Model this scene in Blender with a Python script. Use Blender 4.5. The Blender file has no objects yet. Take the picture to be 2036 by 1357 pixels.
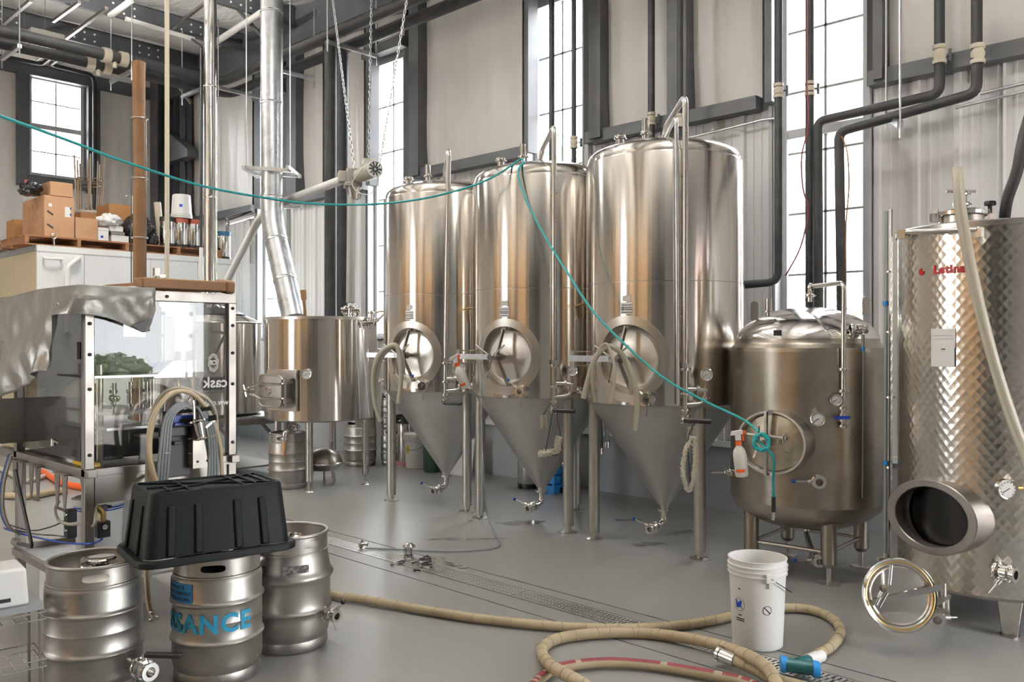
import bpy, bmesh, math, random
from mathutils import Vector as V, Matrix as MX
random.seed(7)
PI = math.pi
S = bpy.context.scene
COL = S.collection
# ---------------------------------------------------------------- camera, sky, light, exposure
YAW = math.radians(43.8); EYE = 1.57; FPX = 1702.0
cam = bpy.data.cameras.new('camera'); cam.sensor_width = 36; cam.lens = FPX/2036*36; cam.clip_start = .05; cam.clip_end = 200
camo = bpy.data.objects.new('camera', cam); COL.objects.link(camo)
camo.location = (0, 0, EYE); camo.rotation_euler = (PI/2, 0, YAW); S.camera = camo
S.view_settings.view_transform = 'Standard'; S.view_settings.look = 'None'
S.view_settings.exposure = 0.28; S.view_settings.gamma = 1; S.view_settings.use_curve_mapping = False
cy = S.cycles
cy.use_denoising = True; cy.max_bounces = 9; cy.diffuse_bounces = 5; cy.glossy_bounces = 5; cy.transmission_bounces = 6
cy.transparent_max_bounces = 16; cy.caustics_reflective = False; cy.caustics_refractive = False; cy.sample_clamp_indirect = 6
W = bpy.data.worlds.new('overcast_sky'); S.world = W; W.use_nodes = True
SKY = 20.0
bg = W.node_tree.nodes['Background']; bg.inputs['Color'].default_value = (.93, .965, 1, 1); bg.inputs['Strength'].default_value = SKY
def area(name, loc, size, power, rot, color=(1, 1, 1), portal=False):
    l = bpy.data.lights.new(name, 'AREA'); l.shape = 'RECTANGLE'; l.size, l.size_y = size; l.energy = power; l.color = color
    l.cycles.is_portal = portal
    o = bpy.data.objects.new(name, l); COL.objects.link(o); o.location = loc; o.rotation_euler = rot; return o
# portals in the openings help the sky light find its way in (they emit nothing of their own)
XW = [(-11.62, -10.83), (-8.6, -7.67), (-5.45, -4.12), (-3.05, -1.66)]
# ---------------------------------------------------------------- places
RT = V((math.cos(YAW), math.sin(YAW), 0)); FW = V((-math.sin(YAW), math.cos(YAW), 0))
def ray(px, py): return RT*((px-1018)/FPX) + FW + V((0, 0, (678-py)/FPX))
EYEV = V((0, 0, EYE))
def P(px, py, d): return EYEV + ray(px, py)*d              # the point at depth d
def F(px, py, z=0.0):                                     # on the level z
    r = ray(px, py); return EYEV + r*((z-EYE)/r.z)
def PY(px, py, y): r = ray(px, py); return EYEV + r*(y/r.y)   # on the plane Y = y
def PX(px, py, x): r = ray(px, py); return EYEV + r*(x/r.x)   # on the plane X = x
def CW(xc, d, z=0): return RT*xc + FW*d + V((0, 0, z))
def face(a): return YAW - math.radians(a)                 # turn so that local -Y looks a degrees to the left of the viewer
# ---------------------------------------------------------------- mesh builder
def rotm(axis, a): return MX.Rotation(a, 3, axis)
def frame(d):
    d = V(d).normalized(); u = d.cross(V((0, 0, 1)))
    if u.length < 1e-4: u = V((1, 0, 0))
    u.normalize(); w = d.cross(u); return u, w, d
class MB:
    def __init__(s): s.v = []; s.f = []; s.n = {}
    def add(s, vs, fs):
        b = len(s.v); s.v += [V(p) for p in vs]; s.f += [tuple(i+b for i in f) for f in fs]; return b
    def box(s, c, d, r=None, taper=1.0):
        c = V(c); hx, hy, hz = d[0]/2, d[1]/2, d[2]/2; vs = []
        for z in (-1, 1):
            t = taper if z > 0 else 1
            for x, y in ((-1, -1), (1, -1), (1, 1), (-1, 1)): vs.append(V((x*hx*t, y*hy*t, z*hz)))
        if r is not None:
            if not isinstance(r, MX): r = rotm('Z', r)
            vs = [r @ p for p in vs]
        s.add([p+c for p in vs], [(3, 2, 1, 0), (4, 5, 6, 7), (0, 1, 5, 4), (1, 2, 6, 5), (2, 3, 7, 6), (3, 0, 4, 7)]); return s
    def bar(s, a, b, w, h=None, up=(0, 0, 1)):              # rectangular bar from a to b
        a, b = V(a), V(b); h = h or w; d = (b-a).normalized(); u = d.cross(V(up))
        if u.length < 1e-4: u = d.cross(V((1, 0, 0)))
        u.normalize(); n = u.cross(d)
        vs = []
        for p in (a, b):
            for x, y in ((-1, -1), (1, -1), (1, 1), (-1, 1)): vs.append(p+u*(x*w/2)+n*(y*h/2))
        s.add(vs, [(3, 2, 1, 0), (4, 5, 6, 7), (0, 1, 5, 4), (1, 2, 6, 5), (2, 3, 7, 6), (3, 0, 4, 7)]); return s
    def cyl(s, a, b, r, r2=None, n=16, caps=True):
        a, b = V(a), V(b); r2 = r if r2 is None else r2; u, w, d = frame(b-a); vs = []
        for p, q in ((a, r), (b, r2)):
            for i in range(n): t = 2*PI*i/n; vs.append(p+u*(q*math.cos(t))+w*(q*math.sin(t)))
        fs = [(i, (i+1) % n, n+(i+1) % n, n+i) for i in range(n)]
        if caps: fs += [tuple(range(n))[::-1], tuple(range(n, 2*n))]
        s.add(vs, fs); return s
    def tube(s, pts, r, n=8, caps=True, closed=False, ell=1.0):
        pts = [V(p) for p in pts]; m = len(pts); rr = r if isinstance(r, (list, tuple)) else [r]*m
        u = None; vs = []
        for i, p in enumerate(pts):
            a = pts[(i-1) % m] if (closed or i) else p; b = pts[(i+1) % m] if (closed or i < m-1) else p
            d = (b-a).normalized()
            if u is None: u = frame(d)[0]
            u = (u - d*u.dot(d))
            if u.length < 1e-5: u = frame(d)[0]
            u.normalize(); w = d.cross(u)
            for k in range(n): t = 2*PI*k/n; vs.append(p+u*(rr[i]*math.cos(t))+w*(rr[i]*ell*math.sin(t)))
        fs = []
        for i in range(m if closed else m-1):
            j = (i+1) % m
            fs += [(i*n+k, i*n+(k+1) % n, j*n+(k+1) % n, j*n+k) for k in range(n)]
        if caps and not closed: fs += [tuple(range(n))[::-1], tuple(range((m-1)*n, m*n))]
        s.add(vs, fs); return s
    def lathe(s, prof, n=32, c=(0, 0, 0), axis=(0, 0, 1), a0=0, a1=2*PI):
        c = V(c); d = V(axis).normalized()
        if abs(d.z) > .999: u, w = V((1, 0, 0)), V((0, d.z, 0))
        else: u, w, d = frame(d)
        full = abs(a1-a0-2*PI) < 1e-6; cols = n if full else n+1; vs = []; idx = []
        for (r, z) in prof:
            if r < 1e-6: idx.append([len(vs)]*cols); vs.append(c+d*z)
            else:
                row = []
                for i in range(cols):
                    t = a0+(a1-a0)*i/n; row.append(len(vs)); vs.append(c+d*z+u*(r*math.cos(t))+w*(r*math.sin(t)))
                idx.append(row)
        fs = []
        for j in range(len(prof)-1):
            for i in range(n):
                k = (i+1) % cols; q = [idx[j][i], idx[j][k], idx[j+1][k], idx[j+1][i]]; f = []
                for x in q:
                    if x not in f: f.append(x)
                if len(f) > 2: fs.append(tuple(f))
        s.add(vs, fs); return s
    def torus(s, c, R, r, axis=(0, 0, 1), n=24, m=8, a0=0, a1=2*PI):
        u, w, d = frame(axis); c = V(c); full = abs(a1-a0-2*PI) < 1e-6
        pts = [c+u*(R*math.cos(a0+(a1-a0)*i/n))+w*(R*math.sin(a0+(a1-a0)*i/n)) for i in range(n if full else n+1)]
        return s.tube(pts, r, m, closed=full)
    def ball(s, c, r, n=12, sx=1, sz=1):
        return s.lathe([(r*sx*math.sin(PI*i/(n//2+2)), -r*sz*math.cos(PI*i/(n//2+2))) for i in range(n//2+3)], n, c)
    def grid(s, fn, nu, nv, closed_u=False):
        vs = [fn(i/nu, j/nv) for j in range(nv+1) for i in range(nu+(0 if closed_u else 1))]; c = nu if closed_u else nu+1
        fs = [(j*c+i, j*c+(i+1) % c, (j+1)*c+(i+1) % c, (j+1)*c+i) for j in range(nv) for i in range(nu)]
        s.add(vs, fs); return s
    def prism(s, poly, z0, z1, m=None):                     # 2-D polygon extruded
        n = len(poly); vs = [V((x, y, z0)) for x, y in poly]+[V((x, y, z1)) for x, y in poly]
        if m: vs = [m @ p for p in vs]
        s.add(vs, [tuple(range(n))[::-1], tuple(range(n, 2*n))]+[(i, (i+1) % n, n+(i+1) % n, n+i) for i in range(n)]); return s
def mesh(name, mb, sharp=38, merge=False):
    me = bpy.data.meshes.new(name); me.from_pydata([tuple(p) for p in mb.v], [], mb.f); me.validate()
    me.polygons.foreach_set('use_smooth', [True]*len(me.polygons))
    bm = bmesh.new(); bm.from_mesh(me); bmesh.ops.recalc_face_normals(bm, faces=bm.faces); bm.to_mesh(me); bm.free()
    if mb.n:
        nn = [tuple(mb.n.get(i, (0, 0, 0))) for i in range(len(me.vertices))]; me.normals_split_custom_set_from_vertices(nn)
    elif sharp: me.set_sharp_from_angle(angle=math.radians(sharp))
    me.update(); return me
def part(name, mb, mat, parent=None, label=None, bevel=0, sharp=38, world=False, solid=0, kind=None, seg=2):
    me = mesh(name, mb, sharp)
    if mat: me.materials.append(mat)
    o = bpy.data.objects.new(name, me); COL.objects.link(o)
    if parent is not None:
        o.parent = parent
        if world:                                           # built in world coordinates
            q = root_of(parent); m = MX.LocRotScale(q.location, q.rotation_euler, None).inverted(); me.transform(m)
    if label: o['label'] = label
    if kind: o['kind'] = kind
    if solid:
        md = o.modifiers.new('thickness', 'SOLIDIFY'); md.thickness = solid; md.offset = 0
    if bevel:
        md = o.modifiers.new('bevel', 'BEVEL'); md.width = bevel; md.segments = seg; md.limit_method = 'ANGLE'; md.angle_limit = math.radians(50); md.harden_normals = False
    return o
def root_of(o):
    while o.parent: o = o.parent
    return o
def thing(name, label, cat, loc=(0, 0, 0), rz=0, group=None):
    o = bpy.data.objects.new(name, None); COL.objects.link(o); o.empty_display_size = .1
    o.location = loc; o.rotation_euler = (0, 0, rz); o['label'] = label; o['category'] = cat
    if group: o['group'] = group
    return o
def single(name, mb, mat, label, cat, group=None, loc=None, **k):   # a thing of one mesh
    if loc is not None: mb.v = [p-V(loc) for p in mb.v]
    o = part(name, mb, mat, None, **k); o['label'] = label; o['category'] = cat
    if loc is not None: o.location = loc
    if group: o['group'] = group
    return o
def struct(name, mb, mat, parent=None, **k):
    o = part(name, mb, mat, parent, **k)
    if parent is None: o['kind'] = 'structure'
    return o
def dup(o, parent=None, **props):
    c = o.copy(); COL.objects.link(c); c.parent = parent
    for ch in list(o.children): dup(ch, c)
    for k, v in props.items():
        if k == 'loc': c.location = v
        elif k == 'rz': c.rotation_euler = (0, 0, v)
        else: c[k] = v
    return c
def cat_pts(pts, k=8, closed=False):                        # Catmull-Rom
    pts = [V(p) for p in pts]; m = len(pts); out = []
    for i in range(m if closed else m-1):
        g = (lambda j: pts[j % m]) if closed else (lambda j: pts[max(0, min(m-1, j))])
        a, b, c, d = g(i-1), g(i), g(i+1), g(i+2)
        for j in range(k):
            t = j/k; out.append(.5*((2*b)+(c-a)*t+(2*a-5*b+4*c-d)*t*t+(3*b-a-3*c+d)*t**3))
    if not closed: out.append(pts[-1])
    return out
def fillet(pts, r, n=5):
    pts = [V(p) for p in pts]; out = [pts[0]]
    for i in range(1, len(pts)-1):
        p = pts[i]; a = (pts[i-1]-p); b = (pts[i+1]-p); q = min(r, a.length*.49, b.length*.49)
        a = p+a.normalized()*q; b = p+b.normalized()*q
        for j in range(n+1): t = j/n; out.append((1-t)**2*a+2*t*(1-t)*p+t*t*b)
    out.append(pts[-1]); return out
def text_mb(txt, size, m=None, depth=.0006, wrap=None, bold=.0, mirror=False, align='CENTER', space=1.0):
    cu = bpy.data.curves.new('t', 'FONT'); cu.body = txt; cu.size = size; cu.extrude = depth/2; cu.offset = bold; cu.align_x = align; cu.align_y = 'CENTER'; cu.space_character = space; cu.resolution_u = 3
    ob = bpy.data.objects.new('t', cu); COL.objects.link(ob); bpy.context.view_layer.update()
    me = bpy.data.meshes.new_from_object(ob); bpy.data.objects.remove(ob); bpy.data.curves.remove(cu)
    mb = MB()
    if wrap:
        bm = bmesh.new(); bm.from_mesh(me); xs = [v.co.x for v in bm.verts]
        x = min(xs)
        while xs and x < max(xs):
            bmesh.ops.bisect_plane(bm, geom=bm.verts[:]+bm.edges[:]+bm.faces[:], plane_co=(x, 0, 0), plane_no=(1, 0, 0)); x += wrap/14
        bm.to_mesh(me); bm.free()
    for v in me.vertices:
        x, y, z = v.co
        if mirror: x = -x
        if wrap:                                            # text around a cylinder of radius wrap, reading from outside, centred on -Y
            b = x/wrap; q = wrap+z; p = V((q*math.sin(b), -q*math.cos(b), y))
        else: p = V((x, y, z))
        mb.v.append(m @ p if m else p)
    mb.f = [tuple(p.vertices) for p in me.polygons]
    bpy.data.meshes.remove(me); return mb
# ---------------------------------------------------------------- materials
def mat(name, col, rough=.5, metal=0, var=None, bump=None, rvar=None, spec=None, aniso=0, trans=0, alpha=None, emit=None, coat=0, ior=None, sss=0, stretch=(1, 1, 1)):
    m = bpy.data.materials.new(name); m.use_nodes = True; N = m.node_tree.nodes; L = m.node_tree.links; b = N['Principled BSDF']
    I = b.inputs; I['Base Color'].default_value = (*col, 1); I['Roughness'].default_value = rough; I['Metallic'].default_value = metal
    if spec is not None: I['Specular IOR Level'].default_value = spec
    if ior: I['IOR'].default_value = ior
    if trans: I['Transmission Weight'].default_value = trans
    if coat: I['Coat Weight'].default_value = coat; I['Coat Roughness'].default_value = .15
    if alpha is not None: I['Alpha'].default_value = alpha
    if emit: I['Emission Color'].default_value = (*emit[0], 1); I['Emission Strength'].default_value = emit[1]
    if sss: I['Subsurface Weight'].default_value = sss; I['Subsurface Radius'].default_value = (.02, .02, .02)
    tc = None
    def coord():
        nonlocal tc
        if tc is None:
            t = N.new('ShaderNodeTexCoord'); mp = N.new('ShaderNodeMapping'); mp.inputs['Scale'].default_value = stretch
            L.new(t.outputs['Object'], mp.inputs['Vector']); tc = mp.outputs['Vector']
        return tc
    def noise(scale, detail=4):
        n = N.new('ShaderNodeTexNoise'); n.inputs['Scale'].default_value = scale; n.inputs['Detail'].default_value = detail; L.new(coord(), n.inputs['Vector']); return n
    if var:                                                 # (scale, other colour, low, high)
        n = noise(var[0]); r = N.new('ShaderNodeMapRange'); r.inputs['From Min'].default_value = var[2]; r.inputs['From Max'].default_value = var[3]
        x = N.new('ShaderNodeMix'); x.data_type = 'RGBA'; x.inputs['A'].default_value = (*col, 1); x.inputs['B'].default_value = (*var[1], 1)
        L.new(n.outputs['Fac'], r.inputs['Value']); L.new(r.outputs['Result'], x.inputs['Factor']); L.new(x.outputs['Result'], I['Base Color'])
    if rvar:                                                # (scale, lo, hi)
        n = noise(rvar[0]); r = N.new('ShaderNodeMapRange'); r.inputs['From Min'].default_value = .3; r.inputs['From Max'].default_value = .7; r.inputs['To Min'].default_value = rvar[1]; r.inputs['To Max'].default_value = rvar[2]
        L.new(n.outputs['Fac'], r.inputs['Value']); L.new(r.outputs['Result'], I['Roughness'])
    if bump:                                                # (scale, strength, distance)
        n = noise(bump[0], 3); k = N.new('ShaderNodeBump'); k.inputs['Strength'].default_value = bump[1]; k.inputs['Distance'].default_value = bump[2]
        L.new(n.outputs['Fac'], k.inputs['Height']); L.new(k.outputs['Normal'], I['Normal'])
    if aniso:
        I['Anisotropic'].default_value = aniso; I['Anisotropic Rotation'].default_value = .25; t = N.new('ShaderNodeTangent'); t.direction_type = 'RADIAL'; t.axis = 'Z'; L.new(t.outputs['Tangent'], I['Tangent'])
    return m
def glass(name, tint=(.97, .99, .99), gloss=.05, rough=.02, haze=0.0, blend=.25):
    m = bpy.data.materials.new(name); m.use_nodes = True; N = m.node_tree.nodes; L = m.node_tree.links; N.remove(N['Principled BSDF'])
    t = N.new('ShaderNodeBsdfTransparent'); t.inputs['Color'].default_value = (*tint, 1)
    g = N.new('ShaderNodeBsdfGlossy'); g.inputs['Roughness'].default_value = rough
    fr = N.new('ShaderNodeLayerWeight'); fr.inputs['Blend'].default_value = blend
    mr = N.new('ShaderNodeMapRange'); mr.inputs['To Min'].default_value = gloss; mr.inputs['To Max'].default_value = .8
    L.new(fr.outputs['Fresnel'], mr.inputs['Value'])
    x = N.new('ShaderNodeMixShader'); L.new(mr.outputs['Result'], x.inputs['Fac']); L.new(t.outputs[0], x.inputs[1]); L.new(g.outputs[0], x.inputs[2]); out = x
    if haze:
        d = N.new('ShaderNodeBsdfDiffuse'); d.inputs['Color'].default_value = (.8, .8, .78, 1); y = N.new('ShaderNodeMixShader'); y.inputs['Fac'].default_value = haze
        L.new(x.outputs[0], y.inputs[1]); L.new(d.outputs[0], y.inputs[2]); out = y
    L.new(out.outputs[0], N['Material Output'].inputs['Surface']); return m
M = {}
M['tank'] = mat('brushed_steel', (.66, .62, .57), .18, 1, rvar=(3, .16, .2), aniso=.9)
M['steel'] = mat('satin_steel', (.58, .555, .52), .3, 1, rvar=(9, .27, .33))
M['cone'] = mat('matt_steel', (.56, .54, .52), .42, 1, rvar=(5, .36, .48), var=(4, (.5, .48, .45), .4, .7))
M['polish'] = mat('polished_steel', (.72, .70, .67), .12, 1, rvar=(12, .08, .2))
M['brite'] = mat('worn_steel', (.38, .345, .295), .34, 1, rvar=(4, .27, .42), aniso=.5, var=(5, (.31, .275, .225), .4, .7))
M['keg'] = mat('keg_steel', (.44, .42, .39), .42, 1, rvar=(14, .34, .5), var=(9, (.33, .31, .28), .5, .78), bump=(60, .06, .002))
M['frame'] = mat('frame_steel', (.33, .305, .28), .40, 1, rvar=(8, .34, .46))
M['galv'] = mat('galvanised_steel', (.66, .68, .69), .33, 1, rvar=(6, .26, .42), var=(14, (.56, .58, .6), .42, .62))
M['dark'] = mat('grey_painted_steel', (.075, .08, .088), .5, var=(3, (.1, .105, .112), .4, .7))
M['black'] = mat('black_plastic', (.012, .013, .014), .42)
M['rubber'] = mat('black_foam_insulation', (.022, .023, .025), .6, var=(9, (.04, .041, .043), .45, .75))
M['tub'] = mat('black_ribbed_plastic', (.005, .008, .008), .5, spec=.22)
M['white'] = mat('white_plastic', (.78, .77, .74), .4, sss=.0)
M['bucket'] = mat('white_bucket_plastic', (.80, .79, .76), .38)
M['blue'] = mat('blue_plastic', (.01, .06, .42), .35)
M['orange'] = mat('orange_plastic', (.75, .12, .02), .4)
M['yellow'] = mat('yellow_plastic', (.75, .5, .02), .45)
M['green'] = mat('green_paint', (.04, .09, .05), .45)
M['teal'] = mat('teal_hose', (.02, .32, .33), .35)
M['tan_hose'] = mat('tan_rubber_hose', (.42, .34, .22), .6, var=(5, (.33, .26, .155), .4, .7), bump=(90, .1, .002))
M['red'] = mat('red_print', (.19, .022, .032), .6)
M['clear'] = glass('clear_vinyl', (.93, .92, .86), .08, .1, .22)
M['milk'] = mat('milky_vinyl', (.72, .67, .54), .3, trans=.35)
M['smoke'] = mat('grey_vinyl', (.48, .52, .53), .25, trans=.4)
M['paper'] = mat('kraft_paper', (.28, .145, .065), .6, var=(4, (.22, .11, .048), .4, .7), bump=(7, .25, .01))
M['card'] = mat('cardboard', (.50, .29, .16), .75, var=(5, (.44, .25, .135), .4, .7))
M['card_d'] = mat('brown_cardboard', (.42, .21, .08), .75)  # darker brown card for some cartons, print marks and a roll core
M['wood'] = mat('pallet_wood', (.36, .17, .08), .7, stretch=(1, 8, 8), var=(4, (.22, .1, .05), .4, .7))
M['paddle'] = mat('pale_wood', (.42, .25, .13), .6)
M['coldroom'] = mat('white_panel', (.80, .82, .82), .35)
M['cream'] = mat('cream_panel', (.62, .52, .34), .5)
M['wallblk'] = mat('grey_block_paint', (.36, .37, .38), .6, bump=(30, .15, .004), var=(3, (.32, .33, .34), .4, .7))
M['clad'] = mat('white_cladding', (.84, .84, .83), .40, 0)
M['insul'] = mat('vinyl_insulation', (.78, .755, .72), .36, stretch=(2.2, 2.2, .35), bump=(2.2, .35, .05), var=(1.2, (.71, .685, .645), .4, .75))
M['ceil'] = mat('roof_insulation', (.84, .83, .81), .42, stretch=(1.5, 5, 1), bump=(1.6, .45, .06))
M['frameW'] = mat('window_frame_paint', (.50, .51, .52), .45)
M['muntin'] = mat('window_bar', (.30, .31, .32), .5)
M['pane'] = glass('window_glass', (.97, .985, .985), .04)
M['acryl'] = glass('clear_acrylic', (.88, .88, .87), .02, .012, .02, .1)
M['conduit'] = mat('cream_conduit', (.66, .60, .48), .5)
M['brass'] = mat('brass', (.62, .42, .16), .3, 1)
M['motor'] = mat('beige_motor_paint', (.42, .39, .33), .45)
M['tarp'] = mat('silver_tarp', (.30, .295, .275), .34, .35, rvar=(6, .26, .44), bump=(9, .35, .02))
M['bag'] = mat('black_bag_film', (.015, .015, .017), .22, bump=(9, .8, .05))
M['cloth'] = mat('white_bag_film', (.75, .75, .76), .3, bump=(12, .8, .05))
M['bristle'] = mat('white_bristle', (.72, .68, .58), .8)
M['chrome'] = mat('chrome', (.8, .79, .77), .06, 1)
M['cyan'] = mat('cyan_stencil_paint', (.02, .30, .52), .55, var=(30, (.05, .36, .58), .5, .7))
M['sticker'] = mat('blue_sticker', (.02, .24, .62), .4)
M['ink'] = mat('dark_ink', (.018, .018, .02), .6)
M['grate'] = mat('drain_steel', (.78, .77, .75), .42, 1)
M['ribbed'] = mat('grey_ribbed_hose', (.40, .385, .365), .5)
M['door'] = mat('brushed_door_steel', (.60, .56, .50), .36, 1, rvar=(6, .32, .4))
M['void'] = mat('painted_inner_shade', (.004, .004, .004), .25)  # near-black colour stands for the shade inside the open tank
M['tubes'] = mat('fluorescent_tube', (.9, .9, .9), .4, emit=((1, .97, .9), .9))
M['gaugeface'] = mat('gauge_dial', (.72, .72, .69), .4)
M['lampcase'] = mat('lamp_housing', (.62, .60, .54), .45)
def tarp_mat():
    m = mat('silver_tarp', (.24, .235, .215), .36, .35, rvar=(6, .28, .46)); N = m.node_tree.nodes; L = m.node_tree.links
    t = N.new('ShaderNodeTexCoord'); n = N.new('ShaderNodeTexNoise'); n.inputs['Scale'].default_value = 3; n.inputs['Detail'].default_value = 4; L.new(t.outputs['Object'], n.inputs['Vector'])
    a = N.new('ShaderNodeVectorMath'); a.operation = 'MULTIPLY_ADD'; a.inputs[1].default_value = (.5, .5, .5); L.new(n.outputs['Color'], a.inputs[0]); L.new(t.outputs['Object'], a.inputs[2])
    v = N.new('ShaderNodeTexVoronoi'); v.inputs['Scale'].default_value = 3.6; L.new(a.outputs[0], v.inputs['Vector'])
    k = N.new('ShaderNodeBump'); k.inputs['Strength'].default_value = .38; k.inputs['Distance'].default_value = .04; L.new(v.outputs['Distance'], k.inputs['Height']); L.new(k.outputs['Normal'], N['Principled BSDF'].inputs['Normal']); return m
M['tarp'] = tarp_mat()
def floor_mat():
    m = mat('grey_epoxy_floor', (.27, .268, .255), .33, 0, bump=(45, .03, .003), spec=.95); return m
M['floor'] = floor_mat()
# ---------------------------------------------------------------- room shell
YW = 7.2; XL = -15.6; XR = 4.0; YF = -5.5; ZT = 6.55
GIRT = 3.68; CURB = .60
def wx(px, y=YW): return PY(px, 600, y).x
WIN = [(wx(519), wx(566)), (wx(739), wx(808)), (wx(1056), wx(1164)), (wx(1548), wx(1724))]
WZ0, WZ1 = 1.62, 5.42
# floor: slabs with two saw cuts and a trench for the drain
DY = 3.875; CUT = [DY-.245, DY-.085, DY+.085, DY+.19]
fl = MB()
ys = [YF, CUT[0]-.006, CUT[0]+.006, CUT[1], CUT[2], CUT[3]-.006, CUT[3]+.006, YW]
for a, b, z in ((0, 1, 0), (1, 2, -.012), (2, 3, 0), (4, 5, 0), (5, 6, -.012), (6, 7, 0)):
    for i in range(8):
        x0 = XL+(XR-XL)*i/8; x1 = XL+(XR-XL)*(i+1)/8
        fl.add([(x0, ys[a], z), (x1, ys[a], z), (x1, ys[b], z), (x0, ys[b], z)], [(0, 1, 2, 3)])
def fwall(y, z0, z1): fl.add([(XL, y, z0), (XR, y, z0), (XR, y, z1), (XL, y, z1)], [(0, 1, 2, 3)])
for y in (ys[1], ys[2], ys[5], ys[6]): fwall(y, -.012, 0)
for y in (ys[3], ys[4]): fwall(y, -.12, 0)
fl.add([(XL, ys[3], -.12), (XR, ys[3], -.12), (XR, ys[4], -.12), (XL, ys[4], -.12)], [(0, 1, 2, 3)])
floor = struct('floor', fl, M['floor'], sharp=20)
jm = mat('joint_sealant', (.03, .028, .026), .8)
for k in (0, 3):
    j = MB(); c = CUT[k]; pts = []
    n = 90
    for i in range(n): pts.append(V((-9.5+9.5*i/(n-1)*1.0, c+random.uniform(-.004, .004), -.004)))
    j.tube(pts, .009, 4, ell=.6); part('joint_strip', j, jm, floor)
# trench drain: one grate section after the other, slots cut through
drain = thing('trench_drain', 'long slotted steel trench drain running across the grey floor', 'drain', (-4.2, DY, 0))
def grate(L):
    g = MB(); w = .15; n = int(L/.026)
    for sx in (-1, 1): g.bar((0, sx*(w/2-.005), -.003), (L, sx*(w/2-.005), -.003), .012, .008)
    for q in (-.0225, .0225): g.bar((0, q, -.003), (L, q, -.003), .006, .006)
    for i in range(n+1):
        x = L*i/n
        for j, (a, b) in enumerate(((-.068, -.0255), (-.0195, .0195), (.0255, .068))):
            xo = .013 if j == 1 else 0
            if x+xo < L: g.bar((x+xo, a, -.003), (min(L, x+xo+.007), b, -.003), .0135, .006)
    return g
g0 = None
for i in range(9):
    x = -8.6+i*.99
    if g0 is None: g0 = part('grate', grate(.985), M['grate'], drain); g0['kind'] = 'thing'; del g0['kind']; o = g0
    else: o = g0.copy(); COL.objects.link(o)
    o.location = (x+4.2, 0, 0)
# wall behind the tanks --------------------------------------------------
def hole_wall(fn, u0, u1, z0, z1, holes, th):
    """wall slab with rectangular holes; fn(u, z, t) -> point, t the depth"""
    m = MB(); us = sorted({u0, u1, *[h[0] for h in holes], *[h[1] for h in holes]}); zs = sorted({z0, z1, *[h[2] for h in holes], *[h[3] for h in holes]})
    def solid(i, j):
        if not (0 <= i < len(us)-1 and 0 <= j < len(zs)-1): return False
        a = (us[i]+us[i+1])/2; b = (zs[j]+zs[j+1])/2
        return not any(h[0] < a < h[1] and h[2] < b < h[3] for h in holes)
    for i in range(len(us)-1):
        for j in range(len(zs)-1):
            if not solid(i, j): continue
            a, b, c, d = us[i], us[i+1], zs[j], zs[j+1]
            for t in (0, th): m.add([fn(a, c, t), fn(b, c, t), fn(b, d, t), fn(a, d, t)], [(0, 1, 2, 3)])
            for (ii, jj, p, q) in ((i-1, j, (a, c), (a, d)), (i+1, j, (b, c), (b, d)), (i, j-1, (a, c), (b, c)), (i, j+1, (a, d), (b, d))):
                if not solid(ii, jj): m.add([fn(*p, 0), fn(*q, 0), fn(*q, th), fn(*p, th)], [(0, 1, 2, 3)])
    return m
holes = [(a, b, WZ0, WZ1) for a, b in WIN]
wb = struct('wall_back', hole_wall(lambda u, z, t: V((u, YW+.06+t, z)), XL-.3, XR+.3, CURB-.02, ZT+.3, holes, .16), M['frameW'], sharp=20)
struct('curb', MB().box(((XL+XR)/2, YW+.04, CURB/2), (XR-XL, .26, CURB)), M['wallblk'], wb)
struct('curb_flashing', MB().box(((XL+XR)/2, YW-.1, CURB+.012), (XR-XL, .05, .05)), M['clad'], wb)
PIT = .305
def cladding(x0, x1, z0, z1, y=YW):                        # one ribbed sheet
    prof = []; x = x0; k0 = math.floor(x0/PIT)
    for k in range(k0, k0+int((x1-x0)/PIT)+3):
        b = k*PIT
        for dx, dy in ((0, 0), (.012, -.034), (.05, -.034), (.062, 0), (.115, 0), (.12, -.008), (.135, -.008), (.14, 0), (.195, 0), (.20, -.008), (.215, -.008), (.22, 0)):
            prof.append((b+dx, y+dy))
    prof = [p for p in prof if x0 < p[0] < x1]; prof = [(x0, y)]+prof+[(x1, y)]
    m = MB(); n = len(prof)
    m.add([(px, py, z0) for px, py in prof]+[(px, py, z1) for px, py in prof], [(i, i+1, n+i+1, n+i) for i in range(n-1)])
    return m
def insulation(x0, x1, z0, z1, y=YW, bul=.035, nx=8, nz=10, ph=0):
    m = MB()
    def fn(u, v):
        e = 4*u*(1-u); q = min(1, e*2.2)*min(1, 8*v*(1-v))
        return V((x0+(x1-x0)*u, y-.03-bul*q-.008*math.sin(9*u+6*v+ph)*q-.004*math.sin(23*u+ph*3)*q, z0+(z1-z0)*v))
    m.grid(fn, nx*3, nz); return m
xs = [XL]+[q for w in WIN for q in w]+[XR]
def clads(x0, x1, z0, z1):
    n = max(1, round((x1-x0)/.92)); e = (x1-x0)/n
    for i in range(n): part('cladding_sheet', cladding(x0+e*i, x0+e*(i+1), z0, z1, YW-(.003 if i % 2 else 0)), M['clad'], wb, sharp=15)
for k in range(0, len(xs), 2): clads(xs[k]+(.05 if k else 0), xs[k+1]-.05, CURB+.02, GIRT-.02)
for a, b in WIN: clads(a-.05, b+.05, CURB+.02, WZ0-.04)
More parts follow.
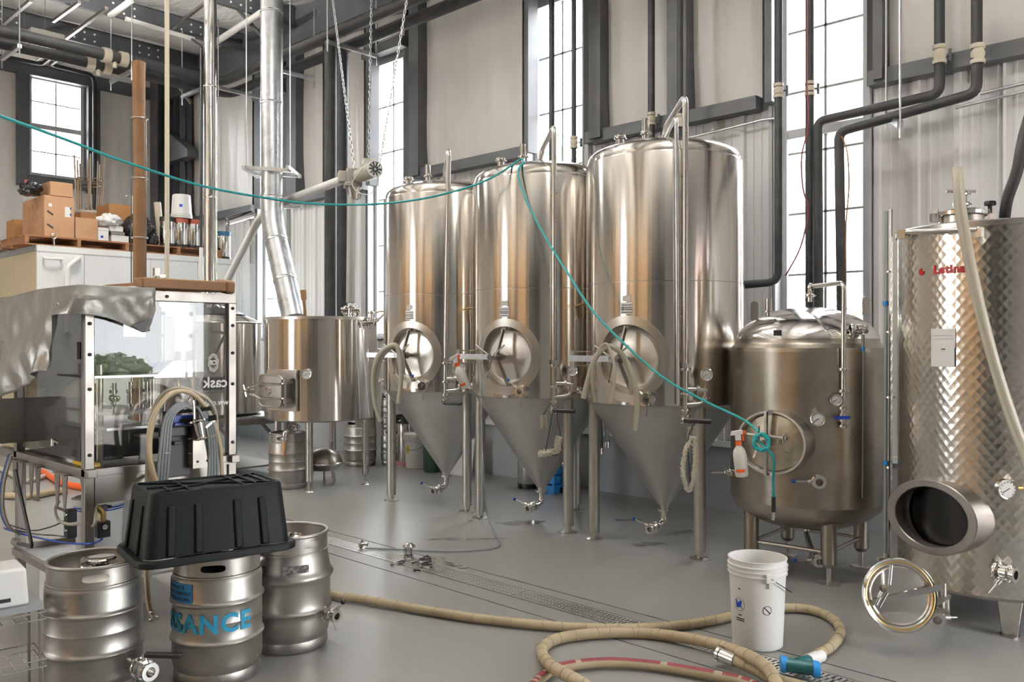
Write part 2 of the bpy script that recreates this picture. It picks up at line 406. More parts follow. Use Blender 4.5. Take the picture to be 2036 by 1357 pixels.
# columns and girts (painted steel)
def ibeam(a, b, w, h, t=.014, up=(0, 0, 1)):               # I section from a to b, depth h along up
    a, b, up = V(a), V(b), V(up); m = MB(); o = up*(h/2-t/2)
    m.bar(a+o, b+o, w, t, up); m.bar(a-o, b-o, w, t, up); m.bar(a, b, t, h, up); return m
def jamb(px0, px1, z0=GIRT, z1=ZT, y=YW-.12, d=.16, mt='dark', nm='column'):
    x0, x1 = wx(px0, y-d/2), wx(px1, y-d/2)
    return part(nm, MB().box(((x0+x1)/2, y, (z0+z1)/2), (x1-x0, d, z1-z0)), M[mt], wb)
COLS = [(505, 516), (569, 588), (727, 735), (812, 831), (1042, 1050), (1170, 1193), (1326, 1364), (1520, 1534), (1735, 1754)]
for a, b in COLS: jamb(a, b)
for a, b, z in ((505, 516, WZ0), (570, 578, WZ0), (727, 735, WZ0), (812, 820, WZ0), (1042, 1048, WZ0), (1170, 1178, WZ0), (1536, 1542, WZ0), (1728, 1736, WZ0)):
    x0, x1 = wx(a), wx(b); part('jamb_trim', MB().box(((x0+x1)/2, YW-.045, (CURB+GIRT)/2+.3), (x1-x0, .06, GIRT-CURB-.62)), M['frameW'], wb)
spans = [(372, 505), (588, 727), (831, 1042), (1170, 1510), (1731, 2400)]
for a, b in spans:
    y = YW-.1; x0, x1 = wx(a, y), wx(b, y) if b < 2100 else XR
    part('girt', MB().box(((x0+x1)/2, y, GIRT+.03), (x1-x0, .13, .12)).box(((x0+x1)/2, y-.06, GIRT+.075), (x1-x0, .012, .03)), M['dark'], wb)
ins = [(330, 505), (588, 645), (676, 727), (831, 1042), (1193, 1330), (1362, 1519), (1754, 2400)]
for i, (a, b) in enumerate(ins):
    x0, x1 = wx(a), wx(b) if b < 2100 else XR
    n = max(1, round((x1-x0)/1.25)); e = (x1-x0)/n
    for j in range(n): part('insulation_panel', insulation(x0+e*j, x0+e*(j+1), GIRT+.09, ZT, YW, .03, ph=i*2+j), M['insul'], wb, sharp=60)
# over-window panels and heads
for k, (a, b) in enumerate(WIN):
    part('window_head', MB().box(((a+b)/2, YW-.07, WZ1+.09), (b-a+.1, .14, .13)), M['dark'], wb)
    part('insulation_panel', insulation(a, b, WZ1+.15, ZT, YW, .05, ph=k), M['insul'], wb, sharp=60)
# windows
def window(n, w, h, fn, cols, rows, transom=None):
    """fn maps (u along the wall, outwards depth, z) -> world matrix basis"""
    m0 = fn; fr = MB(); t = .055
    def bx(mb, u0, u1, z0, z1, d0, d1):
        vs = [m0(u, d, z) for z in (z0, z1) for u, d in ((u0, d0), (u1, d0), (u1, d1), (u0, d1))]
        mb.add(vs, [(3, 2, 1, 0), (4, 5, 6, 7), (0, 1, 5, 4), (1, 2, 6, 5), (2, 3, 7, 6), (3, 0, 4, 7)])
    bx(fr, 0, t, 0, h, 0, .1); bx(fr, w-t, w, 0, h, 0, .1); bx(fr, t, w-t, 0, t, 0, .1); bx(fr, t, w-t, h-t, h, 0, .1)
    root = struct('window_%d' % n, fr, M['frameW'], sharp=20)
    if transom:
        q = MB(); bx(q, t, w-t, transom-.04, transom+.04, .01, .09); part('transom_bar', q, M['frameW'], root, sharp=20)
    for i in range(1, cols):
        q = MB(); u = w*i/cols; bx(q, u-.011, u+.011, t, h-t, .035, .06); part('glazing_bar', q, M['muntin'], root, sharp=20)
    for j in range(1, rows):
        q = MB(); z = h*j/rows
        if transom and abs(z-transom) < .1: continue
        bx(q, t, w-t, z-.009, z+.009, .035, .06); part('glazing_bar', q, M['muntin'], root, sharp=20)
    for i in range(cols):
        for j in range(rows):
            q = MB(); u0 = w*i/cols; u1 = w*(i+1)/cols; z0 = h*j/rows; z1 = h*(j+1)/rows
            q.add([m0(u0, .05, z0), m0(u1, .05, z0), m0(u1, .05, z1), m0(u0, .05, z1)], [(0, 1, 2, 3)]); part('pane', q, M['pane'], root)
    return root
for k, (a, b) in enumerate(WIN):
    w = b-a; window(k+1, w, WZ1-WZ0, (lambda a: lambda u, d, z: V((a+u, YW+.05+d, WZ0+z)))(a), 2, (6, 6, 6, 7)[k], (None, None, None, 1.8)[k])
    part('reveal', MB().box((a-.012, YW+.04, (WZ0+WZ1)/2), (.02, .2, WZ1-WZ0)).box((b+.012, YW+.04, (WZ0+WZ1)/2), (.02, .2, WZ1-WZ0)).box(((a+b)/2, YW+.04, WZ0-.012), (w, .2, .02)), M['frameW'], wb)
    area('portal', ((a+b)/2, YW+.3, (WZ0+WZ1)/2), (w, WZ1-WZ0), 1, (-PI/2, 0, 0), portal=True)
# left wall ----------------------------------------------------------------
ly = lambda px: PX(px, 500, XL).y
LW = (ly(57), ly(168), 4.33, 6.0)
GL = PX(200, 170, XL).z
wl = struct('wall_left', hole_wall(lambda u, z, t: V((XL-.06-t, u, z)), YF-.3, YW+.3, 0, ZT+.3, [LW], .16), M['frameW'], sharp=20)
struct('curb', MB().box((XL-.04, (YF+YW)/2, CURB/2), (.26, YW-YF, CURB)), M['wallblk'], wl)
def ins_l(y0, y1, z0, z1, ph=0):
    m = insulation(y0, y1, z0, z1, 0, .03, ph=ph); m.v = [V((XL-p.y-.02, p.x, p.z)) for p in m.v]; return m
zg = 6.03
for i, (y0, y1, z0, z1) in enumerate([(YF, -2, CURB, ZT), (-2, 1, CURB, ZT), (1, 3, CURB, zg), (3, LW[0]-.08, CURB, zg), (LW[0]-.08, LW[1]+.08, CURB, LW[2]-.1), (LW[1]+.08, 6.5, CURB, zg), (6.5, YW, CURB, zg), (1, 3.2, zg, ZT), (3.2, 5.3, zg, ZT), (5.3, YW, zg, ZT)]):
    part('insulation_panel', ins_l(y0, y1, z0, z1, i), M['insul'], wl, sharp=60)
part('girt', MB().box((XL+.07, (YF+YW)/2, zg+.03), (.13, YW-YF, .2)), M['dark'], wl)
part('girt', MB().box((XL+.07, (YF+LW[0])/2, 3.05), (.13, LW[0]-YF, .16)), M['dark'], wl)
for y0, y1 in ((LW[0]-.2, LW[0]-.02), (LW[1]+.02, LW[1]+.22)): part('jamb', MB().box((XL+.06, (y0+y1)/2, (LW[2]+zg)/2-.05), (.12, y1-y0, zg-LW[2]+.3)), M['dark'], wl)
part('window_sill', MB().box((XL+.07, (LW[0]+LW[1])/2, LW[2]-.09), (.16, LW[1]-LW[0]+.1, .14)), M['dark'], wl)
window(5, LW[1]-LW[0], LW[3]-LW[2], lambda u, d, z: V((XL-.02-d, LW[0]+u, LW[2]+z)), 2, 4, .84)
area('portal', (XL-.35, (LW[0]+LW[1])/2, (LW[2]+LW[3])/2), (LW[1]-LW[0], LW[3]-LW[2]), 1, (0, -PI/2, 0), portal=True)
# corner column and knee brace
cc = thing('corner_column', 'dark grey steel column with haunch in the far corner', 'column', (XL+.3, YW-.3, 0)); cc['kind'] = 'structure'; del cc['category']
part('shaft', ibeam((XL+.28, YW-.32, 0), (XL+.28, YW-.32, ZT), .3, .45, .02, (0, 1, 0)), M['dark'], cc, world=True)
part('shaft', ibeam((XL+.75, YW-.22, 0), (XL+.75, YW-.22, 5.9), .22, .25, .016, (1, 0, 0)), M['dark'], cc, world=True)
part('haunch_bracket', MB().prism([(0, 0), (.9, 0), (.9, .12), (.12, .55), (0, .55)], -.1, .1, MX.Translation((XL+.5, YW-.35, 4.75)) @ MX.Rotation(PI/2, 4, 'X')), M['dark'], cc, world=True)
# eave beam, purlins, roof
eb = struct('trim_1', ibeam((XL, YW-.32, 6.2), (XR, YW-.32, 6.2), .2, .62, .018), M['dark'])
struct('trim_2', ibeam((XL+.2, YF, ZT-.1), (XL+.2, YW, ZT-.1), .12, .16, .012), M['dark'])
ce = MB()
for i in range(13):
    x0 = XL-.2+i*1.55; ce.grid(lambda u, v: V((x0+1.55*u, YF+(YW+.2-YF)*v, ZT-.02-.10*(4*u*(1-u))-.02*math.sin(v*60+i)*(4*u*(1-u))-.012*math.sin(v*33+u*5))), 8, 60)
ceil = struct('ceiling', ce, M['ceil'], sharp=60)
struct('roof_deck', MB().box(((XL+XR)/2, (YF+YW)/2, ZT+.35), (XR-XL+.8, YW-YF+.8, .1)), M['dark'], ceil)
pu = MB(); L = YW-YF-.35
pu.bar((0, 0, .13), (0, L, .13), .075, .012); pu.bar((.03, 0, -.13), (.03, L, -.13), .075, .012); pu.bar((0, 0, 0), (0, L, 0), .012, .26); pu.bar((.066, 0, -.115), (.066, L, -.115), .008, .03)
bolts = MB()
for y in (L-3.4, L-3.2, L-3.0, L-2.8, L-2.0, L-1.85, L-1.7, L-1.0, L-.85, L-.7, L-5.6, L-5.4, L-5.2):
    for z in (-.05, .06): bolts.cyl((.004, y, z), (.012, y, z), .016, n=8)
pl0 = bl0 = None
for i in range(10):
    x = -14.0+1.5*i
    if pl0 is None: pl0 = o = part('purlin', pu, M['dark'], ceil); bl0 = part('bolt_holes', bolts, M['ceil'], o, kind='stuff')
    else:
        o = pl0.copy(); COL.objects.link(o); b = bl0.copy(); COL.objects.link(b); b.parent = o
    o.location = (x, YF, ZT-.24)
# brace angles under the roof
for (a, b) in (((400, 5), (345, 72)), ((455, 8), (535, 80)), ((100, 72), (210, 0)), ((130, 90), (200, 15)), ((0, 55), (60, 0))):
    pass
# walls behind the viewer: a warm timber wall opposite the tanks, a roller-door opening to the street
tan = mat('warm_timber', (.56, .36, .19), .6, stretch=(6, 6, .6), var=(2.4, (.46, .28, .14), .4, .7))
tan2 = mat('pale_timber', (.70, .56, .40), .6); tan3 = mat('dark_timber', (.30, .17, .09), .6)
GD = (3.9, 6.7, 0, 3.3)
wf = struct('wall_front', hole_wall(lambda u, z, t: V((u, YF-.06-t, z)), XL-.3, XR+.3, 0, ZT+.3, [(-9.6, -8.2, .9, 4.6)], .16), M['insul'], sharp=20)
x = XL
while x < XR:
    w = .145
    if not any(a-.1 < x+w/2 < b+.1 for a, b in ((-9.6, -8.2),)): part('wall_board', MB().box((x+w/2, YF-.03-.004*(int(x*7) % 3), 2.5), (w-.008, .04, 5)), random.choice((tan, tan, tan2, tan3)) if x < -.6 else M['dark'], wf)
    x += w
for x in (-13, -10.2, -7.3, -4.6, -1.2, 1.8): part('column', ibeam((x, YF+.15, 0), (x, YF+.15, ZT), .2, .3, .02, (0, 1, 0)), M['dark'], wf)
window(6, 1.4, 3.7, lambda u, d, z: V((-9.6+u, YF-.05-d, .9+z)), 2, 5)
for x, w in ((-8.9, 1.4),): area('portal', (x, YF-.3, 2.75), (w, 3.7), 1, (PI/2, 0, 0), portal=True)
wr = struct('wall_right', hole_wall(lambda u, z, t: V((XR+.06+t, u, z)), YF-.3, YW+.3, 0, ZT+.3, [GD], .16), M['frameW'], sharp=20)
struct('door_1', MB().box((XR+.1, (GD[0]+GD[1])/2, GD[3]+.2), (.3, GD[1]-GD[0]+.2, .4)).box((XR+.02, GD[0]-.05, 1.65), (.1, .1, 3.3)).box((XR+.02, GD[1]+.05, 1.65), (.1, .1, 3.3)), M['dark'])
area('portal', (XR+.4, (GD[0]+GD[1])/2, 1.65), (3.3, GD[1]-GD[0]), 1, (0, PI/2, 0), portal=True)
# ---------------------------------------------------------------- outside
gm = mat('street_paving', (.45, .40, .36), .85, var=(.6, (.5, .46, .42), .4, .7))
o = struct('ground', MB().box((-6, 8, -.40), (90, 70, .3)), gm)
def brick_mat():
    m = mat('pale_brick', (.60, .40, .33), .85); N = m.node_tree.nodes; L = m.node_tree.links
    t = N.new('ShaderNodeTexCoord'); sp = N.new('ShaderNodeSeparateXYZ'); cb = N.new('ShaderNodeCombineXYZ'); L.new(t.outputs['Object'], sp.inputs[0]); L.new(sp.outputs['X'], cb.inputs['X']); L.new(sp.outputs['Z'], cb.inputs['Y'])
    b = N.new('ShaderNodeTexBrick'); b.inputs['Scale'].default_value = 1; b.inputs['Brick Width'].default_value = .22; b.inputs['Row Height'].default_value = .075; b.inputs['Mortar Size'].default_value = .008
    b.inputs['Color1'].default_value = (.84, .70, .64, 1); b.inputs['Color2'].default_value = (.78, .62, .56, 1); b.inputs['Mortar'].default_value = (.84, .82, .80, 1)
    L.new(cb.outputs[0], b.inputs['Vector']); L.new(b.outputs['Color'], N['Principled BSDF'].inputs['Base Color']); return m
BR = brick_mat()
bb = thing('brick_building', 'pale red brick building seen through the windows across the street', 'building', (-4, 16, 0))
YB = 16.0
part('wall', hole_wall(lambda u, z, t: V((u, YB+t, z)), -9.5, 6, 0, 6.6, [(x, x+1.0, z, z+1.5) for x in (-8.4, -6.2, -4.0, -1.8, .4, 2.6) for z in (.9, 3.6)], .3), BR, bb, world=True, sharp=20)
part('back_wall', MB().box((-1.75, YB+3, 3.3), (15.5, .2, 6.6)), M['muntin'], bb, world=True)
stone = mat('pale_stone', (.62, .58, .54), .8)
part('band_course', MB().box((-1.75, YB-.03, 2.85), (15.5, .12, .22)).box((-1.75, YB-.05, 6.6), (15.7, .5, .25)), stone, bb, world=True)
bgl = mat('reflecting_glass', (.35, .42, .48), .08, spec=.8)
for x in (-8.4, -6.2, -4.0, -1.8, .4, 2.6):
    for z in (.9, 3.6):
        fr = MB().box((x+.5, YB+.14, z+.75), (.05, .06, 1.5)).box((x+.5, YB+.14, z+.75), (1, .06, .05)).box((x+.5, YB+.05, z-.05), (1.15, .22, .1))
        for q in (.03, .97): fr.box((x+q, YB+.14, z+.75), (.06, .06, 1.5)); fr.box((x+.5, YB+.14, z+1.5*q), (1, .06, .06))
        f = part('window', fr, stone, bb, world=True)
        part('pane', MB().box((x+.5, YB+.17, z+.75), (.95, .01, 1.45)), bgl, f, world=True)
part('window_awning', MB().box((-2.2, YB-.35, 2.2), (9.5, .7, .12)), M['dark'], bb, world=True)
dkb = mat('dark_brick', (.16, .09, .07), .85)
ob = dup(bb, label='dark brick building across the street, added to screen sky from the roller door', loc=(XR+17, 5, 0), rz=-PI/2)  # added to block sky beyond the roller door and dim its reflection
for ch in ob.children:
    if ch.name.startswith('wall'): ch.data = ch.data.copy(); ch.data.materials[0] = dkb
leaf = mat('leaf_green', (.30, .38, .20), .6, var=(3, (.40, .48, .28), .4, .7)); bark = mat('bark', (.16, .11, .08), .9)
def tree(nm, lab, x, y, h, r, z0, n, cat='tree'):
    t = thing(nm, lab, cat, (x, y, -.1)); q = MB()
    for i in range(n):
        while True:
            p = V((random.uniform(-1, 1), random.uniform(-1, 1), random.uniform(-1, 1)))
            if .25 < p.length < 1: break
        c = V((p.x*r, p.y*r, z0+(h-z0)*(p.z*.5+.5))); s = .07+.05*random.random(); a = V((random.gauss(0, 1), random.gauss(0, 1), random.gauss(0, 1))).normalized(); u, w, d = frame(a)
        q.add([c-u*s, c+w*s*.5, c+u*s, c-w*s*.5], [(0, 1, 2, 3)])
    part('foliage', q, leaf, t, kind='stuff')
    tr = MB().tube([(0, 0, 0), (.05, 0, z0), (0, .05, z0+(h-z0)*.7)], [.12*h/5, .09*h/5, .02], 8)
    for k in range(5): a = k*1.3; tr.tube([(.03, 0, z0*.9+.2*k), (r*.6*math.cos(a), r*.6*math.sin(a), z0+(h-z0)*.45)], [.05*h/5, .012], 6)
    part('trunk', tr, bark, t)
c = PY(1130, 270, 11); tree('street_tree', 'small leafy tree outside the tall window behind the middle fermenter', c.x, 11, 4.9, 1.0, 2.2, 1500)
c = PY(1590, 590, 12.5); tree('street_shrub', 'leafy bush outside the window above the low tank', c.x, 12.5, 2.5, 1.3, .5, 1500, 'shrub')
tree('clipped_bush', 'bright green bush outside the open roller door', XR+6.5, 7.7, 1.4, .85, .15, 1600, 'shrub')
# ---------------------------------------------------------------- fittings
def tri_clamp(m, p, d, r):                                  # clamp ring with wing nut
    p, d = V(p), V(d).normalized(); u, w, _ = frame(d)
    m.lathe([(r*.8, -.011), (r, -.009), (r*1.04, 0), (r, .009), (r*.8, .011)], 18, p, d)
    q = p+w*r*1.05; m.cyl(q-u*.006, q+u*.03, .0045, n=6); m.bar(q+u*.02-w*.014, q+u*.02+w*.014, .007, .005)
def valve(par, p, d, lever, r=.026, knob='blue', L=.085, nm='butterfly_valve', tail=None):
    """butterfly valve centred on p, bore along d, lever a vector"""
    p, d, lv = V(p), V(d).normalized(), V(lever); m = MB()
    m.lathe([(r*.7, -.05), (r*1.3, -.05), (r*1.3, -.04), (r*.9, -.034), (r*.9, -.02), (r*1.45, -.014), (r*1.45, .014), (r*.9, .02), (r*.9, .034), (r*1.3, .04), (r*1.3, .05), (r*.72, .05), (r*.68, -.02), (0, -.02)], 20, p, d)
    tri_clamp(m, p-d*.045, d, r*1.5)
    for k in range(4):
        u, w, _ = frame(d); a = k*PI/2+.6; q = p+(u*math.cos(a)+w*math.sin(a))*r*1.3; m.cyl(q-d*.022, q+d*.022, .006, n=6)
    l = lv.normalized(); m.cyl(p+l*r*1.2, p+l*(r*1.2+.035), .014, .012, n=12)
    o = part(nm, m, M['polish'], par)
    if tail: m2 = MB().cyl(p, p+V(tail), .007, n=8); part('drain_stem', m2, M['steel'], o)
    h = MB().cyl(p+l*(r*1.2+.02), p+l*(r*1.2+.02)+lv, .005, n=8); part('lever', h, M['steel'], o)
    if knob: part('knob', MB().ball(p+l*(r*1.2+.02)+lv, .014, 12), M[knob], o, label={'blue': 'blue ball knob', 'black': 'black ball knob'}[knob])
    return o
def gauge(par, p, d, r=.045, stem=None, nm='gauge', th=.03):
    p, d = V(p), V(d).normalized(); m = MB().lathe([(0, -th), (r*.9, -th), (r, -th*.8), (r, 0), (r*1.06, .004), (r*1.0, .01), (r*.9, .008), (r*.88, .002), (0, .002)], 24, p, d)
    if stem is not None: m.cyl(p-d*th*.5, V(stem), .011, n=8)
    o = part(nm, m, M['polish'], par)
    part('dial', MB().lathe([(0, .0035), (r*.87, .0035)], 24, p, d), M['gaugeface'], o)
    u, w, _ = frame(d); n = MB().bar(p+d*.005-u*r*.2-w*r*.1, p+d*.005+u*r*.55+w*r*.35, .004, .002)
    for k in range(11): a = PI*.25+k*PI*.15; e = (u*math.sin(a)+w*math.cos(a)); n.bar(p+d*.0045+e*r*.66, p+d*.0045+e*r*.8, .003, .001, d)
    part('needle', n, M['ink'], o); return o
def az(b, r, z=0): b = math.radians(b); return V((r*math.sin(b), -r*math.cos(b), z))
def leg(par, b, rc, z1, r=.044, padr=.075, nm='leg', mt='cone'):
    p = az(b, rc)
    o = part(nm, MB().cyl((p.x, p.y, .055), (p.x, p.y, z1), r, n=20), M[mt], par)
    part('foot', MB().cyl((p.x, p.y, .012), (p.x, p.y, .07), r*.6, n=12).lathe([(0, 0), (padr, 0), (padr, .006), (r*.6, .018), (0, .018)], 24, (p.x, p.y, 0)), M['steel'], o)
def holed_shell(R, z0, z1, zc, rh, bw, hh, N=64, hx=1.0):
    """cylinder wall with a round hole centred on -Y at height zc; exact radial normals"""
    m = MB()
    def pt(s, z, r=R): b = s/R; return V((r*math.sin(b), -r*math.cos(b), z))
    def add(vs, fs):
        b = m.add(vs, fs)
        for i in range(b, len(m.v)): q = m.v[i]; m.n[i] = V((q.x, q.y, 0)).normalized()
    K = 5; vs = []
    lo, hi = zc-hh, zc+hh
    for k in range(K+1):
        t = k/K
        for i in range(N):
            a = 2*PI*(i+.5)/N; c, s_ = math.cos(a), math.sin(a); q = min(bw/abs(c) if abs(c) > 1e-6 else 9, hh/abs(s_) if abs(s_) > 1e-6 else 9)
            x = (1-t)*rh*hx*c+t*q*c; z = (1-t)*rh*s_+t*q*s_; vs.append(pt(x, zc+z))
    # snap corners of the outer ring
    for i in range(N):
        a = 2*PI*(i+.5)/N; an = [math.atan2(sy*hh, sx*bw) % (2*PI) for sx in (1, -1) for sy in (1, -1)]
        for q, (sx, sy) in zip(an, [(1, 1), (1, -1), (-1, 1), (-1, -1)]):
            if abs(a-q) < PI/N*1.01: vs[K*N+i] = pt(sx*bw, zc+sy*hh)
    add(vs, [(k*N+i, k*N+(i+1) % N, (k+1)*N+(i+1) % N, (k+1)*N+i) for k in range(K) for i in range(N)])
    n = 96; b0 = bw/R
    def cyl_part(t0, t1, za, zb, n):
        vv = []; 
        for z in (za, zb):
            for i in range(n+1): t = t0+(t1-t0)*i/n; vv.append(V((R*math.sin(t), -R*math.cos(t), z)))
        add(vv, [(i, i+1, n+2+i, n+1+i) for i in range(n)])
    cyl_part(b0, 2*PI-b0, lo, hi, n)
    if z1 > hi+1e-4: cyl_part(-PI, PI, hi, z1, n)
    if z0 < lo-1e-4: cyl_part(-PI, PI, z0, lo, n)
    return m
def curved_ring(R, zc, r0, r1, dr, N=64, prof=((0, 0), (.004, 1), (.996, 1), (1, 0)), hx=1.0):
    m = MB(); K = len(prof)
    for t, h in prof:
        r = r0+(r1-r0)*t; q = R+dr*h
        for i in range(N):
            a = 2*PI*i/N; s = r*hx*math.cos(a)/R; m.v.append(V((q*math.sin(s), -q*math.cos(s), zc+r*math.sin(a))))
    m.f = [(k*N+i, k*N+(i+1) % N, (k+1)*N+(i+1) % N, (k+1)*N+i) for k in range(K-1) for i in range(N)]; return m
def curved_plate(R, b0, b1, z0, z1, off=.003, n=8):
    m = MB()
    m.grid(lambda u, v: az(b0+(b1-b0)*u, R+off, z0+(z1-z0)*v), n, 1); m.grid(lambda u, v: az(b0+(b1-b0)*u, R-.002 if v < .5 else R+off, z0), n, 1); m.grid(lambda u, v: az(b0+(b1-b0)*u, R-.002 if v < .5 else R+off, z1), n, 1)
    return m
# ---------------------------------------------------------------- fermenters
FR = .605
def fermenter(label, loc, rz, lean=0, extra=False):
    t = thing('fermenter', label, 'fermentation tank', loc, rz, 'conical fermenters in a row')
    part('shell', holed_shell(FR, 1.105, 2.0, 1.44, .25, .36, .325), M['tank'], t)
    m = MB(); m.lathe([(FR, 2.004), (FR, 2.925), (FR-.004, 2.935), (FR-.014, 2.94)], 96); part('upper_shell', m, M['tank'], t)
    part('weld_seam', MB().lathe([(FR-.006, 1.995), (FR-.004, 2.002), (FR-.006, 2.009)], 96), M['cone'], t)
    part('dome', MB().lathe([(.592, 2.93), (.592, 2.95), (.588, 2.975), (.575, 3.0), (.55, 3.022), (.51, 3.04), (.42, 3.068), (.3, 3.095), (.16, 3.115), (0, 3.122)], 96), M['tank'], t)
    part('cone', MB().lathe([(FR-.002, 1.105), (FR-.012, 1.098), (FR-.03, 1.085), (.05, .30), (.035, .28), (.035, .25)], 96), M['cone'], t)
    part('manway_frame', curved_ring(FR, 1.44, .25, .315, .004), M['door'], t)
    ring = MB(); N = 64
    for k in range(2):
        for i in range(N):
            a = 2*PI*i/N; x = .25*math.cos(a); ring.v.append(V((x, -math.sqrt(FR*FR-x*x) if k == 0 else -.505, 1.44+.25*math.sin(a))))
    ring.f = [(i, (i+1) % N, N+(i+1) % N, N+i) for i in range(N)]
    part('manway_neck', ring, M['steel'], t)
    d = MB().lathe([(.25, 0), (.232, .004), (.226, .012), (.214, .016), (.204, .010), (.195, .008), (.12, .018), (0, .024)], 64, (0, -.505, 1.44), (0, -1, 0))
    door = part('manway_door', d, M['door'], t)
    a = MB().bar((-.01, -.60, 1.675), (-.035, -.665, 1.45), .034, .012, (1, 0, 0)).bar((-.035, -.665, 1.43), (.03, -.60, 1.215), .034, .012, (1, 0, 0)).cyl((-.035, -.545, 1.44), (-.035, -.72, 1.44), .017, n=14).cyl((-.02, -.545, 1.672), (.012, -.62, 1.672), .014, n=8).cyl((.02, -.545, 1.212), (.04, -.62, 1.212), .014, n=8).cyl((-.035, -.60, 1.44), (-.035, -.645, 1.44), .032, n=14)
    part('door_yoke', a, M['frame'], door)
    h = MB(); hub = V((-.04, -.735, 1.44)); h.cyl(hub+V((0, .03, 0)), hub-V((0, .03, 0)), .024, n=12)
    for ang in (35, 145, 262): q = V((math.cos(math.radians(ang)), -.15, math.sin(math.radians(ang)))); h.cyl(hub+q*.01, hub+q*.17, .0075, n=8)
    part('hand_wheel', h, M['polish'], door)
    part('swing_arm', MB().bar((-.44, -.665, 1.44), (-.05, -.665, 1.44), .03, .045), M['galv'], door)
    hg = MB().cyl((-.43, -.655, 1.38), (-.43, -.655, 1.50), .013, n=10)
    for z in (1.385, 1.49): hg.bar((-.43, -.655, z), (-.40, -.44, z), .035, .008)
    part('hinge', hg, M['steel'], t)
    lp = part('maker_plate', curved_plate(FR, -4.2, 4.2, 1.765, 1.85), M['white'], t, label='white maker plate with black bars')
    part('black_bars', curved_plate(FR, -3.9, 3.9, 1.829, 1.834, .004), M['ink'], lp); part('black_bars', curved_plate(FR, -3.9, 3.9, 1.776, 1.781, .004), M['ink'], lp)
    # maker's roundel and lines of print
    em = MB().torus(az(-2.9, FR+.004, 1.806), .011, .002, az(-2.9, 1), 16, 4); em.cyl(az(-2.9, FR+.0035, 1.799), az(-2.9, FR+.0035, 1.813), .0022, n=6)
    for zz, b0, b1 in ((1.812, -1.2, 3.8), (1.798, -1.2, 3.8)):
        b = b0
        while b < b1-.3:
            w = random.choice((.28, .38, .5)); em.v, em.f = em.v, em.f; em.add([az(b, FR+.0042, zz-.0035), az(b+w, FR+.0042, zz-.0035), az(b+w, FR+.0042, zz+.0035), az(b, FR+.0042, zz+.0035)], [(0, 1, 2, 3)]); b += w+.12
    part('maker_print', em, M['ink'], lp)
    part('paper_label', curved_plate(FR, -3.2, 3.2, 1.857, 1.90), mat('faded_label', (.60, .56, .50), .5) if 'faded_label' not in bpy.data.materials else bpy.data.materials['faded_label'], t, label='faded paper label')
    # CIP pipe up from the dome and down the front
    b = 39; p0 = az(b-14, .16, 3.08); p1 = az(b-8, .17, 3.20); p2 = az(b+lean*.6, .66, 3.30+.0*lean); p3 = az(b+lean, .665, 1.36); p4 = az(b+lean, .665, 1.06)
    part('cip_pipe', MB().tube(fillet([p0, p1, p2, p3, p4], .07, 7), .021, 14), M['steel'], t)
    part('cip_nozzle', MB().lathe([(.04, 0), (.04, .012), (.03, .016), (.03, .03)], 20, az(b-14, .16, 3.105)), M['polish'], t)
    for z in (1.37, 1.20, 1.085): pc = MB(); tri_clamp(pc, az(b+lean, .665, z), (0, 0, 1), .036); part('pipe_clamp', pc, M['polish'], t)
    pc = MB(); pc.box(az(b+lean, .665, 1.40), (.055, .055, .03), math.radians(b)).bar(az(b+lean, .60, 1.40), az(b+lean, .67, 1.40), .02, .02)
    part('pipe_bracket', pc, M['polish'], t)
    if extra: part('vent_tube', MB().tube(fillet([az(b-12, .4, 3.06), az(b-5.5, .655, 3.16), az(b-4.5, .665, 1.12)], .06, 6), .014, 12), M['galv'], t)
    v = part('isolation_valve', MB().lathe([(0, -.03), (.038, -.03), (.038, -.02), (.03, -.015), (.04, 0), (.03, .015), (.038, .02), (.038, .03), (0, .03)], 20, az(b+lean, .665, 1.02)), M['polish'], t)
    hd = MB().box((0, 0, 0), (.20, .024, .034)); q = math.radians(b+lean-32); hm = rotm('Z', q); hd.v = [hm @ (p+V((.07, 0, 0)))+az(b+lean, .72, 1.015) for p in hd.v]
    part('black_handle', hd, M['black'], v, label='black grip handle', bevel=.01)
    # side arm with gauge
    s0 = az(b+lean, .665, 1.23); s1 = az(b+lean+7, .69, 1.23); s2 = az(b+lean+12, .705, 1.22)
    sa = MB().tube([s0, s1, s2], .016, 10); tri_clamp(sa, s1, s2-s1, .03)
    sa.tube(fillet([az(b+lean+11, .70, 1.235), az(b+lean+11, .70, 1.13), az(b+lean, .67, 1.12)], .07, 6), .016, 10); tri_clamp(sa, az(b+lean+11, .70, 1.17), (0, 0, 1), .028)
    part('side_arm', sa, M['polish'], t)
    gauge(t, az(b+lean+11, .725, 1.335), az(b-18, 1), .042, az(b+lean+11, .70, 1.24), th=.025)
    # racking valve, left side valve, bottom outlet
    rk = az(16, FR+.045, 1.165)
    rm = MB().cyl(az(16, FR-.02, 1.165), az(16, FR+.03, 1.165), .028, n=18).lathe([(.028, 0), (.05, 0), (.05, .01), (.03, .014)], 20, az(16, FR, 1.165), az(16, 1)); part('racking_port', rm, M['polish'], t)
    valve(t, rk+az(16, .03), az(16, 1), V((-.075, 0, .055)), .03, tail=(0, -.01, -.13), nm='racking_valve')
    lv = az(-76, FR+.05, 1.165)
    valve(t, lv, az(-76, 1), V((0, -.05, .02)), .02, knob=None, nm='sample_valve')
    om = MB().lathe([(.036, 0), (.055, 0), (.055, .014), (.036, .014)], 20, (0, 0, .245)).tube(fillet([(0, 0, .25), (0, 0, .15), (-.02, -.10, .13)], .06, 7), .026, 14); part('outlet_elbow', om, M['polish'], t)
    valve(t, (-.028, -.13, .127), (-.15, -1, -.12), V((-.10, -.02, .04)), .028, nm='outlet_valve')
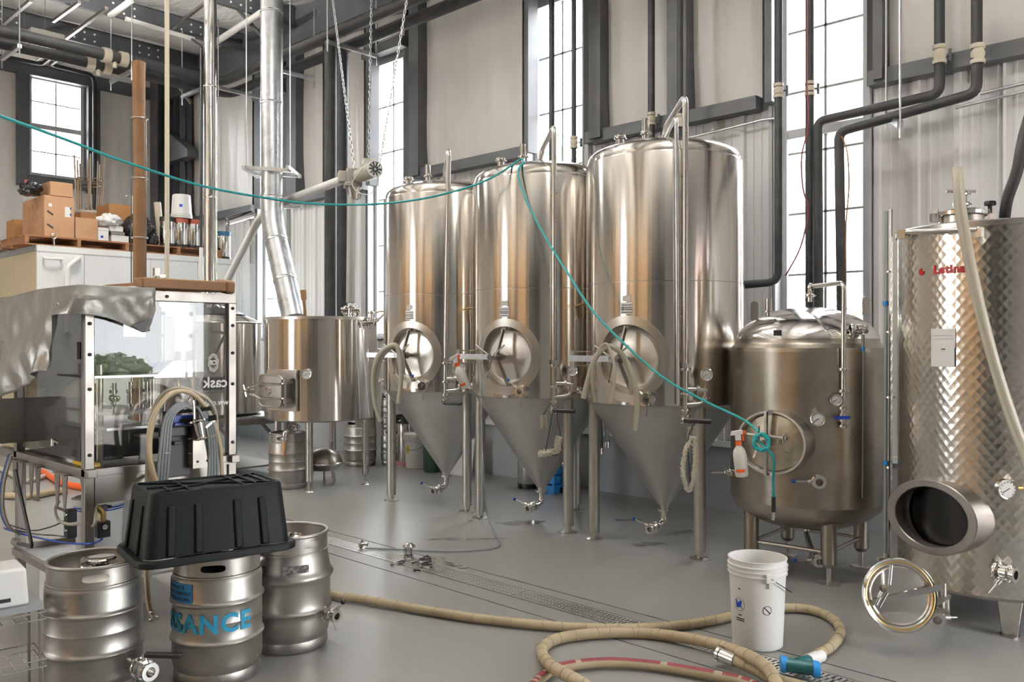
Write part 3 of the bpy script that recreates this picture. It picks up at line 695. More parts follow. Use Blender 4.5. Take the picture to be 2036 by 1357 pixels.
    # tops: relief valve, blow-off port, lifting lug; level strip on the side
    rv = az(2, .33, 3.085); m = MB().cyl(rv, rv+V((0, 0, .05)), .022, n=14).cyl(rv+V((0, 0, .05)), rv+V((0, 0, .15)), .027, n=16); tri_clamp(m, rv+V((0, 0, .045)), (0, 0, 1), .038); m.cyl(rv+V((0, 0, .03)), rv+az(60, .07, .03), .008, n=8)
    part('relief_valve', m, M['polish'], t)
    bv = az(-25, .42, 3.06); m = MB().cyl(bv, bv+V((0, 0, .05)), .03, n=16).cyl(bv+V((0, 0, .05)), bv+V((0, 0, .07)), .04, n=16); tri_clamp(m, bv+V((0, 0, .05)), (0, 0, 1), .045); part('blow_off_port', m, M['polish'], t)
    lg = az(110, .42, 3.06); part('lifting_lug', MB().torus(lg+V((0, 0, .01)), .045, .009, az(40, 1), 14, 6, 0, PI), M['steel'], t)
    part('sight_strip', curved_plate(FR, -80, -75.5, 1.46, 1.75, .028), M['white'], t, label='white thermometer strip')
    part('strip_hook', MB().tube(cat_pts([az(-78, FR+.015, 1.75), az(-76, FR+.02, 1.84), az(-71, FR+.05, 1.865), az(-66, FR+.09, 1.85)], 6), .007, 6), M['brass'], t)
    for b_ in (-66, 54, 174): leg(t, b_, .545, 1.16 if abs(b_) < 90 else 1.1)
    return t
fm = [(-.645, 8.38, 29, 'conical steel fermenter standing furthest from the white bucket, next to the open mash tun', -6, False),
      (.258, 7.525, 32, 'conical steel fermenter standing in the middle, hoses tied to its top', 0, False),
      (1.186, 6.688, 36, 'conical steel fermenter nearest the squat brown-grey tank', 0, True)]
FERM = []
for xc, d, a, lab, ln, ex in fm: FERM.append(fermenter(lab, CW(xc, d), face(a), ln, ex))
# ---------------------------------------------------------------- squat pressure tank
BR_ = .51
def brite():
    loc = CW(2.037, 5.917); a0 = 40.0; t = thing('bright_tank', 'squat worn steel pressure tank with a domed top and oval door', 'pressure tank', loc, face(a0))
    body = [(.0, .30), (.16, .305), (.30, .33), (.42, .385), (.485, .44), (BR_, .50)]
    part('bottom_dish', MB().lathe(body, 80), M['brite'], t)
    part('shell', holed_shell(BR_, .50, 1.50, .92, .205, .30, .26, hx=1.12), M['brite'], t)
    part('shoulder', MB().lathe([(BR_, 1.5), (BR_-.003, 1.525), (BR_-.02, 1.54), (.475, 1.552), (.47, 1.56), (.468, 1.585)], 80), M['brite'], t)
    part('dome', MB().lathe([(.468, 1.585), (.462, 1.61), (.44, 1.645), (.40, 1.685), (.32, 1.735), (.22, 1.775), (.1, 1.80), (0, 1.806)], 80), M['polish'], t)
    # manway: oval neck standing proud, plate inside
    nk = MB(); N = 64; ry = -.60
    prof = [(1.0, None), (1.0, ry), (.985, ry-.01), (.93, ry-.01), (.90, ry), (.88, ry+.035)]
    for s, y in prof:
        for i in range(N):
            a = 2*PI*i/N; x = .232*s*math.cos(a); nk.v.append(V((x, -math.sqrt(BR_**2-x*x) if y is None else y, .92+.207*s*math.sin(a))))
    nk.f = [(k*N+i, k*N+(i+1) % N, (k+1)*N+(i+1) % N, (k+1)*N+i) for k in range(len(prof)-1) for i in range(N)]
    part('manway_neck', nk, M['steel'], t)
    d = MB().lathe([(.182, .0), (.176, .006), (.08, .016), (0, .02)], 64, (0, ry+.03, .92), (0, -1, 0)); d.v = [V((p.x*1.13, p.y, p.z)) for p in d.v]
    spot = mat('spotted_steel', (.50, .46, .38), .34, 1, var=(11, (.33, .29, .23), .45, .7), rvar=(9, .28, .45)); door = part('manway_door', d, spot, t)
    y = MB().bar((-.02, ry-.03, 1.125), (-.02, ry-.03, .715), .028, .016, (1, 0, 0)).cyl((-.02, ry+.02, 1.115), (.01, ry-.03, 1.115), .016, n=10).cyl((0, ry-.01, .722), (.02, ry-.03, .722), .016, n=10).cyl((-.03, ry+.04, .925), (-.03, ry-.10, .925), .016, n=12).cyl((-.16, ry-.0, .965), (.10, ry-.0, .955), .011, n=10)
    part('door_yoke', y, M['steel'], door)
    part('door_grip', MB().tube(fillet([(.095, ry+.03, .975), (.095, ry-.03, .985), (.095, ry-.03, .875), (.095, ry+.02, .865)], .012, 4), .006, 8), M['polish'], door)
    h = MB().cyl((-.03, ry-.10, .925), (-.03, ry-.13, .925), .02, n=12)
    for e in ((0, 0, .11), (-.03, -.02, -.09)): h.cyl(V((-.03, ry-.115, .925)), V((-.03, ry-.115, .925))+V(e), .0075, n=8)
    part('wing_handle', h, M['polish'], door)
    for b_ in (45-a0+20, 135-a0+20, 225-a0+20, 315-a0+20): pass
    # four legs, pads and cross bars
    fe = [CW(2.05, 5.487), CW(2.49, 5.978), CW(2.025, 6.347), CW(1.585, 5.856)]
    inv = MX.LocRotScale(loc, MX.Rotation(face(a0), 4, 'Z').to_quaternion(), None).inverted(); fl_ = [inv @ V((p.x, p.y, 0)) for p in fe]
    for p in fl_:
        p2 = V((p.x*.88, p.y*.88, 0)); o = part('leg', MB().cyl((p2.x, p2.y, .13), (p2.x, p2.y, .46), .05, n=22).cyl((p2.x, p2.y, .105), (p2.x, p2.y, .13), .035, .05, n=22), M['brite'], t)
        part('foot', MB().cyl((p2.x, p2.y, .01), (p2.x, p2.y, .11), .017, n=10).lathe([(0, 0), (.075, 0), (.075, .006), (.02, .014), (0, .014)], 24, (p2.x, p2.y, 0)), M['steel'], o)
    for i in range(4): a, b = fl_[i]*.88, fl_[(i+1) % 4]*.88; part('cross_bar', MB().cyl((a.x, a.y, .20), (b.x, b.y, .20), .013, n=10), M['steel'], t)
    # carbonation / CIP pipe
    def lp(px, py, dd): return inv @ P(px, py, dd)
    D = 5.38
    p0 = lp(1610, 600, 5.85); p1 = lp(1610, 570, 5.85); p2 = lp(1678, 562, D); p3 = lp(1676, 850, D)
    part('cip_pipe', MB().tube(fillet([p0, p1, p2, p3], .06, 7), .015, 12), M['polish'], t)
    for p_, d_, r_ in [(lp(1676, py, D), (0, 0, 1), .028) for py in (735, 778, 812, 848)]+[(lp(1610, 588, 5.85), (0, 0, 1), .032), (lp(1612, 572, 5.83), (1, 0, 0), .03)]:
        m = MB(); tri_clamp(m, p_, d_, r_); part('pipe_clamp', m, M['polish'], t)
    part('pipe_bracket', MB().bar(lp(1676, 735, D), lp(1676, 735, D+.12), .02), M['polish'], t)
    bl = part('ball_valve', MB().cyl(lp(1676, 822, D), lp(1676, 838, D), .024, n=14), M['polish'], t)
    part('blue_lever', MB().bar(lp(1660, 831, D-.03), lp(1690, 830, D-.03), .012, .02), M['blue'], bl, label='blue valve lever')
    gauge(t, lp(1662, 795, D-.02), inv.to_3x3() @ (-FW-RT*.25), .036, lp(1676, 797, D), th=.02, nm='pressure_gauge')
    gauge(t, lp(1626, 833, 5.36), inv.to_3x3() @ (-FW-RT*.25), .045, lp(1626, 833, 5.48), th=.03, nm='temperature_gauge')
    vb = inv @ P(1628, 957, 5.40); valve(t, vb, inv.to_3x3() @ (-FW*.9-RT*.25), inv.to_3x3() @ (-RT*.10), .032, nm='outlet_valve')
    vb = inv @ P(1712, 998, 5.52); valve(t, vb, inv.to_3x3() @ (-FW*.7+RT*.4), inv.to_3x3() @ V((0, 0, -.05)), .024, knob=None, nm='sight_tube_valve')
    vb = inv @ P(1708, 655, 5.47); valve(t, vb, inv.to_3x3() @ (RT), inv.to_3x3() @ (-FW*.05), .022, knob=None, nm='sight_tube_valve')
    part('sight_tube', MB().cyl(lp(1716, 665, 5.45), lp(1714, 990, 5.45), .009, n=10), M['smoke'], t)
    part('blue_ring', MB().cyl(lp(1716, 690, 5.45), lp(1716, 698, 5.45), .012, n=10), M['sticker'], t, label='blue tape ring')
    vb = inv @ P(1456, 940, 5.85); valve(t, vb, inv.to_3x3() @ (-RT*.9-FW*.2), inv.to_3x3() @ (-RT*.10), .018, knob=None, nm='sample_valve')
    # bottom outlet
    part('outlet_pipe', MB().tube(fillet([(0, 0, .32), (0, 0, .24), lp(1610, 1085, 5.7), lp(1622, 1112, 5.6)], .03, 4), .02, 12), M['polish'], t)
    valve(t, lp(1624, 1114, 5.58), inv.to_3x3() @ (-FW), inv.to_3x3() @ (-RT*.09), .028, nm='drain_valve')
    for px, py in ((1500, 622), (1722, 612)):
        q = lp(px, py, 5.9); part('lifting_lug', MB().bar(q-V((0, 0, .05)), q+V((0, 0, .06)), .05, .01, inv.to_3x3() @ FW).cyl(q+V((0, 0, .055))-inv.to_3x3() @ FW*.006, q+V((0, 0, .055))+inv.to_3x3() @ FW*.006, .025, n=14), M['frame'], t)
    q = lp(1528, 612, 5.75); part('relief_valve', MB().cyl(q-V((0, 0, .06)), q-V((0, 0, .02)), .016, n=10).cyl(q-V((0, 0, .02)), q+V((0, 0, .06)), .022, n=14).cyl(q-V((0, 0, .03)), q-V((0, 0, .02)), .035, n=16), M['steel'], t)
    part('black_tag', MB().box(lp(1546, 662, 5.44), (.05, .006, .035), math.radians(35)), M['black'], t, label='black patch')
    return t
BRITE = brite()
# ---------------------------------------------------------------- tall tank with scale-pattern finish
def scale_mat():
    m = mat('scalloped_steel', (.66, .62, .56), .22, 1); N = m.node_tree.nodes; L = m.node_tree.links; b = N['Principled BSDF']
    t = N.new('ShaderNodeTexCoord'); sp = N.new('ShaderNodeSeparateXYZ'); L.new(t.outputs['Object'], sp.inputs[0])
    at = N.new('ShaderNodeMath'); at.operation = 'ARCTAN2'; L.new(sp.outputs['X'], at.inputs[0]); L.new(sp.outputs['Y'], at.inputs[1])
    k = N.new('ShaderNodeMath'); k.operation = 'MULTIPLY'; k.inputs[1].default_value = .5/.05; L.new(at.outputs[0], k.inputs[0])
    z = N.new('ShaderNodeMath'); z.operation = 'MULTIPLY'; z.inputs[1].default_value = 1/.062; L.new(sp.outputs['Z'], z.inputs[0])
    cb = N.new('ShaderNodeCombineXYZ'); L.new(k.outputs[0], cb.inputs['X']); L.new(z.outputs[0], cb.inputs['Y'])
    of = N.new('ShaderNodeVectorMath'); of.operation = 'ADD'; of.inputs[1].default_value = (.5, .5, 0); L.new(cb.outputs[0], of.inputs[0])
    vs = []
    for src in (cb, of):
        v = N.new('ShaderNodeTexVoronoi'); v.voronoi_dimensions = '2D'; v.inputs['Scale'].default_value = 1; v.inputs['Randomness'].default_value = 0; L.new(src.outputs[0], v.inputs['Vector']); vs.append(v)
    vo = N.new('ShaderNodeMath'); vo.operation = 'MINIMUM'; L.new(vs[0].outputs['Distance'], vo.inputs[0]); L.new(vs[1].outputs['Distance'], vo.inputs[1])
    bu = N.new('ShaderNodeBump'); bu.inputs['Strength'].default_value = .32; bu.inputs['Distance'].default_value = .009; L.new(vo.outputs[0], bu.inputs['Height']); L.new(bu.outputs['Normal'], b.inputs['Normal'])
    return m
M['scale'] = scale_mat()
def variable_tank():
    R = .5; loc = CW(2.80, 5.0); t = thing('wine_tank', 'tall tank of scale-patterned steel with an open oval hatch', 'tank', loc, face(60))
    inv = MX.LocRotScale(loc, MX.Rotation(face(60), 4, 'Z').to_quaternion(), None).inverted(); R3 = inv.to_3x3()
    def lp(px, py, dd): return inv @ P(px, py, dd)
    part('shell', holed_shell(R, .20, 2.20, .60, .165, .36, .30, hx=1.35), M['scale'], t)
    part('rim', MB().lathe([(R-.004, 2.19), (R+.012, 2.19), (R+.014, 2.215), (R+.006, 2.222), (R-.006, 2.215), (R-.006, 2.12)], 80), M['steel'], t)
    part('lid', MB().lathe([(R-.008, 2.12), (.2, 2.17), (.13, 2.18), (0, 2.18)], 64), M['steel'], t)
    part('bottom', MB().lathe([(R, .20), (R-.004, .185), (R-.05, .175), (.1, .15), (0, .15)], 64), M['frame'], t)
    part('inner_shade_sheet', MB().lathe([(R-.01, .22), (R-.01, .9)], 64), M['void'], t)  # black sheet paints in the shade behind the open hatch
    # oval open hatch frame
    N = 64; fr = MB(); prof = [(1.0, None), (1.0, -.575), (.98, -.58), (.82, -.58), (.80, -.575), (.79, -.52)]
    for s, y in prof:
        for i in range(N):
            a = 2*PI*i/N; x = .27*s*math.cos(a); fr.v.append(V((x, -math.sqrt(R*R-x*x) if y is None else y, .60+.205*s*math.sin(a))))
    fr.f = [(k*N+i, k*N+(i+1) % N, (k+1)*N+(i+1) % N, (k+1)*N+i) for k in range(len(prof)-1) for i in range(N)]
    part('hatch_frame', fr, M['frame'], t)
    # top neck with clamp lid
    c = V((.0, 0, 0)); q = lp(1912, 420, 5.0); q.z = 0; q = V((q.x, q.y, 0))
    nk = part('top_neck', MB().lathe([(.12, 2.15), (.12, 2.30), (.135, 2.305), (.135, 2.315), (.12, 2.32), (.10, 2.335), (0, 2.34)], 40, q), M['steel'], t)
    part('neck_clamp', MB().lathe([(.132, 2.295), (.145, 2.3), (.145, 2.32), (.132, 2.325)], 40, q), M['polish'], nk)
    m = MB().cyl(q+V((0, 0, 2.33)), q+V((0, 0, 2.42)), .03, n=14).cyl(q+V((0, 0, 2.40)), q+V((0, 0, 2.46)), .02, n=12)
    tri_clamp(m, q+V((0, 0, 2.37)), (0, 0, 1), .045); tri_clamp(m, q+V((0, 0, 2.43)), (0, 0, 1), .04); m.cyl(q+V((0, 0, 2.445))-R3 @ RT*.09, q+V((0, 0, 2.445))+R3 @ RT*.08, .009, n=8); part('breather_valve', m, M['polish'], nk)
    for sgn in (-1, 1): e = R3 @ RT*sgn; part('lid_bracket', MB().bar(q+e*.13+V((0, 0, 2.29)), q+e*.18+V((0, 0, 2.29)), .03, .05).bar(q+e*.15+V((0, 0, 2.27)), q+e*.15+V((0, 0, 2.34)), .012, .03), M['steel'], nk)
    e = R3 @ RT; part('black_knob', MB().cyl(q+e*.165+V((0, 0, 2.31)), q+e*.165+V((0, 0, 2.37)), .012, n=8).lathe([(0, 0), (.03, .002), (.034, .012), (.03, .026), (0, .028)], 16, q+e*.165+V((0, 0, 2.36))), M['black'], nk, label='black clamp knob')
    # hoist rail and level tubes on the left edge
    part('rim_rail', MB().cyl(lp(1795, 462, 4.95), lp(1945, 456, 4.46), .014, n=10).box(lp(1797, 466, 4.95), (.05, .05, .05)).box(lp(1948, 462, 4.46), (.03, .03, .05)), M['polish'], t)
    d = 5.30
    g = MB().cyl(lp(1762, 420, d), lp(1760, 1108, d), .011, n=10); part('level_tube', g, M['smoke'], t)
    part('tube_guard', MB().bar(lp(1772, 416, d), lp(1770, 1110, d), .022, .012), M['polish'], t)
    for py in (540, 660, 790, 930): part('tube_clip', MB().bar(lp(1765, py, d-.02), lp(1778, py, d+.05), .012, .012), M['steel'], t)
    for py in (603, 920): part('blue_clip', MB().cyl(lp(1761, py-4, d), lp(1761, py+5, d), .017, n=10), M['sticker'], t, label='blue tube clip')
    part('tube_valve', MB().cyl(lp(1760, 1100, d), lp(1760, 1140, d), .018, n=12).cyl(lp(1745, 1112, d-.03), lp(1775, 1112, d+.02), .013, n=10), M['steel'], t)
    # thermometer, sample and racking valves
    gauge(t, lp(2003, 973, 4.40), R3 @ (-FW+RT*.02), .05, lp(1985, 970, 4.56), th=.04, nm='thermometer')
    part('thermometer_screw', MB().cyl(lp(2022, 970, 4.42), lp(2032, 970, 4.42), .014, n=10), M['brass'], t)
    vb = lp(2000, 1140, 4.42); valve(t, vb, R3 @ (-FW*.8+RT*.55), R3 @ (-RT*.05-V((0, 0, .06))), .032, knob=None, nm='racking_valve')
    vb = lp(1862, 1228, 4.40); part('drain_elbow', MB().tube(fillet([lp(1880, 1192, 4.62), lp(1880, 1222, 4.55), vb], .03, 4), .022, 12), M['steel'], t); valve(t, vb, R3 @ (-FW*.9-RT*.35), R3 @ (RT*.05), .03, knob=None, nm='drain_valve')
    # legs: three folded steel feet
    for px, py, dd in ((2005, 1262, 4.58), (1880, 1200, 5.2), (2150, 1200, 5.3)):
        p = inv @ (P(px, py, dd)*1); p = V((p.x, p.y, 0)); s = .47/p.length; p = p*s; a = math.atan2(p.y, p.x)
        mm = MB().prism([(-.07, .26), (.07, .26), (.035, 0), (-.035, 0)], -.02, .02); rr = MX.Rotation(a+PI/2, 4, 'Z') @ MX.Rotation(PI/2, 4, 'X'); mm.v = [rr @ q2+p for q2 in mm.v]
        o = part('leg', mm, M['scale'], t, bevel=.004); part('foot', MB().lathe([(0, 0), (.05, 0), (.05, .008), (0, .012)], 16, p), M['frame'], o)
    # maker's name in red, and the paper pocket below it
    a1 = math.degrees(math.atan2((lp(1895, 532, 4.55)).x, -(lp(1895, 532, 4.55)).y))-8; zz = P(1895, 532, 4.6).z
    tm = text_mb('Letina', .064, MX.Rotation(math.radians(a1), 4, 'Z') @ MX.Translation((0, 0, zz)), .0008, wrap=R+.003, bold=.0032, space=1.12)
    redm = mat('red_lettering', (.42, .012, .012), .4); part('red_lettering', tm, redm, t)
    pa = a1-19.5; pk = MB(); n = 24
    pts = [(0, 0)]+[(.02*math.cos(math.radians(60+i*300/n)+.3), .02*math.sin(math.radians(60+i*300/n)+.3)) for i in range(n+1)]
    pk.v = [az(pa+math.degrees(x/R), R+.003, zz+y-.003) for x, y in pts]; pk.f = [(0, i, i+1) for i in range(1, n+1)]
    part('red_roundel', pk, redm, t, sharp=0)
    b1 = math.degrees(math.atan2(lp(1872, 690, 4.55).x, -lp(1872, 690, 4.55).y))-8; z1 = P(1872, 690, 4.58).z
    wl_ = part('white_card', curved_plate(R, b1-8, b1+8, z1-.005, z1+.10, .004), M['white'], t, label='white card with small print')
    w2 = part('white_card', curved_plate(R, b1-7.5, b1+7.6, z1-.11, z1+.018, .009), M['white'], t, label='white card tucked below the first')
    for s_, dz, w_, hh in ((.016, .012, wl_, .006), (.010, -.012, w2, .011)): part('small_print', text_mb('Letina', s_, MX.Rotation(math.radians(b1+.8), 4, 'Z') @ MX.Translation((0, 0, z1+dz)), .0005, wrap=R+hh, bold=.0006), M['ink'], w_)
    for k in range(2): part('card_lines', curved_plate(R, b1-6.5, b1+6.5, z1+.045+.018*k, z1+.0465+.018*k, .0055), mat('faint_line', (.5, .5, .5), .5) if 'faint_line' not in bpy.data.materials else bpy.data.materials['faint_line'], wl_)
    # the round hatch door hanging open from its arm
    c = lp(1788, 1184, 4.30); nrm = (R3 @ (-FW-RT*.12+V((0, 0, .24)))).normalized()
    dr = part('hatch_door', MB().lathe([(0, -.03), (.13, -.03), (.165, -.02), (.178, 0), (.183, .008), (.178, .014), (.165, .010), (.150, .0), (.142, .008), (.135, .004), (.08, .012), (0, .016)], 56, c, nrm), M['polish'], t)
    part('door_gasket', MB().torus(c+nrm*.004, .166, .008, nrm, 48, 8), M['brass'], dr)
    u, w, _ = frame(nrm); b = MB().bar(c+nrm*.045-u*.19+w*0+V((0, 0, .05)), c+nrm*.03+u*.14-V((0, 0, .04)), .03, .012, nrm)
    part('door_bar', b, M['chrome'], dr)
    hb = c+nrm*.075-R3 @ RT*.075+V((0, 0, .035)); h = MB().cyl(hb-nrm*.05, hb+nrm*.03, .02, n=12)
    for e in (V((0, 0, .12))+R3 @ RT*.012, V((0, 0, -.09))-R3 @ RT*.05): h.cyl(hb, hb+e, .008, n=8)
    part('door_wing_nut', h, M['polish'], dr)
    part('door_arm', MB().bar(c+R3 @ RT*.15-V((0, 0, .06)), lp(1885, 1185, 4.58), .03, .014).cyl(lp(1876, 1190, 4.54), lp(1876, 1160, 4.56), .016, n=10), M['frame'], t)
    return t
VT = variable_tank()
# ---------------------------------------------------------------- mash tun
def mash_tun():
    R = .604; loc = CW(-2.09, 9.394); a0 = 28; t = thing('mash_tun', 'wide open-topped mash tun on tubular legs with a square side hatch', 'mash tun', loc, face(a0))
    inv = MX.LocRotScale(loc, MX.Rotation(face(a0), 4, 'Z').to_quaternion(), None).inverted(); R3 = inv.to_3x3()
    def lp(px, py, dd): return inv @ P(px, py, dd)
    part('shell', MB().lathe([(R, .745), (R, 1.80)], 96), M['tank'], t)
    part('rim', MB().lathe([(R-.004, 1.795), (R+.012, 1.795), (R+.012, 1.825), (R-.02, 1.828), (R-.02, 1.78)], 96), M['steel'], t)
    part('inner_wall', MB().lathe([(R-.02, 1.8), (R-.02, .85), (0, .8)], 64), M['steel'], t)
    part('bottom', MB().lathe([(R, .745), (R-.01, .735), (R-.06, .725), (0, .70)], 64), M['cone'], t)
    part('hatch_panel', MB().box((0, -R-.004, 1.06), (.40, .03, .43)), M['steel'], t, bevel=.004)
    def rrect(w, h, r, n=6):
        o = []
        for cx, cyy, s in ((w/2-r, h/2-r, 0), (-w/2+r, h/2-r, 90), (-w/2+r, -h/2+r, 180), (w/2-r, -h/2+r, 270)):
            for i in range(n+1): a = math.radians(s+90*i/n); o.append((cx+r*math.cos(a), cyy+r*math.sin(a)))
        return o
    rx = MX.Translation((-.03, 0, 1.06)) @ MX.Rotation(PI/2, 4, 'X')
    part('hatch_neck', MB().prism(rrect(.29, .31, .06), R, R+.13, rx), M['frame'], t, sharp=30)
    dm = MB(); o1 = rrect(.33, .345, .07)
    for poly, zz in ((o1, .135), (o1, .15), (rrect(.325, .34, .068), .16), (rrect(.30, .315, .06), .16), (rrect(.29, .305, .055), .152), (rrect(.12, .13, .03), .158)):
        dm.v += [rx @ V((x, y, R+zz)) for x, y in poly]
    n = len(o1); dm.f = [(k*n+i, k*n+(i+1) % n, (k+1)*n+(i+1) % n, (k+1)*n+i) for k in range(5) for i in range(n)]+[tuple(range(5*n, 6*n))]
    door = part('hatch_door', dm, M['frame'], t)
    bars = MB()
    for z in (1.135, .985): bars.cyl((.15, -R-.185, z), (-.12, -R-.195, z), .011, n=8).cyl((-.12, -R-.195, z), (-.26, -R-.215, 1.06+(z-1.06)*.4), .011, n=8).cyl((.15, -R-.12, z), (.15, -R-.19, z), .014, n=8)
    bars.torus((-.05, -R-.165, 1.06), .035, .006, (0, 1, 0), 20, 6); part('hatch_bars', bars, M['polish'], door)
    part('hatch_screw', MB().cyl((-.25, -R-.16, 1.06), (-.27, -R-.27, 1.06), .014, n=10).cyl((-.30, -R-.25, 1.12), (-.25, -R-.26, 1.0), .009, n=8).bar((-.30, -R-.21, 1.085), (-.18, -R-.2, 1.10), .02, .006).bar((-.30, -R-.21, 1.035), (-.18, -R-.2, 1.02), .02, .006), M['polish'], door)
    part('hatch_hinge', MB().bar((.155, -R-.03, 1.16), (.155, -R-.15, 1.16), .02, .05).bar((.155, -R-.03, .96), (.155, -R-.15, .96), .02, .05).cyl((.165, -R-.14, .9), (.165, -R-.14, 1.2), .012, n=8), M['frame'], t)
    gauge(t, lp(609, 744, 8.76), R3 @ (-FW), .05, lp(611, 744, 8.85), th=.025)
    for px, py, dd in ((615, 978, 8.907), (727, 963, 9.375)): pass
    fr = inv @ CW(-2.109, 8.907); rt = inv @ CW(-1.603, 9.375)
    for p in (fr, rt, V((-fr.x, -fr.y, 0)), V((-rt.x, -rt.y, 0))):
        o = part('leg', MB().cyl((p.x, p.y, .11), (p.x, p.y, .735), .038, n=18).cyl((p.x, p.y, .09), (p.x, p.y, .11), .025, .038, n=18), M['steel'], t)
        part('foot', MB().cyl((p.x, p.y, .01), (p.x, p.y, .1), .012, n=8).lathe([(0, 0), (.05, 0), (.045, .008), (.012, .03), (0, .03)], 18, (p.x, p.y, 0)), M['steel'], o)
    # sparge manifold clipped on the rim
    a, b = lp(686, 645, 8.98), lp(744, 640, 9.12); m = MB().tube(fillet([lp(681, 655, 8.96), lp(683, 644, 8.97), a, b], .03, 5), .022, 12)
    for k in range(5): p = a+(b-a)*(k/4); tri_clamp(m, p, b-a, .038)
    for k in (.15, .55, .85): p = a+(b-a)*k; m.cyl(p, p-V((0, 0, .07)), .007, n=6).bar(p-V((0, 0, .06))-R3 @ RT*.02, p-V((0, 0, .07))+R3 @ RT*.02, .012, .006)
    for k in (.25, .9): p = a+(b-a)*k; m.cyl(p, p+V((0, 0, .12)), .02, n=10); tri_clamp(m, p+V((0, 0, .1)), (0, 0, 1), .034)
    part('sparge_manifold', m, M['polish'], t)
    m = MB(); q = lp(697, 616, 9.2); m.torus(q, .09, .012, R3 @ FW, 20, 8, 0, PI).cyl(q-V((0, 0, .04)), q+V((0, 0, .05)), .035, n=14); tri_clamp(m, q+V((0, 0, .03)), (0, 0, 1), .055); m.cyl(q-R3 @ RT*.1, q+R3 @ RT*.1, .03, n=12); tri_clamp(m, q+R3 @ RT*.06, R3 @ RT, .045); tri_clamp(m, q-R3 @ RT*.06, R3 @ RT, .045)
    part('hydrator_fitting', m, M['polish'], t)
    part('overflow_tube', MB().tube(fillet([lp(748, 640, 9.12), lp(765, 622, 9.15), lp(765, 650, 9.15)], .04, 5), .012, 8), M['steel'], t)
    part('sight_tube', MB().cyl(lp(718, 640, 8.98), lp(735, 830, 9.05), .007, n=8), M['galv'], t)
    sp = MB().tube(fillet([lp(585, 838, 9.1), lp(580, 850, 9.0), lp(567, 858, 8.9), lp(566, 878, 8.9)], .04, 6), .03, 12)
    for p, dd in ((lp(582, 848, 9.02), (0, .2, 1)), (lp(566, 872, 8.9), (0, 0, 1))): tri_clamp(sp, p, dd, .045)
    sp.cyl(lp(584, 846, 9.0), lp(594, 850, 8.95), .025, n=12); tri_clamp(sp, lp(590, 850, 8.96), R3 @ RT, .04)
    part('drain_spout', sp, M['polish'], t)
    part('spout_sleeve', MB().cyl(lp(566, 876, 8.9), lp(563, 906, 8.85), .026, .022, n=12), mat('amber_hose', (.52, .30, .16), .4), t, label='short amber hose end')
    return t
TUN = mash_tun()
# ---------------------------------------------------------------- high-bay lamps: one in view, the others and the flood lamps added for fill
def high_bay(label, loc, power, group=None, up=0):
    t = thing('high_bay_lamp', label, 'lamp', loc, 0, group); z = 0
    part('housing', MB().box((0, 0, .07), (1.15, .42, .02)).box((-.57, 0, .02), (.02, .42, .10)).box((.57, 0, .02), (.02, .42, .10)).box((0, -.215, .02), (1.15, .012, .10)).box((0, .215, .02), (1.15, .012, .10)), M['lampcase'], t)
    rf = MB()
    for k in range(7): rf.bar((-.54, -.20+k*.0667, .03), (.54, -.20+k*.0667, .03), .012, .05)
    part('reflector', rf, M['white'], t)
    for k in range(6): part('tube', MB().cyl((-.54, -.167+k*.0667, .03), (.54, -.167+k*.0667, .03), .013, n=8), M['tubes'], t)
    part('ballast_cover', MB().box((0, 0, .10), (.9, .12, .05)), M['lampcase'], t)
    for sx in (-.45, .45): part('hanger', MB().cyl((sx, 0, .1), (sx, 0, ZT-loc[2]-.1), .004, n=5), M['frame'], t)
    if up: area('fill_uplight', (loc[0], loc[1], loc[2]+.16), (1.0, .3), up, (PI, 0, 0), (1, .96, .9))  # added uplight, brightens ceiling and upper walls
    if power: area('fill_downlight', (loc[0], loc[1], loc[2]-.06), (1.0, .36), power, (0, 0, 0), (1, .96, .9))  # fill light of the added lamps out of view
LAMP = {-3.4: 0, .2: 0, 3.6: 36}; UP = {-3.4: 60, .2: 150, 3.6: 240}
for x, xn in ((-2, 'first'), (-6, 'middle'), (-10, 'last')):
    for y, yn in ((-3.4, 'row along the timber wall'), (.2, 'row down the hall middle'), (3.6, 'row nearest the tanks')): high_bay('unseen high-bay lamp added for fill light above the view, %s of the %s' % (xn, yn), (x, y, 5.6), LAMP[y]*(1.9 if x == -10 else 1), 'added hall fill lamps', UP[y]*(1.6 if x == -10 else 1))  # out-of-view lamps added to light the hall
c = P(68, 92, 12.3); high_bay('six-tube fluorescent lamp hanging by the upper corner window', (c.x, c.y, c.z), 0)
for x, xn in ((-3, 'first'), (-7.5, 'middle'), (-12, 'last')):
    t = thing('added_flood', 'wall flood lamp facing the timber wall, %s of three' % xn, 'lamp', (x, -4.0, 5.2), 0, 'wall flood lamps')  # added out of view so the wall shows bright in the steel
    part('housing', MB().box((0, 0, .06), (1.0, .2, .06), MX.Rotation(-.7, 3, 'X')), M['lampcase'], t); part('tube', MB().cyl((-.45, -.03, .02), (.45, -.03, .02), .015, n=8), M['tubes'], t)
    for sx in (-.4, .4): part('hanger', MB().cyl((sx, 0, .08), (sx, 0, 1.0), .004, n=5), M['frame'], t)
    area('fill_flood', (x, -4.06, 5.15), (1.0, .12), 150, (-math.radians(62), 0, 0), (1, .90, .74))
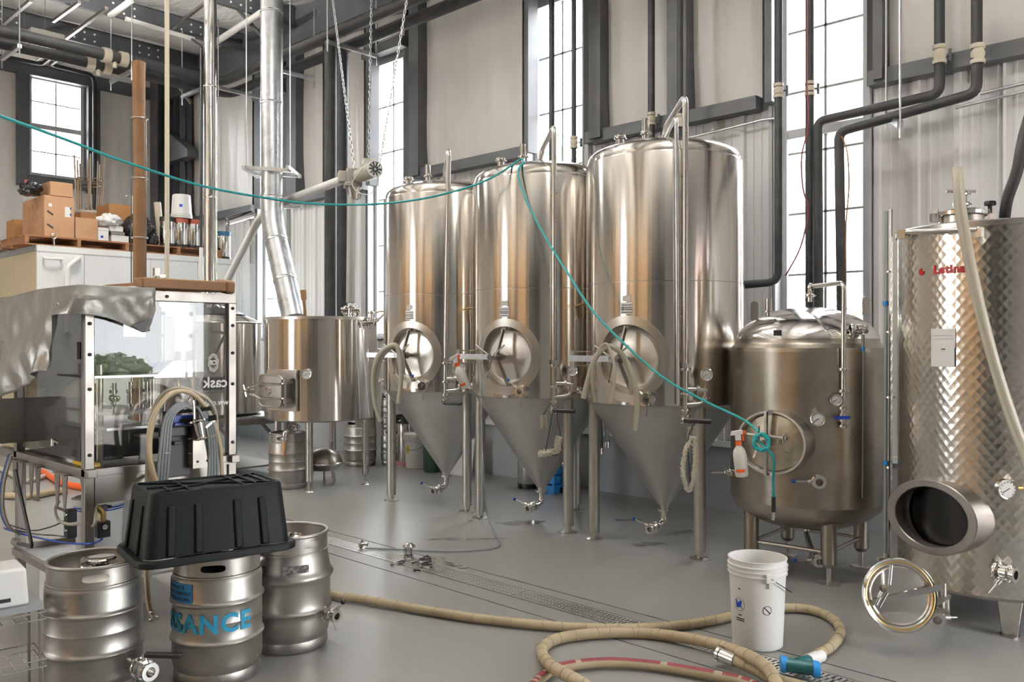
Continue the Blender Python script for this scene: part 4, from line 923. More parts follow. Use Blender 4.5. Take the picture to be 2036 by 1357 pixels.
# ---------------------------------------------------------------- kegs
def holed_band(R, z0, z1, azs, bw, rh, hx, N=40, power=.6):
    """band of a cylinder with rounded slots at the azimuths azs (radians)"""
    m = MB(); zc = (z0+z1)/2; hh = (z1-z0)/2; sg = lambda c: (1 if c >= 0 else -1)*abs(c)**power
    azs = sorted(azs)
    for a0 in azs:
        b = len(m.v); K = 3
        for k in range(K+1):
            t = k/K
            for i in range(N):
                a = 2*PI*(i+.5)/N; c, s = math.cos(a), math.sin(a); q = min(bw/max(abs(c), 1e-6), hh/max(abs(s), 1e-6)); x = (1-t)*rh*hx*sg(c)+t*q*c; z = (1-t)*rh*sg(s)+t*q*s
                th = a0+x/R; m.v.append(V((R*math.sin(th), -R*math.cos(th), zc+z)))
        m.f += [(b+k*N+i, b+k*N+(i+1) % N, b+(k+1)*N+(i+1) % N, b+(k+1)*N+i) for k in range(K) for i in range(N)]
        for sx in (1, -1):                                  # square the corners off
            for sz in (1, -1):
                a = math.atan2(sz*hh, sx*bw) % (2*PI); i = int(a/(2*PI)*N-.5) % N; j = (i+1) % N
                th = a0+sx*bw/R; p = m.v; m.add([p[b+K*N+i], p[b+K*N+j], V((R*math.sin(th), -R*math.cos(th), zc+sz*hh))], [(0, 1, 2)])
    for k, a0 in enumerate(azs):
        a1 = azs[(k+1) % len(azs)]+(2*PI if k == len(azs)-1 else 0); s, e = a0+bw/R, a1-bw/R
        m.grid(lambda u, v: V((R*math.sin(s+(e-s)*u), -R*math.cos(s+(e-s)*u), z0+(z1-z0)*v)), 20, 1)
    for i, p in enumerate(m.v): m.n[i] = V((p.x, p.y, 0)).normalized()
    return m
KP = {}
def keg(label, loc, rz, group=None, R=.203, style=0, H=.59, name='keg'):
    t = thing(name, label, 'keg', loc, rz, group)
    rib = lambda z, h=.010, w=.017: [(R, z-w), (R+h*.5, z-w*.55), (R+h, z-w*.2), (R+h, z+w*.2), (R+h*.5, z+w*.55), (R, z+w)]
    prof = [(R-.03, .045), (R-.012, .055), (R-.004, .075), (R, .095)]
    if style == 1: prof += [(R+.004, .16)]+[(r+.004, z) for r, z in rib(.20)]+[(R+.006, .25)]+[(r+.006, z) for r, z in rib(.37, .016, .03)]+[(R+.004, .41), (R-.006, .47), (R-.014, .49)]
    else: prof += rib(.198)+[(R, .285), (R+.002, .289), (R, .293)]+rib(.375)+[(R, .47), (R-.004, .487), (R-.012, .497)]
    s_ = H/.59; prof = [(r, z*s_) for r, z in prof]
    part('body', MB().lathe(prof, 56), M['keg'], t)
    part('top_dish', MB().lathe([(R-.012, .495*s_), (R-.03, .505*s_), (R-.08, .525*s_), (.06, .535*s_), (0, .535*s_)], 40), M['keg'], t)
    ch = holed_band(R-.009, .50*s_, .578*s_, (.35, .35+PI), .085, .0165, 3.3); part('chime', ch, M['keg'], t)
    part('rim', MB().torus((0, 0, .583*s_), R-.010, .0085, n=56, m=10), M['keg'], t)
    part('chime_seam', MB().lathe([(R-.013, .489*s_), (R-.003, .493*s_), (R-.003, .499*s_), (R-.012, .503*s_)], 56), M['keg'], t)
    part('foot_ring', MB().lathe([(R-.012, .056), (R-.008, .045), (R-.008, .012), (R-.016, 0), (R-.024, .004), (R-.02, .045)], 56), M['keg'], t)
    nk = part('neck', MB().lathe([(.045, .525*s_), (.045, .556*s_), (.032, .56*s_), (.03, .55*s_), (0, .55*s_)], 24).torus((0, 0, .556*s_), .06, .006, n=24, m=6), M['polish'], t)
    return t
def keg_valve(t, p, d, lever, knob, black=False):
    v = valve(t, p, d, lever, .024, knob, nm='tap_valve')
    part('spout_pipe', MB().cyl(V(p)-V(d)*.14, V(p)-V(d)*.03, .02, n=14), M['steel'], t)
    return v
k1 = keg('dull steel keg with an open neck under the plastic tub corner, beside the wire rack', CW(-1.893, 3.88), .9, 'front kegs')
R1 = MX.Rotation(-.9, 3, 'Z')
p = R1 @ (P(288, 1332, 3.72)-CW(-1.893, 3.88)); dd = (R1 @ (-FW*.6+RT*.75)).normalized()
v1 = valve(k1, p, dd, R1 @ V((0, 0, .02)), .03, None, nm='tap_valve'); part('black_handle', MB().bar(p+V((0, 0, .065)), p+V((0, 0, .068))+R1 @ (RT*.17-FW*.02), .03, .022), M['black'], v1, label='black lever handle', bevel=.006)
part('spout_pipe', MB().cyl(p-dd*.16, p-dd*.03, .022, n=14), M['steel'], k1)
# hinged clip lid inside the rim of this keg
lid = MB().lathe([(0, .56), (.05, .562), (.062, .566), (.066, .572), (.06, .578), (.04, .575), (0, .573)], 32, (.02, .03, .005)); part('clamp_lid', lid, M['chrome'], k1)
k2 = keg('steel keg with cyan stencil letters and a blue sticker, under the tub', CW(-1.393, 4.05), YAW-.12, 'front kegs')
RK = .205
tm = text_mb('RENAISSANCE', .115, MX.Translation((0, 0, .288)), .0008, wrap=RK+.001, bold=.004, align='RIGHT', space=1.12)
tm.v = [MX.Rotation(math.radians(70), 3, 'Z') @ p for p in tm.v]; part('stencil_lettering', tm, M['cyan'], k2, label='cyan stencil lettering')
sk = part('blue_sticker', curved_plate(RK, -72, -6, .385, .472, .002, 16), M['sticker'], k2, label='blue sticker with three lines of print')
for s_, z, x in (('RENAISSANCE', .453, 0), ('BREWING COMPANY', .427, 0), ('TULSA, OKLAHOMA', .402, 0)):
    q = text_mb(s_, .0225, MX.Rotation(math.radians(-37), 4, 'Z') @ MX.Translation((0, 0, z)), .0004, wrap=RK+.0025, bold=.0006); part('sticker_print', q, M['ink'], sk)
k3 = keg('stained steel keg with torn label marks and a black-knobbed tap, hose behind it', CW(-1.158, 4.45), YAW+.55, 'front kegs', style=1)
R3_ = MX.Rotation(-(YAW+.55), 3, 'Z'); p = R3_ @ (P(657, 1222, 4.36)-CW(-1.158, 4.45)); dd = (R3_ @ (RT*.8-FW*.6)).normalized()
keg_valve(k3, p, dd, R3_ @ (RT*.03+V((0, 0, .03))), 'black'); part('tap_lever', MB().cyl(p, p+R3_ @ RT*.03-V((0, 0, .08)), .004, n=6), M['steel'], k3)
grime = mat('dark_label_residue', (.10, .09, .08), .7, var=(60, (.3, .28, .26), .45, .6))
for b0, b1, z0, z1 in ((-8, 4, .40, .45), (-2, 30, .41, .448), (-52, -32, .38, .45)): part('label_residue', curved_plate(RK+.004, b0-20, b1-20, z0, z1, .0015), grime, k3)
# ---------------------------------------------------------------- upturned black tub on the kegs
def tub():
    c = CW(-1.43, 4.02, .592); t = thing('plastic_tub', 'black plastic tub upside down across three kegs', 'tub', c, math.radians(43.8+33.0))
    t.rotation_euler = (0, 0, YAW+math.radians(36))
    L, Wd, H = .66, .43, .315
    def ring(l, w, r, z, n=5):
        o = []
        for cx, cyy, s in ((l/2-r, w/2-r, 0), (-l/2+r, w/2-r, 90), (-l/2+r, -w/2+r, 180), (l/2-r, -w/2+r, 270)):
            for i in range(n+1): a = math.radians(s+90*i/n); o.append(V((cx+r*math.cos(a), cyy+r*math.sin(a), z)))
        return o
    m = MB(); rs = [ring(L, Wd, .06, .035), ring(L-.06, Wd-.06, .045, H-.015), ring(L-.075, Wd-.075, .04, H), ring(L-.10, Wd-.10, .03, H), ring(L-.105, Wd-.105, .03, H-.008)]
    for r in rs: m.v += r
    n = len(rs[0]); m.f = [(k*n+i, k*n+(i+1) % n, (k+1)*n+(i+1) % n, (k+1)*n+i) for k in range(4) for i in range(n)]+[tuple(range(4*n, 5*n))]
    part('body', m, M['tub'], t)
    r = MB(); rs = [ring(L-.01, Wd-.01, .06, .03), ring(L+.05, Wd+.05, .08, .034), ring(L+.062, Wd+.062, .085, .026), ring(L+.062, Wd+.062, .085, .004), ring(L+.05, Wd+.05, .08, .0), ring(L+.04, Wd+.04, .078, .02)]
    for q in rs: r.v += q
    r.f = [(k*n+i, k*n+(i+1) % n, (k+1)*n+(i+1) % n, (k+1)*n+i) for k in range(5) for i in range(n)]; part('rim', r, M['tub'], t)
    for sy in (-1, 1):
        for x in (-.22, -.10, .08, .20): part('wall_rib', MB().bar((x, sy*(Wd/2+.004), .04), (x*.95, sy*(Wd/2-.022), H-.06), .034, .016, (0, 1, 0)), M['tub'], t, bevel=.006)
    for sx in (-1, 1):
        for y in (-.1, .1): part('wall_rib', MB().bar((sx*(L/2+.004), y, .04), (sx*(L/2-.022), y*.95, H-.06), .034, .016, (1, 0, 0)), M['tub'], t, bevel=.006)
    zt = H-.004
    for a, b in (((-.27, -.155), (0, 0)), ((-.27, .155), (0, 0)), ((.27, -.155), (0, 0)), ((.27, .155), (0, 0)), ((-.12, -.155), (-.12, .155)), ((.12, -.155), (.12, .155)), ((.18, -.15), (.18, .15)), ((.235, -.15), (.235, .15)), ((-.27, 0), (-.12, 0)), ((-.20, -.15), (-.20, -.02)), ((-.08, -.155), (.08, -.155))):
        part('base_rib', MB().bar((*a, zt), (*b, zt), .009, .012), M['tub'], t)
    return t
TUB = tub()
# ---------------------------------------------------------------- white bucket by the hose
def bucket(nm, lab, loc, rz, H=.455, r0=.126, r1=.145, lid=False, flip=False, bail=True, marks=True, group=None, mt='bucket', turn=0):
    t = thing(nm, lab, 'bucket', loc, rz, group); q = lambda z: r0+(r1-r0)*z/H
    prof = [(0, 0), (r0-.01, 0), (r0, .008)]
    for k in range(1, 6): prof.append((q(H*.8*k/5), H*.8*k/5))
    for z in (H*.84, H*.89, H*.94): prof += [(q(z), z-.008), (q(z)+.008, z-.006), (q(z)+.008, z-.002), (q(z), z)]
    prof += [(q(H)-.001, H-.006), (q(H)+.004, H-.004), (q(H)+.004, H), (q(H)-.004, H), (q(H*.5)-.005, H*.5), (r0-.006, .01), (0, .008)]
    part('body', MB().lathe(prof, 48), M[mt], t)
    if lid: part('lid', MB().lathe([(q(H)+.01, H-.03), (q(H)+.012, H+.004), (q(H)-.005, H+.008), (q(H)-.012, H), (0, H)], 48), M['white'], t)
    if bail:
        R = q(H*.83)+.012; z = H*.83
        tr = rotm('Z', turn)
        for sx in (-1, 1):
            e_ = MB().box((sx*(R-.006), 0, z), (.014, .05, .045)).box((sx*(R-.008), 0, z-.035), (.01, .022, .03)); e_.v = [tr @ p for p in e_.v]; part('bail_ear', e_, M[mt], t, bevel=.003)
        pts = [V((R*math.cos(a), -R*.9*math.sin(a)*.6-.0, z-R*.95*math.sin(a)*.75)) for a in [PI*i/16 for i in range(17)]]
        pts = [tr @ V((p.x, p.y-.09*math.sin(PI*i/16), p.z)) for i, p in enumerate(pts)]
        part('bail', MB().tube(pts, .0025, 6), M['ink'], t)
    return t
bk = bucket('bucket', 'tall open white bucket standing in the hose loop on the floor', CW(1.27, 4.43), YAW+.50, turn=math.radians(71))
# carry side: prohibition ring turned to the viewer, round crest on the left flank
def on_bucket(b, z, r0=.126, r1=.145, H=.455): return az(b, r0+(r1-r0)*z/H+.0008, z)
def ring_mark(t, b, z, R, w, bar=False, mt='ink', nm='ring_mark'):
    m = MB(); n = 40
    m.grid(lambda u, v: on_bucket(b+math.degrees((R-w*v)*math.cos(2*PI*u)/.137), z+(R-w*v)*math.sin(2*PI*u)), n, 1)
    if bar: m.grid(lambda u, v: on_bucket(b+math.degrees(((u-.5)*2*R*.9*.707+(v-.5)*w)/.137), z-(u-.5)*2*R*.9*.707+(v-.5)*w), 10, 1)
    return part(nm, m, M[mt], t, sharp=0)
ring_mark(bk, -24, .215, .0235, .0032, True, nm='prohibition_mark')
ring_mark(bk, -86, .23, .034, .002, nm='crest_ring')
cr = MB(); poly = [(-.02, -.018), (-.022, .02), (0, .024), (.016, .022), (.018, .006), (.012, -.004), (.016, -.012), (.022, -.026), (.008, -.012), (0, -.018)]
cr.v = [on_bucket(-86+math.degrees(x/.137), .23+z) for x, z in poly]; cr.f = [tuple(range(len(poly)))]; part('blue_crest', cr, M['blue'], bk, label='blue crest', sharp=0)
for z, wd in ((.31, .008), (.176, .01), (.158, .026), (.148, .026)): part('print_line', MB().grid(lambda u, v: on_bucket(-84+math.degrees(wd*(u-.5)*2/.137), z+.006*(v-.5)), 6, 1), M['ink'], bk, sharp=0)
# ---------------------------------------------------------------- hoses on the floor
def hose(nm, lab, pts, r, mt, k=8, n=10, cat='hose', group=None, closed=False):
    pts = cat_pts(pts, k, closed); base = V((pts[0].x, pts[0].y, 0))
    t = thing(nm, lab, cat, base, 0, group); part('tube', MB().tube([p-base for p in pts], r, n, closed=closed), M[mt], t); return t, pts, base
hr = .026
hp = [F(x, y, .03) for x, y in ((560, 1150), (660, 1182), (730, 1193), (830, 1211), (930, 1227), (1030, 1239), (1130, 1247), (1230, 1250), (1330, 1246), (1420, 1233), (1490, 1217), (1560, 1209), (1615, 1213), (1655, 1231), (1671, 1256), (1655, 1283), (1625, 1302), (1606, 1314))]
H1, hpp, hb = hose('transfer_hose', 'long tan rubber hose crossing the floor behind the white bucket to a blue-handled tee', hp, hr, 'tan_hose')
def bands(par, pts, base, r, mt, step, w, nm, ph=0, lo=0, hi=1e9):
    acc = 0; nxt = step
    for i in range(1, len(pts)):
        acc += (pts[i]-pts[i-1]).length
        if acc > nxt and lo < acc < hi:
            nxt = acc+step*random.uniform(.5, 1.6); d = (pts[i]-pts[i-1]).normalized(); u, w_, _ = frame(d); d = (d+u*.35*random.uniform(-1, 1)).normalized()
            part(nm, MB().torus(pts[i]-base, r+.0004, .0014, d, 16, 4), mt, par)
line = mat('hose_crease', (.26, .2, .12), .7)
bands(H1, hpp, hb, hr, line, .10, .003, 'wrap_mark')
e = F(1606, 1314, .035)-hb; e2 = F(1585, 1322, .045)-hb
tl = mat('teal_fitting', (.01, .10, .11), .4)
tee = part('hose_tee', MB().cyl(e, e2, .026, .03, 14).cyl(F(1560, 1322, .05)-hb, F(1620, 1330, .05)-hb, .032, n=16), tl, H1, label='dark teal tee fitting')
for px, py in ((1558, 1321), (1622, 1331)):
    q = F(px, py, .05)-hb; part('blue_cap', MB().lathe([(0, -.016), (.038, -.014), (.04, 0), (.036, .016), (0, .018)], 12, q, RT*.98-FW*.15), M['sticker'], H1, label='blue cap')
part('ferrule', MB().cyl(e+(e-e2)*1.3, e, .03, n=14), M['white'], H1)
lp_ = [F(x, y, z) for x, y, z in ((1455, 1311, .05), (1500, 1330, .04), (1540, 1352, .035))]+[CW(1.30, 3.75, .03), CW(1.15, 3.45, .03), CW(.75, 3.35, .03), CW(.4, 3.55, .03)]+[F(x, y, z) for x, y, z in ((1210, 1395, .05), (1140, 1350, .085), (1093, 1322, .07), (1078, 1293, .03), (1110, 1270, .03), (1200, 1259, .03), (1300, 1261, .03), (1400, 1276, .05), (1480, 1301, .09), (1525, 1328, .10), (1542, 1357, .09))]+[CW(1.12, 3.50, .07), CW(.98, 3.38, .05)]
H2, hp2, hb2 = hose('transfer_hose', 'thick tan rubber hose coiled on the floor with a steel ferrule end', lp_, .029, 'tan_hose', 7, 12)
bands(H2, hp2, hb2, .029, line, .07, .003, 'wrap_mark')
q = lp_[0]-hb2; part('ferrule', MB().cyl(q-(lp_[1]-lp_[0]).normalized()*.06, q+(lp_[1]-lp_[0]).normalized()*.02, .034, n=16).cyl(q-(lp_[1]-lp_[0]).normalized()*.075, q-(lp_[1]-lp_[0]).normalized()*.06, .04, n=16), M['polish'], H2, label='steel ferrule')
rp = [CW(.2, 3.75, .03)]+[F(x, y, .03) for x, y in ((1060, 1372), (1078, 1347), (1115, 1328), (1200, 1318), (1300, 1324), (1410, 1342), (1470, 1354), (1512, 1372))]+[CW(1.08, 3.6, .03)]
H3, hp3, hb3 = hose('transfer_hose', 'pale hose with a worn dark red stripe inside the hose coil', rp, .024, 'tan_hose', 8, 12)
rs = MB()
for i in range(4, len(hp3)-4):
    if random.random() < .2: continue
    p, q2 = hp3[i]-hb3, hp3[i+1]-hb3; d = (q2-p).normalized(); s = d.cross(V((0, 0, 1))); rows = []
    for pp in (p, q2): rows += [pp+V((0, 0, 1))*.0246*math.cos(a)+s*.0246*math.sin(a) for a in (-.75, -.4, 0, .4, .75)]
    rs.add(rows, [(k, k+1, 6+k, 5+k) for k in range(4)])
part('red_stripe', rs, M['red'], H3, label='worn dark red stripe', kind='stuff')
# small parts by the drain -------------------------------------------------
sg = F(813, 1112); t = thing('sight_glass', 'small upright steel and glass fitting standing by the drain grate', 'fitting', sg)
part('ferrule', MB().lathe([(0, 0), (.04, 0), (.04, .008), (.03, .012), (.03, .03)], 20), M['polish'], t)
part('sight_tube', MB().lathe([(.026, .012), (.026, .085)], 20), M['clear'], t)
for k in range(3): a = k*2.1; part('tie_rod', MB().cyl((.034*math.cos(a), .034*math.sin(a), .01), (.034*math.cos(a), .034*math.sin(a), .09), .004, n=6), M['polish'], t)
part('top_cap', MB().lathe([(.044, .085), (.046, .09), (.044, .098), (.034, .10), (.03, .112), (.02, .114), (0, .112)], 20), M['polish'], t)
c0 = F(718, 1091); t = thing('end_cap', 'small steel cap on edge on the far end of the grate', 'fitting', c0)
part('cap_disc', MB().lathe([(0, -.006), (.03, -.006), (.033, 0), (.03, .006), (0, .006)], 20, (0, 0, .034), RT*.9-FW*.4), M['steel'], t); part('cap_stem', MB().cyl((0, 0, .034), V((0, 0, .034))+RT*.045, .012, n=10).lathe([(0, 0), (.02, 0), (.02, .006), (0, .006)], 14, V((0, 0, .034))+RT*.045, RT), M['steel'], t)
gk = None
spots = [(786, 1121), (797, 1118), (826, 1118), (833, 1126), (842, 1112), (845, 1121), (850, 1129), (854, 1112), (856, 1120), (860, 1107), (829, 1134), (849, 1110), (838, 1119), (862, 1127)]
for i, (x, y) in enumerate(spots):
    z = .008+(.02 if 4 <= i < 10 else 0); p = F(x, y, z)
    m = MB().torus((0, 0, 0), random.choice((.024, .028, .02)), .0055, (random.uniform(-.35, .35), random.uniform(-.35, .35), 1), 18, 6)
    o = single('gasket', m, M['black'] if i % 3 else M['frame'], 'black rubber ring in the heap of rings by the drain grate' if i % 3 else 'grey steel clamp ring in the heap of rings by the drain grate', 'gasket', 'loose rings by the drain'); o.location = p
t = thing('clamp', 'open steel clamp lying past the clear cup by the drain', 'clamp', F(908, 1126, .01))
part('clamp_jaw', MB().torus((0, 0, 0), .035, .007, (0, 0, 1), 14, 6, .3, PI), M['steel'], t); part('clamp_jaw', MB().torus((.03, .035, 0), .035, .007, (0, 0, 1), 14, 6, 3.4, 6.2), M['steel'], t)
part('wing_nut', MB().cyl((-.035, .0, 0), (-.10, .01, .0), .006, n=6).bar((-.10, -.012, .004), (-.10, .03, .004), .012, .008), M['steel'], t)
t = thing('measuring_cup', 'clear plastic cup standing among the rings by the drain', 'cup', F(871, 1137))
part('cup_wall', MB().lathe([(0, .002), (.035, .002), (.038, .01), (.047, .10), (.049, .102)], 28), M['clear'], t); part('spout', MB().box((.05, 0, .098), (.014, .02, .008)), M['clear'], t)
# clear tube hanging from the middle fermenter and lying on the floor
tp = [P(958, 722, 6.6), P(956, 760, 6.62), P(958, 860, 6.75), F(962, 975, .01), F(975, 1035, .01), F(992, 1070, .01), F(992, 1086, .01), F(960, 1092, .01), F(880, 1094, .01), F(780, 1092, .01), F(722, 1091, .01)]
tp[3] = P(963, 965, 6.9)
tp = [P(958, 722, 6.62), P(957, 790, 6.62), P(958, 880, 6.62), P(962, 950, 6.62), F(968, 1020, .05), F(985, 1063, .01), F(994, 1078, .01), F(980, 1090, .01), F(900, 1096, .01), F(800, 1093, .01), F(726, 1090, .01)]
hose('clear_tube', 'thin clear tube dropping beside the middle fermenter and running over the floor', tp, .0065, 'smoke', 8, 8, 'tube')
# ---------------------------------------------------------------- canning machine
MC = CW(-2.197, 4.4)                                       # its near corner; faces +X and -Y
LY, LX, ZD, ZTOP = .845, 1.62, .905, 1.835
mc = thing('canning_machine', 'steel-framed canning machine with clear guards and looped filling hoses', 'machine', MC)
ps = .05
def lx(px, py, x): return PX(px, py, MC.x+x)-MC             # on its plane X = MC.x + x
def lyp(px, py, y): return PY(px, py, MC.y+y)-MC
def bolt(par, p, d): part('bolt', MB().cyl(p, V(p)+V(d)*.007, .0095, n=8).cyl(V(p)+V(d)*.007, V(p)+V(d)*.011, .005, n=6), M['ink'], par)
for x, y in ((-ps/2, ps/2), (-ps/2, LY-ps/2), (-LX+.5, ps/2), (-LX+.5, LY-ps/2)):
    o = part('post', MB().box((x, y, (ZD+ZTOP-.045)/2), (ps, ps, ZTOP-ZD-.045)), M['frame'], mc, bevel=.004)
    if x > -.1:
        for z in (.98, 1.32, 1.50, 1.66, 1.76): bolt(o, (0, y, z), (1, 0, 0))
for y in (ps/2, LY-ps/2):
    part('top_rail', MB().box((-LX/2-.03, y, ZTOP-.021), (LX-.06, ps-.002, .043)), M['frame'], mc, bevel=.004)
    part('deck_rail', MB().box((-LX/2+.02, y, ZD-.02), (LX+.04, ps, .04)), M['frame'], mc, bevel=.003)
for x in (-ps/2, -LX+.5):
    o = part('top_rail', MB().box((x, LY/2, ZTOP-.02), (ps, LY, .055)), M['frame'], mc, bevel=.004)
    part('deck_rail', MB().box((x, LY/2, ZD-.02), (ps, LY, .04)), M['frame'], mc, bevel=.003)
    if x > -.1: bolt(o, (0, .43, ZTOP-.02), (1, 0, 0))
part('roof_sheet', MB().box((-LX/2, LY/2, ZTOP+.005), (LX, LY, .006)), M['frame'], mc)
part('deck', MB().box((-LX/2, LY/2, ZD-.045), (LX, LY, .012)), M['frame'], mc)
part('front_guard', MB().box((-.012, LY/2, (ZD+ZTOP)/2), (.006, LY-.1, ZTOP-ZD-.04)), M['acryl'], mc, label='clear acrylic front guard')
part('side_guard', MB().box((-.55, .02, (ZD+ZTOP)/2), (.98, .006, ZTOP-ZD-.06)), M['acryl'], mc, label='clear acrylic side guard')
part('back_guard', MB().box((-.5, LY-.012, (ZD+ZTOP)/2), (.9, .006, ZTOP-ZD-.06)), M['acryl'], mc, label='clear acrylic back guard')
# legs and lower shelf
for x, y in ((-ps/2, ps/2), (-ps/2, LY-ps/2), (-1.1, ps/2), (-1.1, LY-ps/2)):
    o = part('leg', MB().box((x, y, .45), (.048, .048, .83)), M['frame'], mc, bevel=.003); part('foot', MB().cyl((x, y, .012), (x, y, .04), .012, n=8).lathe([(0, 0), (.035, 0), (.03, .012), (0, .014)], 16, (x, y, 0)), M['steel'], o)
for sx, d in ((-1, 0), (1, 1)):
    part('gusset', MB().prism([(0, 0), (.09, 0), (.0, -.16)] if d == 0 else [(0, 0), (0, -.16), (-.09, 0)], -.003, .003, MX.Translation((0, ps if d == 0 else ps/2, ZD-.04)) @ (MX.Rotation(PI/2, 4, 'Z') @ MX.Rotation(PI/2, 4, 'X') if d == 0 else MX.Translation((-ps, 0, 0)) @ MX.Rotation(PI/2, 4, 'X'))), M['frame'], mc)
part('front_apron', MB().box((-.02, LY/2, ZD-.11), (.006, LY, .15)), M['frame'], mc)
sh = part('lower_shelf', MB().box((-.55, LY/2, .30), (1.1, LY, .012)), M['galv'], mc)
for y in (.0, LY): part('shelf_rail', MB().box((-.55, y, .30), (1.15, .03, .04)), M['frame'], mc)
part('shelf_rail', MB().box((-1.12, LY/2, .31), (.03, LY, .05)), M['frame'], mc)
# can funnels hanging under the deck on the side face
for x in (-.28, -.70, -1.0):
    f = MB()
    for s in (-1, 1): f.prism([(-.045, 0), (.045, 0), (.012, -.20), (-.012, -.20)], -.002, .002, MX.Translation((x+s*.055, -.02, ZD-.04)) @ MX.Rotation(PI/2, 4, 'X'))
    f.bar((x-.07, -.02, ZD-.235), (x+.07, -.02, ZD-.235), .02, .006); f.bar((x-.09, -.02, ZD-.045), (x+.09, -.02, ZD-.045), .03, .006); part('chute_bracket', f, M['frame'], mc)
# infeed tray on the left
q = MB(); y0 = -.10
q.box((-1.28, y0, 1.12), (.50, .012, .30)).box((-1.28, y0+.36, 1.0), (.50, .012, .24)).box((-1.28, y0+.18, .97), (.50, .36, .012)).box((-1.035, y0+.18, 1.10), (.012, .36, .26)).bar((-1.53, y0-.008, 1.262), (-1.03, y0-.008, 1.262), .012, .035)
part('infeed_tray', q, M['frame'], mc)
for x in (-1.45, -1.1): bolt(mc, (x, y0-.014, 1.262), (0, -1, 0))
part('tray_knob', MB().cyl((-1.10, y0+.03, 1.28), (-1.10, y0+.03, 1.32), .012, n=8).lathe([(0, 0), (.04, .004), (.042, .02), (0, .03)], 16, (-1.10, y0+.03, 1.31)), M['black'], mc)
part('tray_edge', MB().bar((-1.55, y0-.02, 1.14), (-1.33, y0-.02, .97), .03, .05).bar((-1.33, y0-.02, .97), (-1.33, y0-.02, .94), .03, .03), M['ink'], mc)
gb = MB(); pA = lyp(30, 935, -.08); pB = lyp(64, 1088, -.12); pC = lyp(36, 1080, -.02)
gb.tube(fillet([pA, pB, pC], .03, 5), .010, 8); part('grab_bar', gb, M['black'], mc); part('bar_mount', MB().cyl(pC-V((.06, 0, 0)), pC+V((.05, 0, 0)), .024, n=12), M['frame'], mc)
# what can be seen inside: control box, dispenser heads, can rails, yellow door switch
part('control_box', MB().box((-.36, .34, 1.58), (.34, .30, .38)), M['dark'], mc, bevel=.01)
part('rating_plate', MB().box((-.187, .33, 1.64), (.004, .12, .09)), M['galv'], mc)
part('mounting_plate', MB().box((-.17, .52, 1.56), (.012, .06, .30)), M['white'], mc); part('mounting_plate', MB().box((-.28, .62, 1.66), (.01, .22, .30)), M['galv'], mc)
for y in (.535, .70):
    for z in (1.73, 1.60): part('plate_hole', MB().cyl((-.276, y, z), (-.272, y, z), .014, n=12), M['ink'], mc)
part('can_hood', MB().prism([(.0, 0), (.26, 0), (.26, .10), (.12, .10)], -.06, .06, MX.Translation((-.14, .38, 1.36)) @ MX.Rotation(PI/2, 4, 'Z') @ MX.Rotation(PI/2, 4, 'X')), M['galv'], mc, bevel=.004)
m = MB().cyl((-.10, .50, 1.32), (-.10, .68, 1.32), .035, n=16).cyl((-.10, .53, 1.32), (-.10, .56, 1.32), .045, n=16).cyl((-.10, .62, 1.32), (-.10, .65, 1.32), .045, n=16); part('seamer_motor', m, M['black'], mc)
for y in (.52, .60): part('motor_band', MB().cyl((-.10, y, 1.32), (-.10, y+.006, 1.32), .046, n=16), M['brass'], mc)
for i, (y, z) in enumerate(((.28, 1.18), (.28, 1.10), (.5, 1.04))): part('can_rail', MB().box((-.35, y, z), (.6, .30, .014)), M['white'] if i != 1 else M['galv'], mc)
for x, y in ((-.2, .15), (-.55, .18), (-.3, .42), (-.2, .5), (-.5, .55)): part('support_rod', MB().cyl((x, y, ZD-.04), (x, y, 1.44), .018, n=10), M['steel'], mc)
for k in range(4): y = .14+k*.09; part('pneumatic_cylinder', MB().cyl((-.22, y, 1.22), (-.22, y, 1.34), .016, n=10).cyl((-.22, y, 1.16), (-.22, y, 1.22), .006, n=8).cyl((-.22, y-.02, 1.29), (-.22, y+.02, 1.29), .01, n=8), M['polish'], mc)
part('cross_plate', MB().box((-.3, .3, 1.38), (.5, .5, .012)), M['galv'], mc)
part('clamp_knob', MB().cyl((-.16, .20, 1.26), (-.10, .20, 1.26), .02, n=10).ball((-.09, .20, 1.26), .016, 10), M['polish'], mc)
part('gear_housing', MB().box((-.5, .3, 1.0), (.5, .4, .16)).box((-.35, .2, .96), (.2, .2, .1)), M['dark'], mc, bevel=.01)
part('door_switch', MB().prism([(0, 0), (.11, 0), (.09, .07), (.07, .10)], -.01, .01, MX.Translation((-.20, .06, ZD+.01)) @ MX.Rotation(PI/2, 4, 'X')).box((-.17, .07, ZD+.012), (.22, .06, .02)), M['yellow'], mc, label='yellow door switch')
part('latch', MB().box((-.08, .012, 1.0), (.04, .02, .10)).box((-.09, .012, 1.52), (.04, .02, .09)), M['black'], mc, label='black hinge blocks', kind='stuff')
part('door_catch', MB().tube([(-.42, .0, 1.02), (-.40, -.02, 1.03), (-.30, -.02, 1.02)], .007, 8).cyl((-.43, -.01, .995), (-.43, -.01, 1.035), .012, n=8), M['chrome'], mc)
